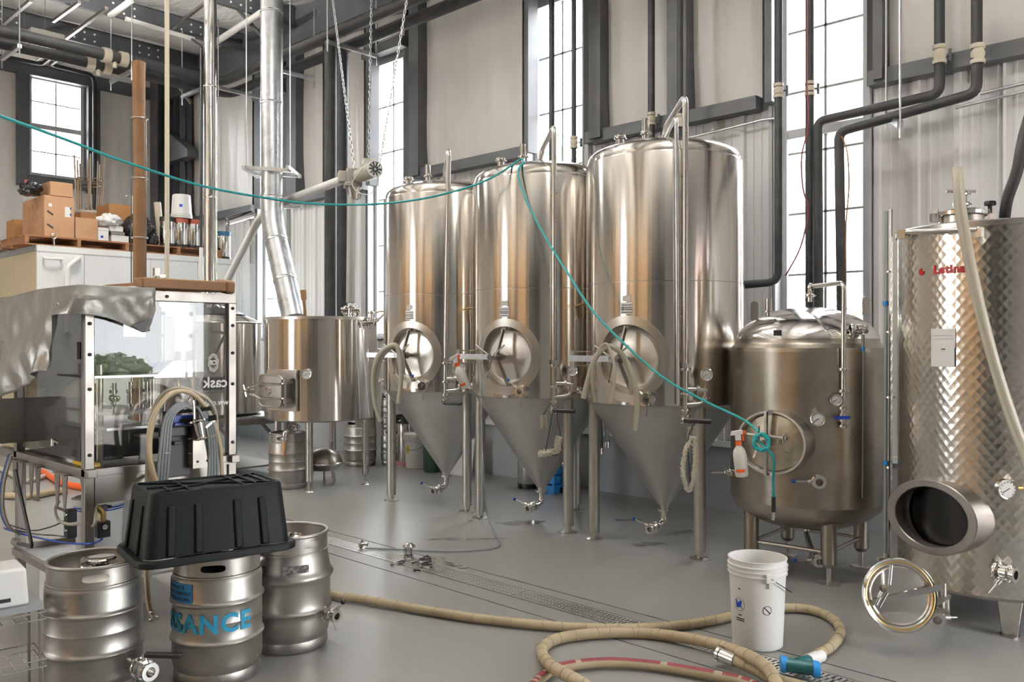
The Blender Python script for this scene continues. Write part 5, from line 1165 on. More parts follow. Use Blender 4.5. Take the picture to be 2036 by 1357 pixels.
# inner hoop rail and brand decal, seen from behind so mirrored
hoop = MB().tube(fillet([(-.03, .60, 1.05), (-.03, .60, 1.62), (-.03, .79, 1.62), (-.03, .79, 1.05)], .03, 5), .008, 8).tube([(-.03, .79, 1.61), (-.03, .62, 1.30)], .007, 6); part('hoop_rail', hoop, M['polish'], mc)
MY = MX.Translation((-.004, 0, 0)) @ MX.Rotation(PI/2, 4, 'Z') @ MX.Rotation(PI/2, 4, 'X')
def decal(txt, size, y, z, mt='white', bold=0, nm='decal_lettering'): part(nm, text_mb(txt, size, MX.Translation((0, y, z)) @ MY, .0006, mirror=True, bold=bold), M[mt], mc)
part('decal_block', MB().box((-.0055, .708, 1.325), (.001, .125, .075)), M['ink'], mc)
decal('cask', .085, .716, 1.33, 'white', .0016); decal('brewing canning solutions', .0105, .712, 1.277, 'ink'); decal('www.cask', .046, .735, 1.215, 'white', .0008)
lg = MB(); n = 28
for r0, r1, sx in ((.042, .038, .75), (.034, .031, .75)): lg.grid(lambda u, v: V((-.0038, .703+(r0+(r1-r0)*v)*sx*math.cos(2*PI*u)*(1+.06*math.sin(16*PI*u)), 1.445+(r0+(r1-r0)*v)*1.25*math.sin(2*PI*u)*(1+.04*math.sin(16*PI*u)))), 64, 1)
for k in range(14): a = 2*PI*k/14; lg.bar((-.004, .703+.029*math.cos(a)*.75, 1.445+.029*1.25*math.sin(a)), (-.004, .703+.024*math.cos(a)*.75, 1.445+.024*1.25*math.sin(a)), .003, .001, (1, 0, 0))
part('decal_crest', lg, M['white'], mc); decal('CB', .034, .703, 1.445, 'white', .0008)
# filling manifold in front of the guard
fx = .10
def FXp(px, py, x=fx): return lx(px, py, x)
part('manifold_arm', MB().bar(FXp(325, 822, .03), FXp(420, 812, .20), .03, .02).bar(FXp(330, 842, .03), FXp(430, 830, .2), .02, .03), M['black'], mc)
part('manifold_plate', MB().box(FXp(352, 858, .10), (.02, .20, .05)).box(FXp(345, 880, .06), (.10, .04, .02)), M['black'], mc, bevel=.004)
part('valve_block', MB().box(FXp(350, 900, .05), (.06, .14, .26)), M['dark'], mc, bevel=.006)
part('solenoid_bank', MB().box(FXp(365, 832, .06), (.05, .13, .035)).box(FXp(365, 842, .07), (.06, .12, .012)), M['blue'], mc, label='row of blue-white solenoids')
b0 = FXp(402, 890, .14); part('bracket_sheet', MB().box(b0, (.006, .10, .22)).box(b0+V((-.03, -.052, 0)), (.07, .006, .22)).box(b0+V((-.03, .052, 0)), (.07, .006, .22)).box(b0+V((-.035, 0, -.105)), (.07, .10, .006)), M['frame'], mc)
for dy, dz in ((-.028, -.075), (.028, -.075)): part('sheet_hole', MB().cyl(b0+V((.003, dy, dz)), b0+V((.005, dy, dz)), .007, n=10), M['ink'], mc)
for z in (.05, -.03, -.08): part('sheet_screw', MB().cyl(b0+V((-.03, -.055, z)), b0+V((-.03, -.066, z)), .005, n=6), M['polish'], mc)
fc = FXp(393, 838, .16); fd = V((.25, .12, -1)).normalized()
part('fill_cup', MB().lathe([(.05, -.004), (.052, .004), (.05, .008), (.034, .012), (.030, .05), (.026, .09), (.033, .094), (.033, .102), (.024, .104), (.022, .02), (.02, 0)], 24, fc, fd), M['chrome'], mc)
for k in range(5):
    a = FXp(385+k*5, 790+abs(k-2)*3, .14); part('fill_spout', MB().tube(cat_pts([a+V((0, -.03+.012*k, .0)), a+V((.01, -.01, .02)), fc+V((.0, -.02+.01*k, .02)), fc+V((0, -.02+.01*k, -.01))], 5), .006, 7), M['chrome'], mc)
part('spout_lever', MB().bar(FXp(408, 850, .17), FXp(428, 832, .17), .02, .012).cyl(FXp(420, 870, .16), FXp(428, 862, .16), .014, n=8), M['steel'], mc)
def loop(nm, pts, r, mt, x0=.13):
    part(nm, MB().tube(cat_pts([lx(px, py, x0+dx) for px, py, dx in pts], 8), r, 10), M[mt], mc)
M['beer'] = mat('tan_beer_line', (.62, .50, .33), .35)
loop('beer_line', ((308, 975, .0), (299, 920, .02), (300, 860, .03), (318, 805, .05), (355, 778, .06), (392, 790, .05), (420, 830, .04), (436, 880, .02), (441, 940, .0), (442, 975, 0)), .0125, 'beer')
loop('beer_line', ((316, 975, .03), (296, 900, .06), (302, 835, .08), (330, 790, .09), (350, 778, .07)), .0125, 'beer')
loop('clear_line', ((292, 975, .0), (296, 870, .0), (312, 800, .0), (345, 772, .01), (385, 778, .02), (425, 810, .02), (432, 880, .0), (434, 975, 0)), .011, 'milk')
for k in range(4): loop('air_line', ((312+k*6, 975, .03), (318+k*6, 900, .05), (327+k*5, 835, .05), (350+k*4, 805+k*2, .05), (375+k*2, 806+k*2, .03), (388, 822, .0)), .0085, 'smoke')
for k in range(4): loop('air_line', ((414+k*6, 975, .0), (416+k*5, 900, .02), (410+k*5, 850, .04), (396+k*4, 815, .04), (384+k*3, 806, .0)), .0085, 'smoke')
part('cable_tie', MB().torus(lx(330, 900, .17), .02, .002, (0, 0, 1), 14, 4), M['white'], mc)
for k in range(4): part('blue_air_tube', MB().tube(cat_pts([lx(291, 708, -.12-.01*k), lx(302, 722+k*2, -.10), lx(318, 719+k*2, -.06)], 6), .004, 6), M['blue'], mc)
# regulators and tubing under the deck
for k, (px, py) in enumerate(((140, 1025), (140, 1056))):
    q = lyp(px, py, .10); r = part('regulator', MB().box(q, (.065, .05, .07)).cyl(q+V((-.03, 0, 0)), q+V((-.07, 0, 0)), .014, n=10), M['black'], mc, bevel=.004); part('dial', MB().cyl(q+V((.012, -.026, .012)), q+V((.012, -.034, .012)), .014, n=14), M['polish'], r)
q = lx(204, 1052, -.05); r = part('regulator', MB().box(q, (.05, .065, .085)), M['black'], mc, bevel=.004); part('dial', MB().cyl(q+V((.026, 0, .015)), q+V((.034, 0, .015)), .014, n=14), M['polish'], r)
part('elbow_fitting', MB().tube(fillet([q+V((0, 0, .04)), q+V((0, 0, .09)), q+V((0, -.03, .12))], .02, 4), .016, 10), M['brass'], mc)
part('filter_glass', MB().cyl(lx(192, 1012, -.1), lx(212, 1008, -.1), .016, n=12), M['smoke'], mc); part('filter_cap', MB().cyl(lx(212, 1008, -.1), lx(222, 1007, -.1), .012, .006, n=10), M['black'], mc)
def cable(nm, pts, r, mt): part(nm, MB().tube(cat_pts(pts, 8), r, 7), M[mt], mc)
cable('white_tube', [lyp(118, 996, .12), lyp(110, 1012, .10), lyp(116, 1034, .08), lyp(140, 1043, .06), lyp(165, 1040, .06), lx(186, 1045, .02), lx(190, 1020, 0), lx(188, 1000, -.05)], .009, 'milk')
cable('black_cable', [lyp(8, 1040, -.05), lyp(60, 1055, -.03), lyp(100, 1048, .05), lyp(130, 1035, .08)], .004, 'black')
cable('black_cable', [lyp(8, 1050, -.05), lyp(70, 1062, -.02), lyp(110, 1065, .05), lyp(132, 1068, .08)], .004, 'black')
cable('blue_tube', [lyp(10, 1052, -.05), lyp(60, 1066, -.02), lyp(120, 1078, .02), lx(172, 1082, .02), lx(198, 1076, .0), lx(204, 1068, -.04)], .0055, 'blue')
for k in range(3): cable('air_bundle', [lyp(18+k*3, 905, -.15), lyp(3+k*3, 960, -.15), lyp(1+k*3, 1010, -.13), lyp(14+k*2, 1046, -.1), lyp(40, 1060+k*2, -.04)], .007, ('blue', 'smoke', 'milk')[k])
# sensor post on the roof
q = lx(311, 583, -.25); part('sensor_post', MB().cyl(q-V((0, 0, .02)), q+V((0, 0, .10)), .018, n=12).box(q+V((0, 0, .12)), (.03, .03, .05)).bar(q+V((0, 0, .10)), q+V((0, .05, .10)), .02, .02), M['frame'], mc); part('sensor_cable', MB().tube(cat_pts([q+V((0, .05, .09)), q+V((0, .045, .04)), q+V((0, .05, -.02))], 5), .005, 6), M['black'], mc)
# ---------------------------------------------------------------- tarp over its shoulder
def tarp():
    b = MC+V((-.4, .1, 1.3)); t = None; m = MB()
    C0 = MC; LL = 1.95; LR = .355; tot = LL+LR; zt = ZTOP+.022
    def path(s):                                            # along the top edge: down the side, round the corner, along the front
        if s < LL: return V((C0.x-(LL-s), C0.y-.012, 0)), V((0, -1, 0))
        q = s-LL; return V((C0.x+.012, C0.y+q, 0)), V((1, 0, 0))
    random.seed(5); ph = [random.uniform(0, 6) for _ in range(8)]
    def zbot(s):
        if s < LL-.27: x = (LL-.27-s)/1.5; return 1.41-.40*x
        if s < LL-.20: return 1.41
        if s < LL+.02: k = (s-(LL-.20))/.22; return 1.44+.265*min(1, k*2.2)
        k = (s-LL)/LR
        return 1.705-.13*max(0, k)**1.6 if k < .84 else 1.60+(k-.84)/.16*.14
    NU, NT, NB = 96, 8, 34
    def fn(u, v):
        s = tot*u; p, n = path(s); z1 = zt-.045*max(0, (LL-.55-s))
        w = math.sin(s*21+ph[0])*.5+math.sin(s*37+ph[1])*.3
        if v < NT/(NT+NB):                                  # lying on the roof
            k = 1-v/(NT/(NT+NB)); inn = -n; d = .26*k
            if abs(s-LL) < .25: inn = (V((0, 1, 0))*max(0, min(1, .5-(s-LL)*2))+V((-1, 0, 0))*max(0, min(1, .5+(s-LL)*2))).normalized(); d *= 1.15
            return p+inn*d+V((0, 0, z1+.008*w*min(1, k*3)+.012*math.sin(k*9+s*8+ph[4])*min(1, k*2)))
        k = (v-NT/(NT+NB))/(NB/(NT+NB)); zb = zbot(s); z = z1+(zb-z1)*k
        h = z1-z; side = s < LL
        bulge = (.03+.045*k*(1+.15*w)+.02*math.sin(s*6.5+k*4+ph[2])*k) if side else .012+.022*k*(1+.4*w)
        bulge += .10*k*(max(0, LL-s)/1.6) if side else 0
        if side: bulge += .05*math.exp(-((s-LL+.33)/.07)**2)*k
        # long diagonal folds
        bulge += .014*math.sin((s*1.0+h*2.1)*7+ph[3])*min(1, k*3)+.007*math.sin((s*1.8-h*1.4)*17+ph[5])*min(1, k*3)
        if abs(s-LL) < .12: n = (V((0, -1, 0))*max(0, min(1, .5-(s-LL)*4))+V((1, 0, 0))*max(0, min(1, .5+(s-LL)*4))).normalized()
        return p+n*max(.008, bulge)+V((0, 0, z))
    m.grid(fn, NU, NT+NB)
    base = MC+V((-.5, 0, 1.0)); m.v = [p-base for p in m.v]
    t = thing('tarp', 'crumpled silver tarp draped over the corner of the canning machine', 'tarp', base)
    part('sheet', m, M['tarp'], t, solid=.003, sharp=0)
    for u, dz, mt in ((.965, .035, 'polish'), (.79, .27, 'polish'), (.42, .035, 'polish')):
        s = tot*u; k = .93 if dz < .1 else .45; p = fn(u, NT/(NT+NB)+k*NB/(NT+NB))-base; n = path(s)[1]
        part('eyelet', MB().torus(p+n*.006, .011, .004, n, 16, 6), M[mt], t)
    s = tot*.965; cp = fn(.965, .985)-base; n = path(s)[1]
    part('corner_patch', MB().prism([(-.05, .0), (.04, .035), (.045, -.03), (.0, -.035)], -.002, .006, MX.Translation(cp+n*.004+V((0, 0, .03))) @ MX.Rotation(PI/2, 4, 'Z') @ MX.Rotation(PI/2, 4, 'X')), M['black'], t, label='black corner patch')
    random.seed(11)
tarp()
# parcel, tray and wrapped post on top
zr = ZTOP+.01
t = thing('wrapped_parcel', 'long brown-paper parcel lying on the canning machine roof', 'parcel', MC+V((-.12, .60, zr+.012)), math.radians(90))
m = MB().box((-.03, 0, .032), (.50, .13, .06)); part('wrapping', m, M['paper'], t, bevel=.008)
part('folded_end', MB().box((.235, 0, .037), (.06, .15, .078), MX.Rotation(.15, 3, 'X')), M['paper'], t, bevel=.016)
t = thing('wooden_tray', 'flat wooden board showing behind the tarp on the machine roof', 'board', MC+V((-.62, .57, zr+.003)), math.radians(6))
part('board', MB().box((0, 0, .012), (.55, .42, .022)), M['wood'], t); 
for sy in (-.2, .2): part('edge_lath', MB().box((0, sy, .04), (.55, .02, .035)), M['wood'], t)
for sx in (-.265, .265): part('edge_lath', MB().box((sx, 0, .04), (.02, .38, .035)), M['wood'], t)
# the post stands free on the floor behind the machine
wpb = P(277, 400, 6.3); wp = V((wpb.x, wpb.y, 0)); t = thing('wrapped_post', 'tall post wrapped in brown paper with wire rings, behind the machine', 'post', wp)
zt = P(277, 122, 6.3).z; rr = .044; zz = [0, .8, 1.5, 2.0, 2.4, 2.55, 2.62, 2.68, 2.8, 3.1, zt-.06, zt]; rad = [rr, rr, rr, rr, rr, rr*1.02, rr*1.0, rr*.92, rr*.84, rr*.98, rr*1.02, rr*1.1]
m = MB(); n = 14
for z, r in zip(zz, rad):
    for i in range(n): a = 2*PI*i/n; q = r*(1+.10*math.sin(3*a+z*2.5)*(1 if z > 2.5 else .3)); m.v.append(V((q*math.cos(a)+.012*math.sin(z*3)*(z > 2.5), q*math.sin(a), z)))
m.f = [(k*n+i, k*n+(i+1) % n, (k+1)*n+(i+1) % n, (k+1)*n+i) for k in range(len(zz)-1) for i in range(n)]+[tuple(range((len(zz)-1)*n, len(zz)*n))]
part('paper_wrap', m, M['paper'], t)
part('foot_plate', MB().lathe([(0, 0), (.09, 0), (.09, .01), (0, .012)], 20), M['frame'], t)
for py in (236, 355, 473): part('wire_ring', MB().torus((0, 0, P(277, py, 6.3).z), .058, .004, (0, 0, 1), 24, 6), M['steel'], t)
for a in (.2, 3.4): part('guide_rod', MB().cyl(V((0, 0, .0))+RT*.055*math.cos(a)-FW*.055*abs(math.sin(a)), V((0, 0, P(277, 236, 6.3).z))+RT*.055*math.cos(a)-FW*.055*abs(math.sin(a)), .004, n=6), M['polish'], t)
# ---------------------------------------------------------------- under and beside the machine
b = bucket('lidded_bucket', 'white pail with a blue band and a lid, under the canning machine', MC+V((-.80, .37, .307)), 1.0, .31, .125, .14, lid=True, bail=False)
part('blue_band', MB().lathe([(.1385, .245), (.1405, .245), (.1418, .272), (.1395, .272)], 48), M['blue'], b, label='dark blue band under the lid')
for k in range(2): part('bar_code', MB().box(az(-20, .136, .15-.07*k), (.05, .004, .045), math.radians(-20)), M['muntin'], b)
wbx = MC+V((-.88, .67, .307)); t = thing('white_box', 'white box on the machine shelf past the lidded pail', 'box', wbx, YAW+.2); part('carton', MB().box((0, 0, .13), (.2, .22, .26)), M['white'], t, bevel=.006); part('lid_flap', MB().box((0, 0, .266), (.205, .225, .012)), M['white'], t)
t = thing('white_case', 'white plastic case on the floor under the machine shelf', 'case', MC+V((-.80, .25, 0)), .05); part('shell', MB().box((0, 0, .13), (.4, .3, .255)), M['white'], t, bevel=.015); part('lid_seam', MB().box((0, 0, .21), (.404, .304, .008)), M['muntin'], t)
# label printer on a wire rack, bottom left
wr_ = CW(-2.2, 3.564); t = thing('wire_rack', 'low chrome wire rack on the floor left of the first keg', 'rack', wr_, YAW+.7)
for z in (.20, .40):
    w_ = MB()
    for k in range(9): x = -.20+.05*k; w_.cyl((x, -.12, z), (x, .12, z), .0025, n=5)
    part('wire_shelf', w_, M['chrome'], t, kind='stuff')
    for dz in (0, .03):
        for a, b in (((-.21, -.12), (.21, -.12)), ((.21, -.12), (.21, .12)), ((.21, .12), (-.21, .12)), ((-.21, .12), (-.21, -.12))): part('shelf_wire', MB().cyl((*a, z+dz), (*b, z+dz), .003, n=6), M['chrome'], t)
for x, y in ((-.19, -.11), (.19, -.11), (.19, .11), (-.19, .11)): part('leg', MB().cyl((x, y, .0), (x*.98, y*.98, .435), .006, n=8), M['frame'], t)
t = thing('label_printer', 'white desktop device standing on the wire rack', 'machine', wr_+V((0, 0, .44)), YAW+.7)
part('base_tray', MB().box((0, 0, .014), (.40, .24, .026)), M['muntin'], t); part('case', MB().box((-.02, .0, .105), (.34, .21, .155), taper=.94), M['white'], t, bevel=.012)
part('display', MB().box((-.03, -.105, .12), (.11, .01, .05)), M['ink'], t); part('paper_slot', MB().box((-.02, -.107, .06), (.2, .01, .014)), M['ink'], t)
hose('beer_line_end', 'tan beer line with a steel end hanging between two kegs', [PX(296, 946, MC.x+.015), P(292, 1040, 4.35), P(291, 1108, 4.27), P(292, 1150, 4.25), P(296, 1200, 4.25), P(303, 1222, 4.25)], .013, 'beer', 6, 10)[0]
q = bpy.data.objects['beer_line_end']; e = P(305, 1230, 4.25)-q.location; part('end_ferrule', MB().cyl(e+V((0, 0, .02)), e, .012, n=10).lathe([(0, 0), (.026, 0), (.026, .006), (0, .008)], 16, e, (RT*.5-FW*.4+V((0, 0, -.8)))).torus(e+V((0, 0, .035)), .016, .004, (0, 0, 1), 14, 6), M['steel'], q)
# hoses on the floor behind
hose('orange_hose', 'bright orange hose on the floor behind the canning machine', [F(85, 938, .035), F(130, 962, .035), F(200, 972, .03), F(265, 966, .03), F(330, 945, .03)], .035, 'orange', 8, 10)
hose('pale_hose', 'pale hose curving on the floor left of the machine leg', [F(-60, 972, .035), F(0, 984, .035), F(60, 986, .035), F(105, 978, .035), F(135, 976, .035)], .035, 'tan_hose', 8, 10)
hose('pale_hose', 'thin pale hose hooked over the floor past the machine tray', [F(-40, 915, .03), F(8, 935, .03), F(45, 955, .03), F(70, 953, .03), F(88, 947, .03)], .028, 'milk', 8, 10)
# ---------------------------------------------------------------- cold room with its roof load
XC, YC, ZC = -11.80, 3.645, 2.782; SC = 1.137
cr_ = thing('cold_room', 'white walled cold room with a cream end, goods stacked on its roof', 'cold room', (XC, YC, 0))
YE = 6.36
ps_ = [YC, PX(168, 540, XC).y, PX(300, 540, XC).y, PX(393, 540, XC).y, YE]
for a, b in zip(ps_, ps_[1:]): part('wall_panel', MB().box((-.03, (a+b)/2-YC, ZC/2-.02), (.06, b-a-.006, ZC-.04)), M['coldroom'], cr_, bevel=.003)
for k in range(4): part('end_panel', MB().box((-.46-.9*k, .03, ZC/2-.02), (.894, .06, ZC-.04)), M['cream'], cr_, label='cream end panel', bevel=.003)
part('end_panel', MB().box((-1.83, YE-YC-.03, ZC/2-.02), (3.6, .06, ZC-.04)), M['coldroom'], cr_)
part('roof_panel', MB().box((-1.82, (YE-YC)/2, ZC-.03), (3.64, YE-YC, .06)), M['coldroom'], cr_)
part('top_edge', MB().box((.004, (YE-YC)/2, ZC-.035), (.012, YE-YC, .075)), M['coldroom'], cr_); part('top_edge', MB().box((-1.82, -.006, ZC-.035), (3.64, .012, .075)), M['muntin'], cr_)
h0, h1 = PX(88, 514, XC)-V((XC, YC, 0)), PX(119, 516, XC)-V((XC, YC, 0))
part('door_handle', MB().tube(cat_pts([h0+V((0, 0, .03)), h0+V((.07, .0, 0)), h1+V((.07, 0, 0)), h1+V((0, 0, .01))], 5), .016, 8), M['coldroom'], cr_)
def cyl_room(px, py, dx=.06): return PX(px, py, XC+dx)-V((XC, YC, 0))
part('drain_pipe', MB().tube(fillet([cyl_room(156, 516, 0), cyl_room(158, 512), cyl_room(134, 531), cyl_room(134, 660)], .05, 4), .03, 12), M['white'], cr_)
ZP = ZC+.002
def pallet(lab, y0, L=1.2, Wd=1.0, x1=None):
    t = thing('pallet', lab, 'pallet', ((XC if x1 is None else x1)-.01, y0, ZP), 0, 'pallets on the cold room roof')
    for k in range(7): x = -Wd+.05+k*(Wd-.1)/6; part('deck_board', MB().box((x, L/2, .115), (.095, L, .018)), M['wood'], t)
    for k in range(3): part('bottom_board', MB().box((-Wd+.05+k*(Wd-.1)/2, L/2, .009), (.095, L, .018)), M['wood'], t)
    for k in range(3): part('stringer', MB().box((-Wd/2, .03+k*(L-.06)/2, .062), (Wd, .045, .088)), M['wood'], t)
pallet('wooden pallet under the big cartons on the cold room roof', YC-.14, 1.3); pallet('wooden pallet under the small kegs on the cold room roof', YC+1.20, 1.3)
ZB = ZP+.126
def carton(lab, px, py0, L, Wd, H, x=XC-.03, rz=0, z=ZB, mt='card', tape=True, marks=0):
    """corner with the faces -Y and +X at image column px on the plane X = x"""
    L *= SC; Wd *= SC; H *= SC
    y = PX(px, 430, x).y; t = thing('carton', lab, 'box', (x, y, z), rz)
    part('box_body', MB().box((-L/2, Wd/2, H/2), (L, Wd, H)), M[mt], t, bevel=.004)
    if tape: part('flap', MB().box((-L/2, Wd*.25, H+.002), (L*.995, Wd*.48, .004)).box((-L/2, Wd*.75, H+.003), (L*.995, Wd*.48, .004)), M[mt], t)
    for k in range(marks):
        for j in range(3): part('print_mark', MB().box((-.09-.17*k, -.0015, H*(.22+.28*j)), (.10, .002, .016), MX.Rotation(.95, 3, 'Y')), M['card_d'], t)
    return t
c = carton('tall carton printed with small dark dashes, below the black bag', 88, 465, .75, .168, .455, marks=4)
for z in (.30, .13): part('print_mark', MB().box((.002, .07, z), (.002, .085, .02), MX.Rotation(-.6, 3, 'X')), M['ink'], c)
part('tape_patch', MB().box((.002, .07, .40), (.002, .04, .04)), M['white'], c)
c = carton('tall carton with a white address label, next to the dash-printed one', 119, 465, .72, .155, .455)
part('address_label', MB().box((.002, .095, .33), (.002, .07, .13)), M['white'], c); part('blue_block', MB().box((.003, .13, .38), (.002, .018, .03)).box((.003, .13, .30), (.002, .018, .03)), M['blue'], c)
carton('small carton standing on top of the tall cartons', 100, 370, .36, .24, .155, x=XC-.06, z=ZB+.463*SC+.006)
carton('plain carton lying low between the tall cartons and the white boxes', 150, 455, .5, .245, .24)
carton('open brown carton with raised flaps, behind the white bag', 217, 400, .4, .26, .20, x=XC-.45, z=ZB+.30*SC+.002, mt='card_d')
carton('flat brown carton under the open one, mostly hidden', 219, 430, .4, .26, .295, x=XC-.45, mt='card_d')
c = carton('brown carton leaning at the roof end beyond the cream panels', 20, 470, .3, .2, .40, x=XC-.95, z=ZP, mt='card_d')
c.location = PY(28, 500, YC+.10)-V((0, 0, 0)); c.location.z = ZP
c = carton('tall carton edge hiding behind the dash-printed carton', 36, 430, .3, .3, .52, x=XC-.80, z=ZB)
c.location = V((XC-.92, YC+.24, ZB))
def small_box(lab, px, L, Wd, H, z=ZB, x=XC-.03, mt='white'):
    L *= SC; Wd *= SC; H *= SC; z = ZB+(z-ZB)*SC
    t = thing('small_box', lab, 'box', (x, PX(px, 460, x).y, z)); part('box_body', MB().box((-L/2, Wd/2, H/2), (L, Wd, H)), M[mt], t, bevel=.003); part('lid_edge', MB().box((-L/2, Wd/2, H*.8), (L+.003, Wd+.003, .004)), M['muntin'], t); return t
b = small_box('white box with a blue mark, at the pallet edge', 195, .3, .12, .15); part('blue_mark', MB().box((.002, .05, .05), (.003, .035, .03)), M['blue'], b, bevel=.01)
small_box('white box lying flat beside the wrapped post', 222, .3, .2, .075); small_box('dark grey box between two white boxes', 221, .3, .16, .04, ZB+.078, mt='frame'); small_box('white box on top of the dark grey box', 219, .3, .15, .06, ZB+.121)
def lumpy(c, sx, sy, sz, amp=.18, n=20, sd=1, flat=True):
    rnd = random.Random(sd); ph = [rnd.uniform(0, 6) for _ in range(6)]; m = MB()
    def fn(u, v):
        a = 2*PI*u; b = PI*(v-.5); d = V((math.cos(a)*math.cos(b), math.sin(a)*math.cos(b), math.sin(b)))
        r = 1+amp*(math.sin(5*a+4*b+ph[0])*.5+math.sin(9*a-6*b+ph[1])*.3+math.sin(7*b+3*a+ph[2])*.4)
        p = V((d.x*sx*r, d.y*sy*r, d.z*sz*r)); 
        if flat: p.z = max(p.z, -sz*.72)
        return p+V(c)
    m.grid(fn, n*2, n, True); return m
def bag(nm, lab, loc, s, mt, amp=.18, sd=1, knot=None):
    s = [q_*SC for q_ in s]; t = thing(nm, lab, 'bag', (loc[0], loc[1], ZB+(loc[2]-ZB)*SC)); part('bag_film', lumpy((0, 0, s[2]*.72), *s, amp, 18, sd), M[mt], t, sharp=60)
    if knot: part('knot', lumpy((s[0]*.1, -s[1]*.4, s[2]*1.5), .03, .03, .05, .3, 8, sd+3, False), M[knot], t, label='red tie' if knot == 'red' else None)
    return t
q = PX(60, 380, XC-.25); bag('black_bag', 'black plastic bag with a red tie on top of the tall cartons', (q.x, q.y, ZB+.465), (.15, .11, .085), 'bag', .22, 3, 'red')
q = PX(217, 432, XC-.16); bag('white_bag', 'white carrier bag slumped on the small white boxes', (q.x, q.y, ZB+.185), (.15, .13, .085), 'cloth', .2, 5)
for i, (px, x, s, lab, z) in enumerate(((274, XC-.25, (.20, .18, .22), 'big shiny black refuse bag left of the small kegs', ZB), (258, XC-1.15, (.14, .13, .26), 'black refuse bag slumped behind the white boxes', ZB), (303, XC-.10, (.08, .07, .085), 'small black bag end beside the wrapped post', ZB))):
    q = PX(px, 450, x); bag('black_bag', lab, (q.x, q.y, z), s, 'bag', .12, 7+i)
# upturned stools
st = PX(178, 430, XC-1.28); t = thing('stool', 'upturned tubular stool standing on its seat among the cartons', 'stool', (st.x, st.y, ZP+.62), .5)
brz = mat('bronze_tube', (.30, .23, .17), .4, .7)
part('seat', MB().lathe([(0, 0), (.19, 0), (.20, .02), (.19, .05), (0, .05)], 28), M['motor'], t)
for k in range(4):
    a = PI/4+k*PI/2; d = V((math.cos(a), math.sin(a), 0)); part('leg', MB().tube(cat_pts([d*.05+V((0, 0, .07)), d*.14+V((0, 0, .08)), d*.17+V((0, 0, .2)), d*.20+V((0, 0, .86))], 5), .013, 8), brz, t)
part('foot_ring', MB().torus((0, 0, .52), .175, .009, n=24, m=6), brz, t); part('swivel', MB().cyl((0, 0, .05), (0, 0, .09), .06, n=14), brz, t)
t2 = dup(t, label='second upturned tubular stool, tilted behind the first', loc=(st.x-.46, st.y+.16, ZP+.62), rz=1.1)
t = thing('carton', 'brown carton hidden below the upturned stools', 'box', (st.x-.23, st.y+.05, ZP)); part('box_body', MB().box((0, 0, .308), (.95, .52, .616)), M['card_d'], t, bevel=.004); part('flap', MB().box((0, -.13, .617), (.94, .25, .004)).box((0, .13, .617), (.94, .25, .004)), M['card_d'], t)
t = thing('metal_can', 'dull metal bucket leaning at the wall behind the open carton', 'bucket', PX(236, 395, XC-1.5)*1); q = t.location.copy(); t.location = (q.x, q.y+.25, ZP); part('can_wall', MB().lathe([(0, 0), (.11, 0), (.13, 1.0), (.135, 1.005), (.125, 1.0), (.105, .01)], 24), M['galv'], t); part('can_rim', MB().torus((0, 0, 1.002), .132, .006, n=24, m=6), M['galv'], t)
t = thing('card_roll', 'cream cardboard roll leaning behind the first small keg', 'roll', (0, 0, ZB)); q = PX(322, 430, XC-.42); t.location = (q.x, q.y, ZB)
part('tube', MB().cyl((0, 0, .004), (-.02, -.06, .66), .05, n=16), M['conduit'], t); part('tube_core', MB().cyl((-.02, -.06, .655), (-.0203, -.061, .662), .035, n=14), M['card_d'], t)
red_r = mat('red_rubber', (.42, .10, .06), .6); blue_r = mat('blue_rubber', (.03, .12, .25), .6)
def corny(lab, loc, top, R=.104, H=.41, base='black', group='small soda kegs', nm='soda_keg', hv=True):
    t = thing(nm, lab, 'keg', loc, 0, group)
    part('body', MB().lathe([(R*.9, .012), (R, .03), (R, H*.86), (R*.93, H*.9), (R*.5, H*.93), (0, H*.93)], 32), M['polish'], t)
    part('base_boot', MB().lathe([(0, 0), (R*1.02, 0), (R*1.03, H*.08), (R, H*.09)], 32), top if base is None else M[base], t)
    part('top_collar', holed_band(R*1.01, H*.84, H, (0, PI), R*.7, H*.035, 2.2, 28), top, t)
    part('lid', MB().lathe([(R*.5, H*.93), (R*.5, H*.96), (R*.42, H*.97), (0, H*.97)], 24).bar((-R*.4, 0, H*.985), (R*.4, 0, H*.985), .008), M['steel'], t)
    return t
for px, x, tp_, lab in ((333, XC-.10, M['black'], 'small steel keg with black collar, first of the kegs on the roof pallet'), (359, XC-.10, red_r, 'small steel keg with red collar, under the upturned bucket'), (385, XC-.10, red_r, 'small steel keg with red collar, right of the upturned bucket'), (412, XC-.10, M['black'], 'small steel keg with black collar, behind the shiny pipe'), (444, XC-.12, blue_r, 'small steel keg with blue collar, last on the roof')):
    q = PX(px, 450, x); corny(lab, (q.x, q.y, ZB if px < 430 else ZP), tp_)
q = PX(361, 400, XC-.12); b = bucket('bucket', 'white bucket upside down on top of the red-collared kegs', (q.x, q.y, ZB+.412), 0, .34, .122, .146, bail=False); b.rotation_euler = (PI, 0, 0); b.location.z += .343
part('blue_crest', curved_plate(.134, 110, 128, .15, .19, .002), M['blue'], b)
q = PX(392, 415, XC-.3); bag('white_bag', 'crumpled blue-white bag behind the red-collared kegs', (q.x, q.y, ZB+.30), (.06, .08, .05), 'cloth', .3, 9)
q = PX(396, 440, XC-.34); small_box('white carton behind the second red-collared keg', 388, .2, .2, .30, ZB, XC-.36)
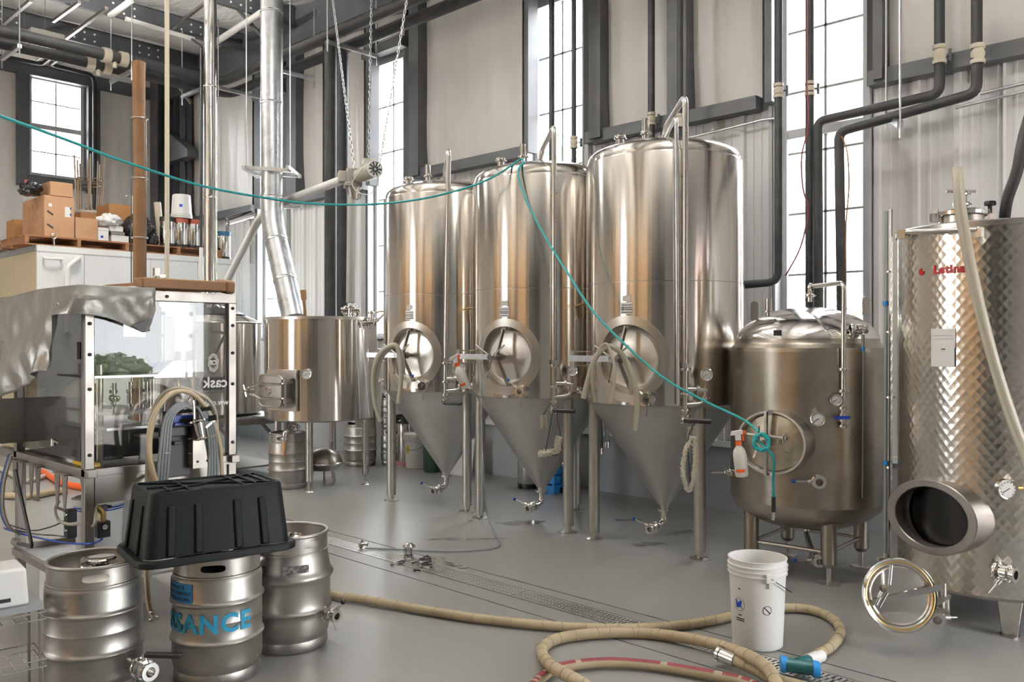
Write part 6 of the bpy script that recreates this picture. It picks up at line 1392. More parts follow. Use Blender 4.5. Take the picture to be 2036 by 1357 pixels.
t = thing('eye_clamp', 'small steel eye clamp on the cold room top edge', 'clamp', (XC+.02, PX(106, 470, XC).y, ZC+.004)); part('jaw', MB().cyl((0, 0, 0), (0, 0, .09), .012, n=8), M['steel'], t); part('eye', MB().torus((0, 0, .12), .03, .008, (1, 0, 0), 14, 6), M['steel'], t)
# shiny duct end and conduits near the room's right end
a, b = P(452, 440, 13.1), P(500, 426, 13.35); t = thing('shiny_duct', 'short shiny duct lying past the last small keg', 'duct', a); t.location = (a.x, a.y, ZC); part('duct_tube', MB().lathe([(.07, 0), (.07, (b-a).length), (.064, (b-a).length), (.064, .01), (0, .01)], 24, a-t.location, b-a), M['chrome'], t)
part('wall_bracket', MB().bar((a+b)/2-V(t.location)+V((0, .06, 0)), V(((a.x+b.x)/2, 7.19, (a.z+b.z)/2))-V(t.location), .04), M['frame'], t)
part('duct_cradle', MB().bar((0, 0, 0), a-V(t.location)-V((0, 0, .07)), .04).bar((b.x-a.x, b.y-a.y, 0), b-V(t.location)-V((0, 0, .07)), .04), M['frame'], t)
# ---------------------------------------------------------------- kettle on its stand
K0 = CW(-3.56, 10.1); t = thing('kettle', 'steel brew kettle with a stack, on a stand behind the canning machine', 'kettle', (K0.x, K0.y, 0))
part('shell', MB().lathe([(.55, .72), (.58, .74), (.58, 1.78)], 72), M['tank'], t); part('top_rim', MB().torus((0, 0, 1.78), .58, .012, n=64, m=8), M['steel'], t)
part('lid', MB().lathe([(.575, 1.78), (.56, 1.80), (.12, 2.0), (.08, 2.02), (.08, 2.12)], 64), M['polish'], t); part('lid_band', MB().lathe([(.40, 1.885), (.41, 1.88), (.25, 1.955), (.24, 1.955)], 48), M['black'], t)
part('sight_tube', MB().cyl((.59, -.1, .8), (.59, -.1, 1.7), .009, n=8), M['galv'], t)
t = thing('kettle_stand', 'steel platform stand with braced legs under the kettle', 'stand', (K0.x, K0.y, 0))
part('platform', MB().box((0, 0, .69), (1.36, 1.36, .03)), M['galv'], t); 
for s in (-1, 1): part('edge_rail', MB().box((0, s*.67, .65), (1.36, .03, .07)), M['frame'], t); part('edge_rail', MB().box((s*.67, 0, .65), (.03, 1.36, .07)), M['frame'], t)
for sx in (-1, 1):
    for sy in (-1, 1): part('leg', MB().box((sx*.64, sy*.64, .32), (.06, .06, .64)), M['frame'], t); part('brace', MB().bar((sx*.64, sy*.64, .25), (sx*.64, sy*.30, .63), .035), M['card'] if False else M['frame'], t)
part('low_shelf', MB().box((0, 0, .12), (1.2, 1.2, .02)), M['frame'], t)
# ---------------------------------------------------------------- stacks and ducts
def bands_on(t, pts, R, mt): 
    for p, d in pts: part('pipe_band', MB().lathe([(R, -.02), (R*1.04, -.018), (R*1.04, -.006), (R*1.01, 0), (R*1.04, .006), (R*1.04, .018), (R, .02)], 32, p, d), mt, t)
t = thing('flue_stack', 'slim shiny steel flue rising from the kettle through the roof', 'flue', (K0.x, K0.y, 2.12))
part('pipe', MB().cyl((0, 0, -.02), (0, 0, ZT-2.1), .074, n=32), M['chrome'] if False else M['polish'], t); bands_on(t, [((0, 0, P(424, py, 10.1).z-2.12), (0, 0, 1)) for py in (392, 172)], .074, M['polish'])
da = [P(540, -25, 9.95), P(540, 438, 9.95), P(584, 634, 9.5)]
t = thing('vent_duct', 'wide galvanised vent duct bending down into the mash tun', 'duct', da[2])
dp = [p-da[2] for p in fillet(da, .28, 3)]; dp[0].z = ZT-da[2].z-.02
part('duct_tube', MB().tube(dp, .128, 32), M['galv'], t, sharp=14)
bands_on(t, [(P(540, py, 9.95)-da[2], (0, 0, 1)) for py in (24, 205, 392)]+[(da[1]+(da[2]-da[1])*k-da[2], da[2]-da[1]) for k in (.22, .62)], .128, M['galv'])
part('duct_label', MB().box(P(544, 454, 9.79)-da[2], (.10, .004, .035), YAW), M['white'], t)
br = P(535, 336, 9.8); t = thing('duct_bracket', 'galvanised channel bracket clamped around the vent duct', 'bracket', br)
for o in (-.15, .15): part('channel', MB().bar(FW*(o+.15)-RT*.28+V((0, 0, .02)), FW*(o+.15)+RT*.26+V((0, 0, -.02)), .04), M['galv'], t)
for o in (-.26, .24): part('channel', MB().bar(RT*o-FW*.12, RT*o+FW*.45, .04), M['galv'], t)
part('stay_rod', MB().cyl(-RT*.26, V((-RT.x*.26, -RT.y*.26, 6.16-br.z)), .006, n=6).cyl(RT*.24, V((RT.x*.24, RT.y*.24, 6.16-br.z)), .006, n=6), M['galv'], t)
# grist auger: tube, gearbox, motor, drop hose, chains
ga = P(702, 352, 9.3); t = thing('grist_auger', 'beige grist conveyor with motor hanging over the mash tun', 'conveyor', ga)
ap = [P(692, 353, 9.32), P(560, 402, 10.3), P(520, 425, 10.5), P(448, 566, 11.0)]
part('auger_tube', MB().tube([p-ga for p in fillet(ap, .25, 5)], .048, 16), M['white'], t)
part('tube_bracket', MB().bar(P(565, 412, 10.27)-ga, P(600, 411, 10.1)-ga, .03), M['galv'], t)
gb = MB().box((0, 0, 0), (.15, .15, .17), YAW+.3).box(V((0, 0, -.09)), (.19, .17, .05), YAW+.3); gb.lathe([(.09, -.10), (.055, -.20), (.055, -.24)], 16); part('gearbox', gb, M['frame'], t, bevel=.008)
part('end_housing', MB().box(P(684, 352, 9.33)-ga, (.13, .12, .12), YAW+.3), M['motor'], t, bevel=.01)
ma, mb_ = P(714, 350, 9.25)-ga, P(745, 336, 8.95)-ga; m = MB().cyl(ma, ma+(mb_-ma)*.35, .075, n=20).cyl(ma+(mb_-ma)*.35, mb_, .085, .09, 24); part('motor', m, M['motor'], t)
part('motor_cowl', MB().lathe([(.09, 0), (.092, .012), (.08, .016), (.075, .01), (0, .01)], 24, mb_, mb_-ma), M['white'], t)
fg = MB(); u, w, d = frame(mb_-ma)
for k in range(10): a = PI*k/5; fg.bar(mb_+d*.014+(u*math.cos(a)+w*math.sin(a))*.015, mb_+d*.014+(u*math.cos(a)+w*math.sin(a))*.075, .012, .003, d)
part('fan_grille', fg, M['ink'], t, kind='stuff')
part('terminal_box', MB().box(ma+(mb_-ma)*.6+V((0, 0, .10)), (.12, .10, .07), YAW+.5), M['motor'], t, bevel=.008)
part('motor_cable', MB().tube(cat_pts([P(733, 318, 9.0)-ga, P(712, 345, 9.0)-ga, P(700, 365, 9.05)-ga, P(712, 382, 9.05)-ga, P(733, 386, 9.05)-ga, P(748, 372, 9.05)-ga, P(752, 350, 9.0)-ga], 6), .005, 6), M['white'], t)
hz0, hz1 = P(700, 378, 9.3)-ga, P(697, 602, 9.25)-ga; n = 60; pr = []
for k in range(n*2+1): pr.append((.052 if k % 2 else .046, (hz0-hz1).length*k/(n*2)))
part('drop_hose', MB().lathe(pr, 16, hz1, hz0-hz1), M['ribbed'], t, sharp=0)
def chain(lab, a, b, n=44):
    m = MB(); d = (b-a); L = d.length/n; u, w, dn = frame(d)
    for k in range(n):
        c = a+d*((k+.5)/n); s = u if k % 2 else w; q = w if k % 2 else u; pts = []
        for j in range(8): an = 2*PI*j/8; pts.append(c-a+dn*math.cos(an)*L*.68+s*math.sin(an)*L*.26)
        m.tube(pts, L*.11, 4, closed=True)
    o = single('chain', m, M['galv'], lab, 'chain', 'hoist chains', kind='stuff'); o.location = a; return o
for (x0, y0, x1, d0, d1, lab) in ((704, 332, 659, 9.3, 9.5, 'steel chain slanting up from the auger gearbox'), (733, 318, 739, 9.05, 9.2, 'steel chain hanging straight beside the auger motor'), (754, 333, 812, 8.95, 9.15, 'steel chain slanting across the window to the auger motor')):
    a = P(x0, y0, d0); b = P(x1, -20, d1); b = a+(b-a)*((ZT-.3-a.z)/(b.z-a.z)) if False else b; chain(lab, a, b)
# ---------------------------------------------------------------- insulated glycol pipes
def pipe(nm, lab, pts, r, mt, fil=.12, group=None, cat='pipe', n=14):
    pts = [V(p) for p in pts]; b = pts[0].copy(); t = thing(nm, lab, cat, b, 0, group)
    part('pipe_run', MB().tube([p-b for p in fillet(pts, fil, 5)] if len(pts) > 2 else [p-b for p in pts], r, n), M[mt], t); return t
def coupling(t, p, r=.042, h=.12, lever=True):
    b = V(t.location); p = p-b
    o = part('ball_valve', MB().lathe([(r*.8, -h/2), (r, -h/2), (r, -h*.3), (r*.78, -h*.26), (r*.95, -h*.08), (r*.95, h*.08), (r*.78, h*.26), (r, h*.3), (r, h/2), (r*.8, h/2)], 16, p), M['conduit'], t, label='cream valve body')
    if lever: part('lever', MB().bar(p+RT*r, p+RT*(r+.03), .015).bar(p+RT*(r+.03)-V((0, 0, .045)), p+RT*(r+.03)+V((0, 0, .045)), .014, .02), M['dark'], o)
ZG = 5.38
m1 = pipe('insulated_pipe', 'upper black insulated pipe running along both walls below the roof', [(-11.8, -3, ZG), (-11.8, 6.13, ZG), (3.2, 6.13, ZG)], .072, 'rubber', .25, 'main coolant pipes')
m2 = pipe('insulated_pipe', 'lower black insulated pipe beside the first, below the roof', [(-12.1, -3, ZG-.06), (-12.1, 6.42, ZG-.06), (3.2, 6.42, ZG-.06)], .072, 'rubber', .25, 'main coolant pipes')
q = PX(228, 108, -11.8); b = V(m1.location)
for k, (mm, dz) in enumerate(((m1, 0), (m2, -.06))):
    b = V(mm.location); y = q.y-.1*k; x = b.x
    part('flanged_valve', MB().cyl((0, y-b.y-.16, 0), (0, y-b.y-.06, 0), .10, n=16).cyl((0, y-b.y-.06, 0), (0, y-b.y+.06, 0), .07, n=16).cyl((0, y-b.y+.06, 0), (0, y-b.y+.16, 0), .10, n=16).cyl((0, y-b.y, -.14), (0, y-b.y, -.06), .03, n=8), M['conduit'], mm, label='cream pipe valve')
def trapeze(lab, p0, p1):
    p0, p1 = V(p0), V(p1); b = p0; t = thing('pipe_hanger', lab, 'hanger', b, 0, 'trapeze pipe hangers')
    part('channel', MB().bar((0, 0, 0), p1-b, .045), M['galv'], t)
    for q in (V((0, 0, 0)), p1-b): part('rod', MB().cyl(q-V((0, 0, .12)), V((q.x, q.y, 6.17-b.z)), .008, n=6), M['galv'], t)
for px, lab in ((242, 'channel hanger with two rods just past the cream pipe valves'), (385, 'channel hanger with two rods left of the slim flue'), (22, 'channel hanger with two rods at the upper left edge')):
    y = PX(px, 130, -11.95).y; trapeze(lab, (-11.62, y, ZG-.19), (-12.32, y, ZG-.19))
for px, lab in ((480, 'channel hanger between the slim flue and the wide duct'), (578, 'channel hanger just right of the wide duct'), (700, 'channel hanger above the twin dropping pipes')):
    x = PY(px, 120, 6.28).x; trapeze(lab, (x, 5.92, ZG-.19), (x, 6.65, ZG-.19))
def PYd(px, py, y=6.9): return PY(px, py, y)
for px, y, lab in ((657, 6.13, 'thick black pipe dropping behind the mash tun, nearer the duct'), (681, 6.42, 'thick black pipe dropping behind the mash tun, beside the auger hose')):
    a = PYd(px, 300, y); pipe('insulated_pipe', lab, [(a.x, y, ZG-.08), (a.x, y, 1.4), (a.x, 6.98, 1.4)], .075, 'rubber', .12, 'dropping coolant pipes')
def drop(px, py, lab, y=6.9, r=.031, ytop=-40, val=None, tail=None, mt='rubber'):
    a = PY(px, py, y); pts = [V((a.x, y, ZT-.1)), a]+[V(q) for q in (tail or [])]
    t = pipe('insulated_pipe', lab, pts, r, mt, .09, 'thin coolant pipes')
    if val: coupling(t, V((a.x, y, PY(px, val, y).z)))
    return t
T2c = CW(.258, 7.525); T3c = CW(1.186, 6.688); T1c = CW(-.645, 8.38)
def jb(c, z, y=.62): return (c.x+.25, c.y+.0, z)
drop(1097, 395, 'thin dark pipe in front of the tall window, left of its neighbour', 6.75, .030)
drop(1141, 400, 'thin dark pipe in front of the tall window with a cream valve low down', 6.75, .026, val=283)
drop(1295, 300, 'thin black pipe ending in a cream valve above the nearest fermenter', 6.95, .034, val=236)
drop(1352, 300, 'thin black pipe up the column behind the nearest fermenter', 6.75, .028, val=240)
t3 = drop(1548, 560, 'black pipe left in the wide window, elbowing to the nearest fermenter', 6.75, .034, val=180, tail=[PY(1480, 566, 6.60)])
drop(1610, 640, 'long black pipe in the middle of the wide window', 6.95, .036, val=176)
t = pipe('insulated_pipe', 'black pipe with an overhead branch, dropping behind the low tank dome', [PY(1868, -40, 6.92), PY(1868, 186, 6.92), PY(1626, 241, 6.92), PY(1628, 640, 6.92)], .038, 'rubber', .07, 'thin coolant pipes'); coupling(t, PY(1868, 108, 6.92), .05, .14)
t = pipe('insulated_pipe', 'black pipe looping over to the right of the wide window bars', [PY(1942, -40, 6.72), PY(1942, 184, 6.72), PY(1668, 262, 6.72), PY(1674, 640, 6.72)], .038, 'rubber', .07, 'thin coolant pipes'); coupling(t, PY(1944, 107, 6.72), .05, .14)
for k, (px, py, y) in enumerate(((1865, 175, 6.92), (1936, 188, 6.72))): pass
tz = thing('pipe_hanger', 'short slotted channel under the overhead pipes beside the wide window', 'hanger', PY(1762, 229, 7.0), 0, 'trapeze pipe hangers'); b = V(tz.location); e = PY(1790, 247, 6.55)
part('channel', MB().bar((0, 0, 0), e-b, .045), M['galv'], tz)
for q in (V((0, 0, 0)), e-b): part('rod', MB().cyl(q-V((0, 0, .10)), V((q.x, q.y, 6.17-b.z)), .008, n=6), M['galv'], tz)
slot = MB()
for k in range(6): q = (e-b)*(.15+.13*k); slot.box(q-FW*.024, (.018, .01, .014), YAW)
part('channel_slots', slot, M['ink'], tz, kind='stuff')
pipe('supply_hose', 'thick black hose coming down to the top of the scale-patterned tank', cat_pts([P(2130, -560, 5.1), P(2105, -150, 5.05), P(2075, 120, 4.95), P(2036, 270, 4.9), P(2022, 340, 4.9), P(2003, 395, 4.95), P(1996, 440, 5.0)], 6), .032, 'rubber', .01, None, 'hose')
pipe('conduit', 'thin grey conduit crossing the cladding behind the nearest fermenter', [PY(1290, 292, 7.1), PY(1420, 262, 7.1), PY(1516, 238, 7.1), PY(1546, 234, 7.1)], .012, 'galv', .04, None, 'conduit')
pipe('conduit', 'thin grey conduit on the cladding right of the wide window, near the top', [PY(1950, 186, 7.1), PY(2060, 160, 7.1)], .014, 'galv', .04, None, 'conduit')
pipe('conduit', 'second thin grey conduit just below the other at the right edge', [PY(1900, 214, 7.1), PY(2060, 176, 7.1)], .012, 'galv', .04, None, 'conduit')
pipe('cable', 'thin dark red cable hanging in the wide window', cat_pts([PY(1604, 0, 6.7), PY(1604, 150, 6.7), PY(1606, 250, 6.7), PY(1594, 310, 6.7), PY(1596, 370, 6.7), PY(1606, 420, 6.7), PY(1592, 490, 6.7), PY(1562, 548, 6.7)], 6), .006, 'red', .01, None, 'cable', 6)
pipe('cable', 'thin brown cable looping beside the pipe in the wide window', cat_pts([PY(1670, 264, 6.72), PY(1684, 300, 6.62), PY(1688, 370, 6.6), PY(1682, 450, 6.6), PY(1682, 560, 6.6)], 6), .006, 'paper', .01, None, 'cable', 6)
# roof services, upper left
pipe('cream_conduit', 'slim cream pole from roof to floor in front of the cold room', [(P(332, 300, 8.2).x, P(332, 300, 8.2).y, ZT), (P(332, 300, 8.2).x, P(332, 300, 8.2).y, 0)], .022, 'conduit', .04, None, 'conduit')
a = P(400, 200, 11.5); tp_ = pipe('thin_pipe', 'thin pipe in front of the small kegs, black above and white below', [PX(382, 78, -12.3), V((a.x, a.y, P(400, 92, 11.5).z)), V((a.x, a.y, P(400, 492, 11.5).z))], .021, 'black', .06)
part('white_sleeve', MB().cyl(V((a.x, a.y, P(400, 492, 11.5).z))-V(tp_.location), V((a.x, a.y, 0))-V(tp_.location), .026, n=12), M['white'], tp_, label='white lower pipe')
pipe('thin_pipe', 'dark gas pipe with bends on the wall left of the corner window', [PX(-40, 104, XL+.35), PX(84, 127, XL+.35), PX(122, 96, XL+1.2)], .035, 'black', .08, 'dark wall pipes')
pipe('thin_pipe', 'dark gas pipe turning down past the corner window', [PX(133, 104, XL+1.2), PX(100, 128, XL+.35), PX(184, 149, XL+.30), PX(188, 168, XL+.20), V((XL+.20, PX(188, 168, XL+.20).y, 2.8))], .035, 'black', .08, 'dark wall pipes')
pipe('sprinkler_pipe', 'white sprinkler pipe under the purlins near the corner', [P(262, 0, 11.1), P(218, 32, 11.2)], .04, 'white', .05, 'white roof pipes')
pipe('sprinkler_pipe', 'white sprinkler pipe along the roof slope above the cartons', [PX(250, 37, -12.3), PX(386, 78, -12.3)], .035, 'white', .05, 'white roof pipes')
pipe('sprinkler_pipe', 'white sprinkler pipe along the eave beam', [PY(428, 84, 6.15), PY(548, 6, 6.15)], .045, 'white', .05, 'white roof pipes')
for a, b, d0, d1, lab in (((340, 58), (412, 2), 12.6, 11.2, 'steel strut slanting under the roof left of the slim flue'), ((132, 75), (212, 16), 12.0, 10.8, 'steel channel hanging above the corner lamp'), ((0, 52), (62, 0), 11.6, 10.2, 'steel channel at the upper left edge'), ((106, 42), (158, 4), 12.4, 11.4, 'short steel channel beside the corner lamp'), ((462, 6), (530, 82), 12.6, 12.0, 'dark diagonal brace between the flue and the wide duct'), ((336, 145), (380, 205), 14.2, 14.4, 'pale diagonal stay by the corner column'), ((300, 100), (322, 122), 14.4, 14.6, 'short pale stay left of the corner column')):
    A, B = P(*a, d0), P(*b, d1); o = single('roof_strut', MB().bar(A, B, .04), M['frame'] if 'dark' not in lab else M['dark'], lab, 'strut', loc=A)
# puddles left on the floor
wet = mat('water_film', (.21, .208, .20), .10, spec=.8)
def puddle(lab, cx, cy, sx, sy, sd, rot=0):
    c = F(cx, cy, 0); rnd = random.Random(sd); ph = [rnd.uniform(0, 6) for _ in range(5)]; m = MB(); n = 48; m.v.append(V((0, 0, .0016)))
    for i in range(n): a = 2*PI*i/n; r = 1+.3*math.sin(2*a+ph[0])+.18*math.sin(5*a+ph[1])+.1*math.sin(9*a+ph[2]); m.v.append(V((sx*r*math.cos(a), sy*r*math.sin(a), .0016)))
    m.f = [(0, 1+i, 1+(i+1) % n) for i in range(n)]; o = single('puddle', m, wet, lab, 'puddle', None, sharp=0, kind='stuff'); o.location = c; o.rotation_euler = (0, 0, YAW+rot)
puddle('flat puddle on the floor before the middle fermenter legs', 1035, 1040, .16, .10, 1); puddle('puddle with a trickle in front of the nearest fermenter', 1288, 1082, .13, .05, 2); puddle('small puddle between the middle and nearest fermenter', 1250, 1034, .10, .05, 4); puddle('long wet streak beside the clear tube on the floor', 920, 1072, .30, .035, 5, .12)
# ---------------------------------------------------------------- teal air hose
tpts = [P(-900, 60, 2.6), P(-420, 130, 3.2), P(-60, 208, 3.9), P(0, 230, 4.0), P(130, 277, 4.45), P(250, 322, 5.0), P(400, 369, 5.7), P(520, 392, 6.2), P(610, 404, 6.5), P(700, 407, 6.75), P(780, 403, 6.9), P(860, 391, 7.0), P(940, 369, 7.0), P(985, 349, 6.93), P(1015, 330, 7.0), P(1034, 317, 7.16), P(1042, 320, 7.05), P(1030, 343, 6.87), P(1045, 395, 6.80), P(1080, 464, 6.65), P(1130, 545, 6.35), P(1180, 620, 6.05), P(1250, 692, 5.8), P(1320, 752, 5.65), P(1400, 797, 5.52), P(1475, 833, 5.40), P(1508, 858, 5.32)]
t, _, b = hose('air_hose', 'thin teal hose slung across the room over the middle fermenter to the low tank door', tpts, .0085, 'teal', 8, 8)
t.location = (0, 0, 0)
for c in t.children: c.location = b
cc_ = P(1513, 880, 5.27); nv = (-FW*.86-RT*.4).normalized(); u, w, _d = frame(nv); cp_ = []
for k in range(64): a = 2*PI*k/16; r = .038+.016*((k*7) % 5)/5; cp_.append(cc_+u*r*math.cos(a)+w*r*1.1*math.sin(a)-nv*.025*(k/64))
cp_ += [P(1536, 905, 5.25), P(1537, 950, 5.30), P(1538, 990, 5.33)]
part('coil', MB().tube(cat_pts(cp_, 3), .0085, 8), M['teal'], t); part('grip', MB().cyl(P(1538, 988, 5.33), P(1538, 1018, 5.34), .013, n=10), M['black'], t, label='black hose grip'); part('nozzle', MB().cyl(P(1538, 1018, 5.34), P(1537, 1034, 5.35), .010, n=10), M['galv'], t)
hose('milky_hose', 'thick milky hose running down across the scale-patterned tank from its lid', [P(1903, 336, 4.42), P(1906, 372, 4.38), P(1912, 430, 4.36), P(1928, 520, 4.34), P(1950, 620, 4.32), P(1982, 740, 4.28), P(2018, 850, 4.24), P(2060, 960, 4.2), P(2090, 1120, 4.2)], .028, 'milk', 8, 12)
# ---------------------------------------------------------------- clear hoses, bottles, brushes hung on the tanks
hose('clear_hose', 'thick milky hose draped over the door wheel of the farthest fermenter', [P(757, 838, 7.72), P(745, 800, 7.70), P(742, 750, 7.66), P(752, 708, 7.60), P(775, 688, 7.56), P(790, 690, 7.55), P(797, 730, 7.55), P(796, 770, 7.56), P(792, 802, 7.57)], .021, 'milk', 8, 10)
hose('clear_hose', 'second milky hose looped with it on the farthest fermenter', [P(747, 790, 7.72), P(750, 745, 7.68), P(760, 710, 7.63), P(782, 690, 7.60), P(800, 705, 7.60), P(802, 745, 7.60)], .017, 'milk', 8, 10)
hose('clear_hose', 'milky hose hung over the nearest fermenter door, long right end', [P(1160, 792, 6.0), P(1172, 745, 5.97), P(1186, 708, 5.93), P(1210, 688, 5.90), P(1238, 706, 5.88), P(1258, 750, 5.86), P(1267, 800, 5.86), P(1264, 856, 5.87)], .019, 'milk', 8, 10)
hose('clear_hose', 'thinner clear hose looped tightly on the nearest fermenter door', [P(1182, 800, 5.98), P(1177, 750, 5.95), P(1188, 702, 5.92), P(1206, 684, 5.88), P(1220, 720, 5.84), P(1221, 765, 5.84), P(1214, 800, 5.85)], .010, 'milk', 8, 8)
hose('clear_hose', 'clear hose end hanging inside the larger loop on the nearest fermenter door', [P(1216, 690, 5.93), P(1236, 706, 5.93), P(1252, 745, 5.92), P(1254, 785, 5.92)], .014, 'milk', 8, 8)
def spray(lab, loc, rz, tilt):
    t = thing('spray_bottle', lab, 'spray bottle', loc, rz); t.rotation_euler = (0, tilt, rz)
    part('bottle', MB().lathe([(0, -.25), (.036, -.25), (.040, -.243), (.042, -.15), (.042, -.11), (.036, -.085), (.018, -.06), (.016, -.045), (0, -.045)], 24), mat('cloudy_plastic', (.70, .67, .60), .35) if 'cloudy_plastic' not in bpy.data.materials else bpy.data.materials['cloudy_plastic'], t)
    part('collar', MB().cyl((0, 0, -.055), (0, 0, -.028), .020, n=16), M['orange'], t, label='orange collar')
    part('trigger_head', MB().box((.0, 0, -.0), (.035, .022, .05)).prism([(-.045, .0), (.03, .0), (.03, .03), (-.035, .026)], -.011, .011, MX.Translation((0, 0, .01)) @ MX.Rotation(PI/2, 4, 'X')), M['white'], t, bevel=.003)
    part('trigger', MB().box((.035, 0, .022), (.03, .016, .022)).bar((.035, 0, .015), (.028, 0, -.03), .010, .014), M['orange'], t, label='orange trigger'); part('print_panel', MB().lathe([(.0425, -.22), (.0425, -.20)], 10, a0=3.6, a1=5.0), M['orange'], t)
    return t
spray('spray bottle with orange trigger hanging from the swing arm of the middle fermenter', P(905, 716, 6.98), YAW-.1, math.radians(-22))
spray('spray bottle with orange trigger hanging on the low tank door', P(1467, 868, 5.34), YAW, math.radians(-6))
def bristle(pts, r, n=240, sd=1):
    rnd = random.Random(sd); m = MB(); pts = cat_pts(pts, 10)
    for _ in range(n*3):
        i = rnd.randrange(len(pts)-1); p = pts[i]+(pts[i+1]-pts[i])*rnd.random(); d = (pts[i+1]-pts[i]).normalized(); u, w, _x = frame(d); a = rnd.uniform(0, 2*PI); q = (u*math.cos(a)+w*math.sin(a)); e = p+q*r*rnd.uniform(.75, 1.05); s = d*.003
        m.add([p-s, p+s, e+s, e-s], [(0, 1, 2, 3)])
    m.tube(pts, r*.55, 8); return m
def brush(lab, head, wire, r, sd):
    b = head[0]; t = thing('tank_brush', lab, 'brush', b); part('bristles', bristle([p-b for p in head], r, 260, sd), M['bristle'], t, kind='stuff', sharp=0); part('wire_handle', MB().tube([p-b for p in cat_pts(wire, 6)], .004, 6), M['ink'], t); return t
brush('white L-shaped brush hanging under the black valve handle of the middle fermenter', [P(1070, 903, 6.68), P(1090, 900, 6.68), P(1108, 897, 6.68), P(1109, 880, 6.68), P(1112, 868, 6.68)], [P(1100, 812, 6.72), P(1092, 860, 6.68), P(1087, 900, 6.68), P(1116, 895, 6.68), P(1106, 815, 6.72)], .030, 3)
brush('short white brush beside the L-shaped one on the middle fermenter', [P(1080, 826, 6.70), P(1081, 852, 6.70)], [P(1096, 800, 6.74), P(1086, 815, 6.71), P(1080, 826, 6.70)], .026, 4)
brush('long white tube brush hanging below the handle of the nearest fermenter', [P(1376, 868, 5.80), P(1362, 900, 5.80), P(1358, 940, 5.80), P(1368, 975, 5.80), P(1378, 955, 5.80), P(1382, 905, 5.80), P(1380, 868, 5.80)], [P(1378, 846, 5.82), P(1368, 880, 5.80), P(1373, 960, 5.80)], .020, 5)
brush('stubby white brush tied at the nearest fermenter handle', [P(1376, 850, 5.84), P(1374, 874, 5.84)], [P(1384, 840, 5.84), P(1378, 846, 5.84), P(1376, 850, 5.84)], .030, 6)
# ---------------------------------------------------------------- things along the far wall and under the tun
keg('plain steel keg standing under the mash tun spout', F(573, 968), .3, 'kegs on the floor behind')
kz = F(716, 924); a = keg('steel keg, lower of two stacked behind the mash tun legs', kz, 0, 'kegs on the floor behind'); b_ = keg('steel keg, upper of two stacked behind the mash tun legs', kz+V((0, 0, .592)), .4, 'kegs on the floor behind')
kz = F(771, 923); keg('slim keg against the wall behind the first fermenter leg, lower one', kz, .9, 'kegs on the floor behind', R=.085, H=.45); keg('slim keg stacked on the other behind the first fermenter leg', kz+V((0, 0, .455)), .2, 'kegs on the floor behind', R=.085, H=.45)
pk_ = mat('pink_rubber', (.36, .14, .14), .6); t = corny('tall soda keg with black handles and a pink foot behind the first fermenter', F(806, 924), M['black'], .12, .63, None, None); bt_ = [c for c in t.children if c.name.startswith('base_boot')][0]; bt_.data.materials[0] = pk_; bt_['label'] = 'pink rubber foot'
b = bucket('lidded_bucket', 'white lidded bucket with a yellow round sticker behind the first fermenter', F(828, 930), YAW-.3, .42, .13, .15, lid=True)
yk = MB(); n = 20
yk.v = [on_bucket(-28, .24, .13, .15, .42)]+[on_bucket(-28+math.degrees(.036*math.cos(2*PI*i/n)/.14), .24+.05*math.sin(2*PI*i/n), .13, .15, .42) for i in range(n)]; yk.f = [(0, 1+i, 1+(i+1) % n) for i in range(n)]; part('yellow_sticker', yk, M['yellow'], b, label='round yellow sticker', sharp=0)
gc = F(858, 938); t = thing('gas_cylinder', 'dark green gas cylinder behind the cone of the first fermenter', 'gas cylinder', gc); part('bottle', MB().lathe([(0, 0), (.09, 0), (.10, .02), (.10, .80), (.08, .88), (.035, .93), (.035, .98), (0, .98)], 28), M['green'], t); part('valve_cap', MB().cyl((0, 0, .97), (0, 0, 1.06), .03, n=12), M['steel'], t)
t = thing('white_jug', 'white board leaning between the legs of the first two fermenters', 'board', F(912, 945)); part('board', MB().box((0, 0, .22), (.42, .02, .44), MX.Rotation(-.12, 3, 'X') @ rotm('Z', .2)), M['white'], t); part('edge_strip', MB().box((0, .028, .44), (.42, .024, .012), rotm('Z', .2)), M['muntin'], t); t.name = 'leaning_board'
for px, py, lab in ((1058, 968, 'soda keg with a thick black boot behind the middle cone, left one'), (1136, 976, 'soda keg with a thick black boot behind the middle cone, right one')):
    q = F(px, py)+V((0, -.05, 0)); corny(lab, q, M['black'], .12, .60, 'black', 'soda kegs behind the middle fermenter')
q = F(1098, 979); t = thing('blue_crate', 'bright blue plastic crate between the booted soda kegs', 'crate', q, .2)
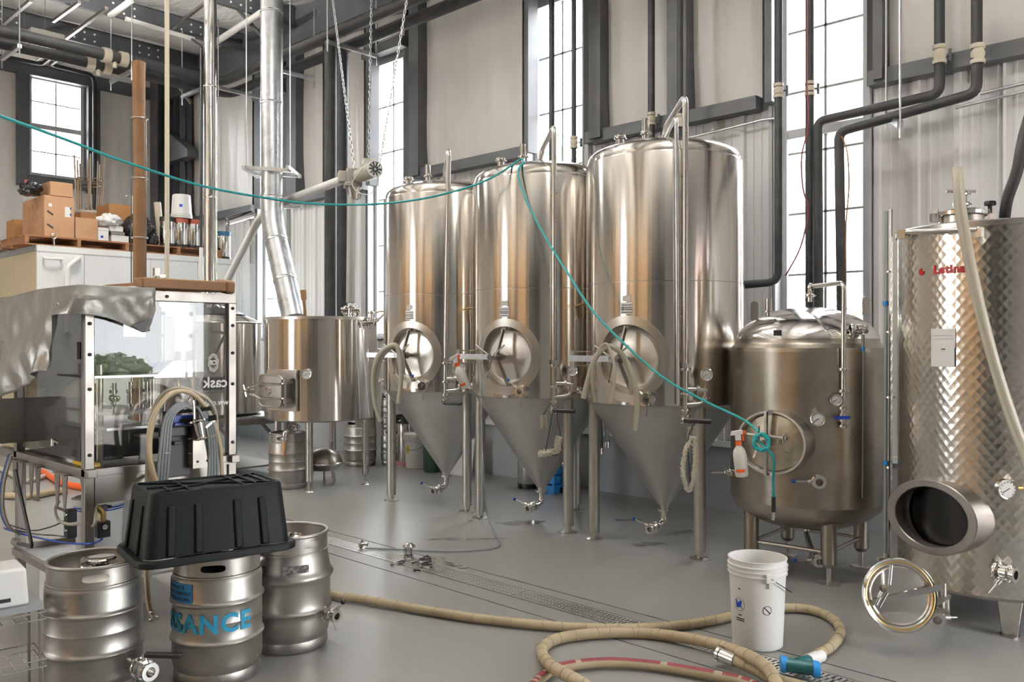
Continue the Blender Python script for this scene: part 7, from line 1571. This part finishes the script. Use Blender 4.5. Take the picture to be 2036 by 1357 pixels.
for z in (.05, .14, .23):
    for s in (-1, 1): part('slat', MB().box((0, s*.10, z), (.15, .014, .07)), M['sticker'], t); part('slat', MB().box((s*.075, 0, z), (.014, .20, .07)), M['sticker'], t)
part('base', MB().box((0, 0, .01), (.15, .20, .02)), M['sticker'], t)
for sx in (-1, 1):
    for sy in (-1, 1): part('corner_post', MB().box((sx*.07, sy*.095, .14), (.02, .02, .28)), M['sticker'], t)
for px, x2, mt, lab in ((1194, 1190, 'blue', 'blue-grey hose with a steel end hanging at the wall behind the nearest fermenter'), (1207, 1205, 'smoke', 'grey hose with a steel end hanging beside the blue-grey one')):
    y0 = 905 if mt == 'blue' else 892; t, _, b = hose('hanging_hose', lab, [PY(x2, 780, 6.9), PY(x2, 820, 6.88), PY(px, 860, 6.88), PY(px, y0-14, 6.88)], .026, mt if mt == 'smoke' else 'smoke', 6, 10); e = PY(px, y0-14, 6.88)-b; part('end_ferrule', MB().cyl(e, e-V((0, 0, .06)), .03, n=14), M['polish'], t)
    part('wall_hook', MB().cyl(PY(x2, 780, 6.9)-b, PY(x2, 780, 7.2)-b, .012, n=8), M['steel'], t)
q = F(643, 958); t = thing('steel_bowl', 'upturned domed steel bowl on a tripod behind the mash tun legs', 'bowl', q); part('dome', MB().lathe([(.215, .22), (.20, .27), (.15, .33), (.08, .365), (0, .375)], 36), M['brite'], t); part('bowl_rim', MB().torus((0, 0, .215), .22, .012, n=36, m=8), M['polish'], t); part('lower_bowl', MB().lathe([(.21, .21), (.16, .14), (0, .12)], 32), M['steel'], t)
for k in range(3): a = k*2.09+.4; part('leg', MB().cyl((.12*math.cos(a), .12*math.sin(a), .16), (.15*math.cos(a), .15*math.sin(a), 0), .012, n=8), M['steel'], t)
q = CW(-2.09, 9.394)+RT*(-.12)+FW*.1; t = thing('mash_paddle', 'wooden paddle standing in the mash tun', 'paddle', (q.x, q.y, .82)); A = V((0, 0, .02)); B = P(603, 578, 9.2)-V((q.x, q.y, .82)); part('shaft', MB().bar(A, B, .035, .022, FW), M['paddle'], t); part('grip', MB().bar(B-(B-A).normalized()*.10, B+V((0, 0, .01)), .06, .022, FW), M['paddle'], t)
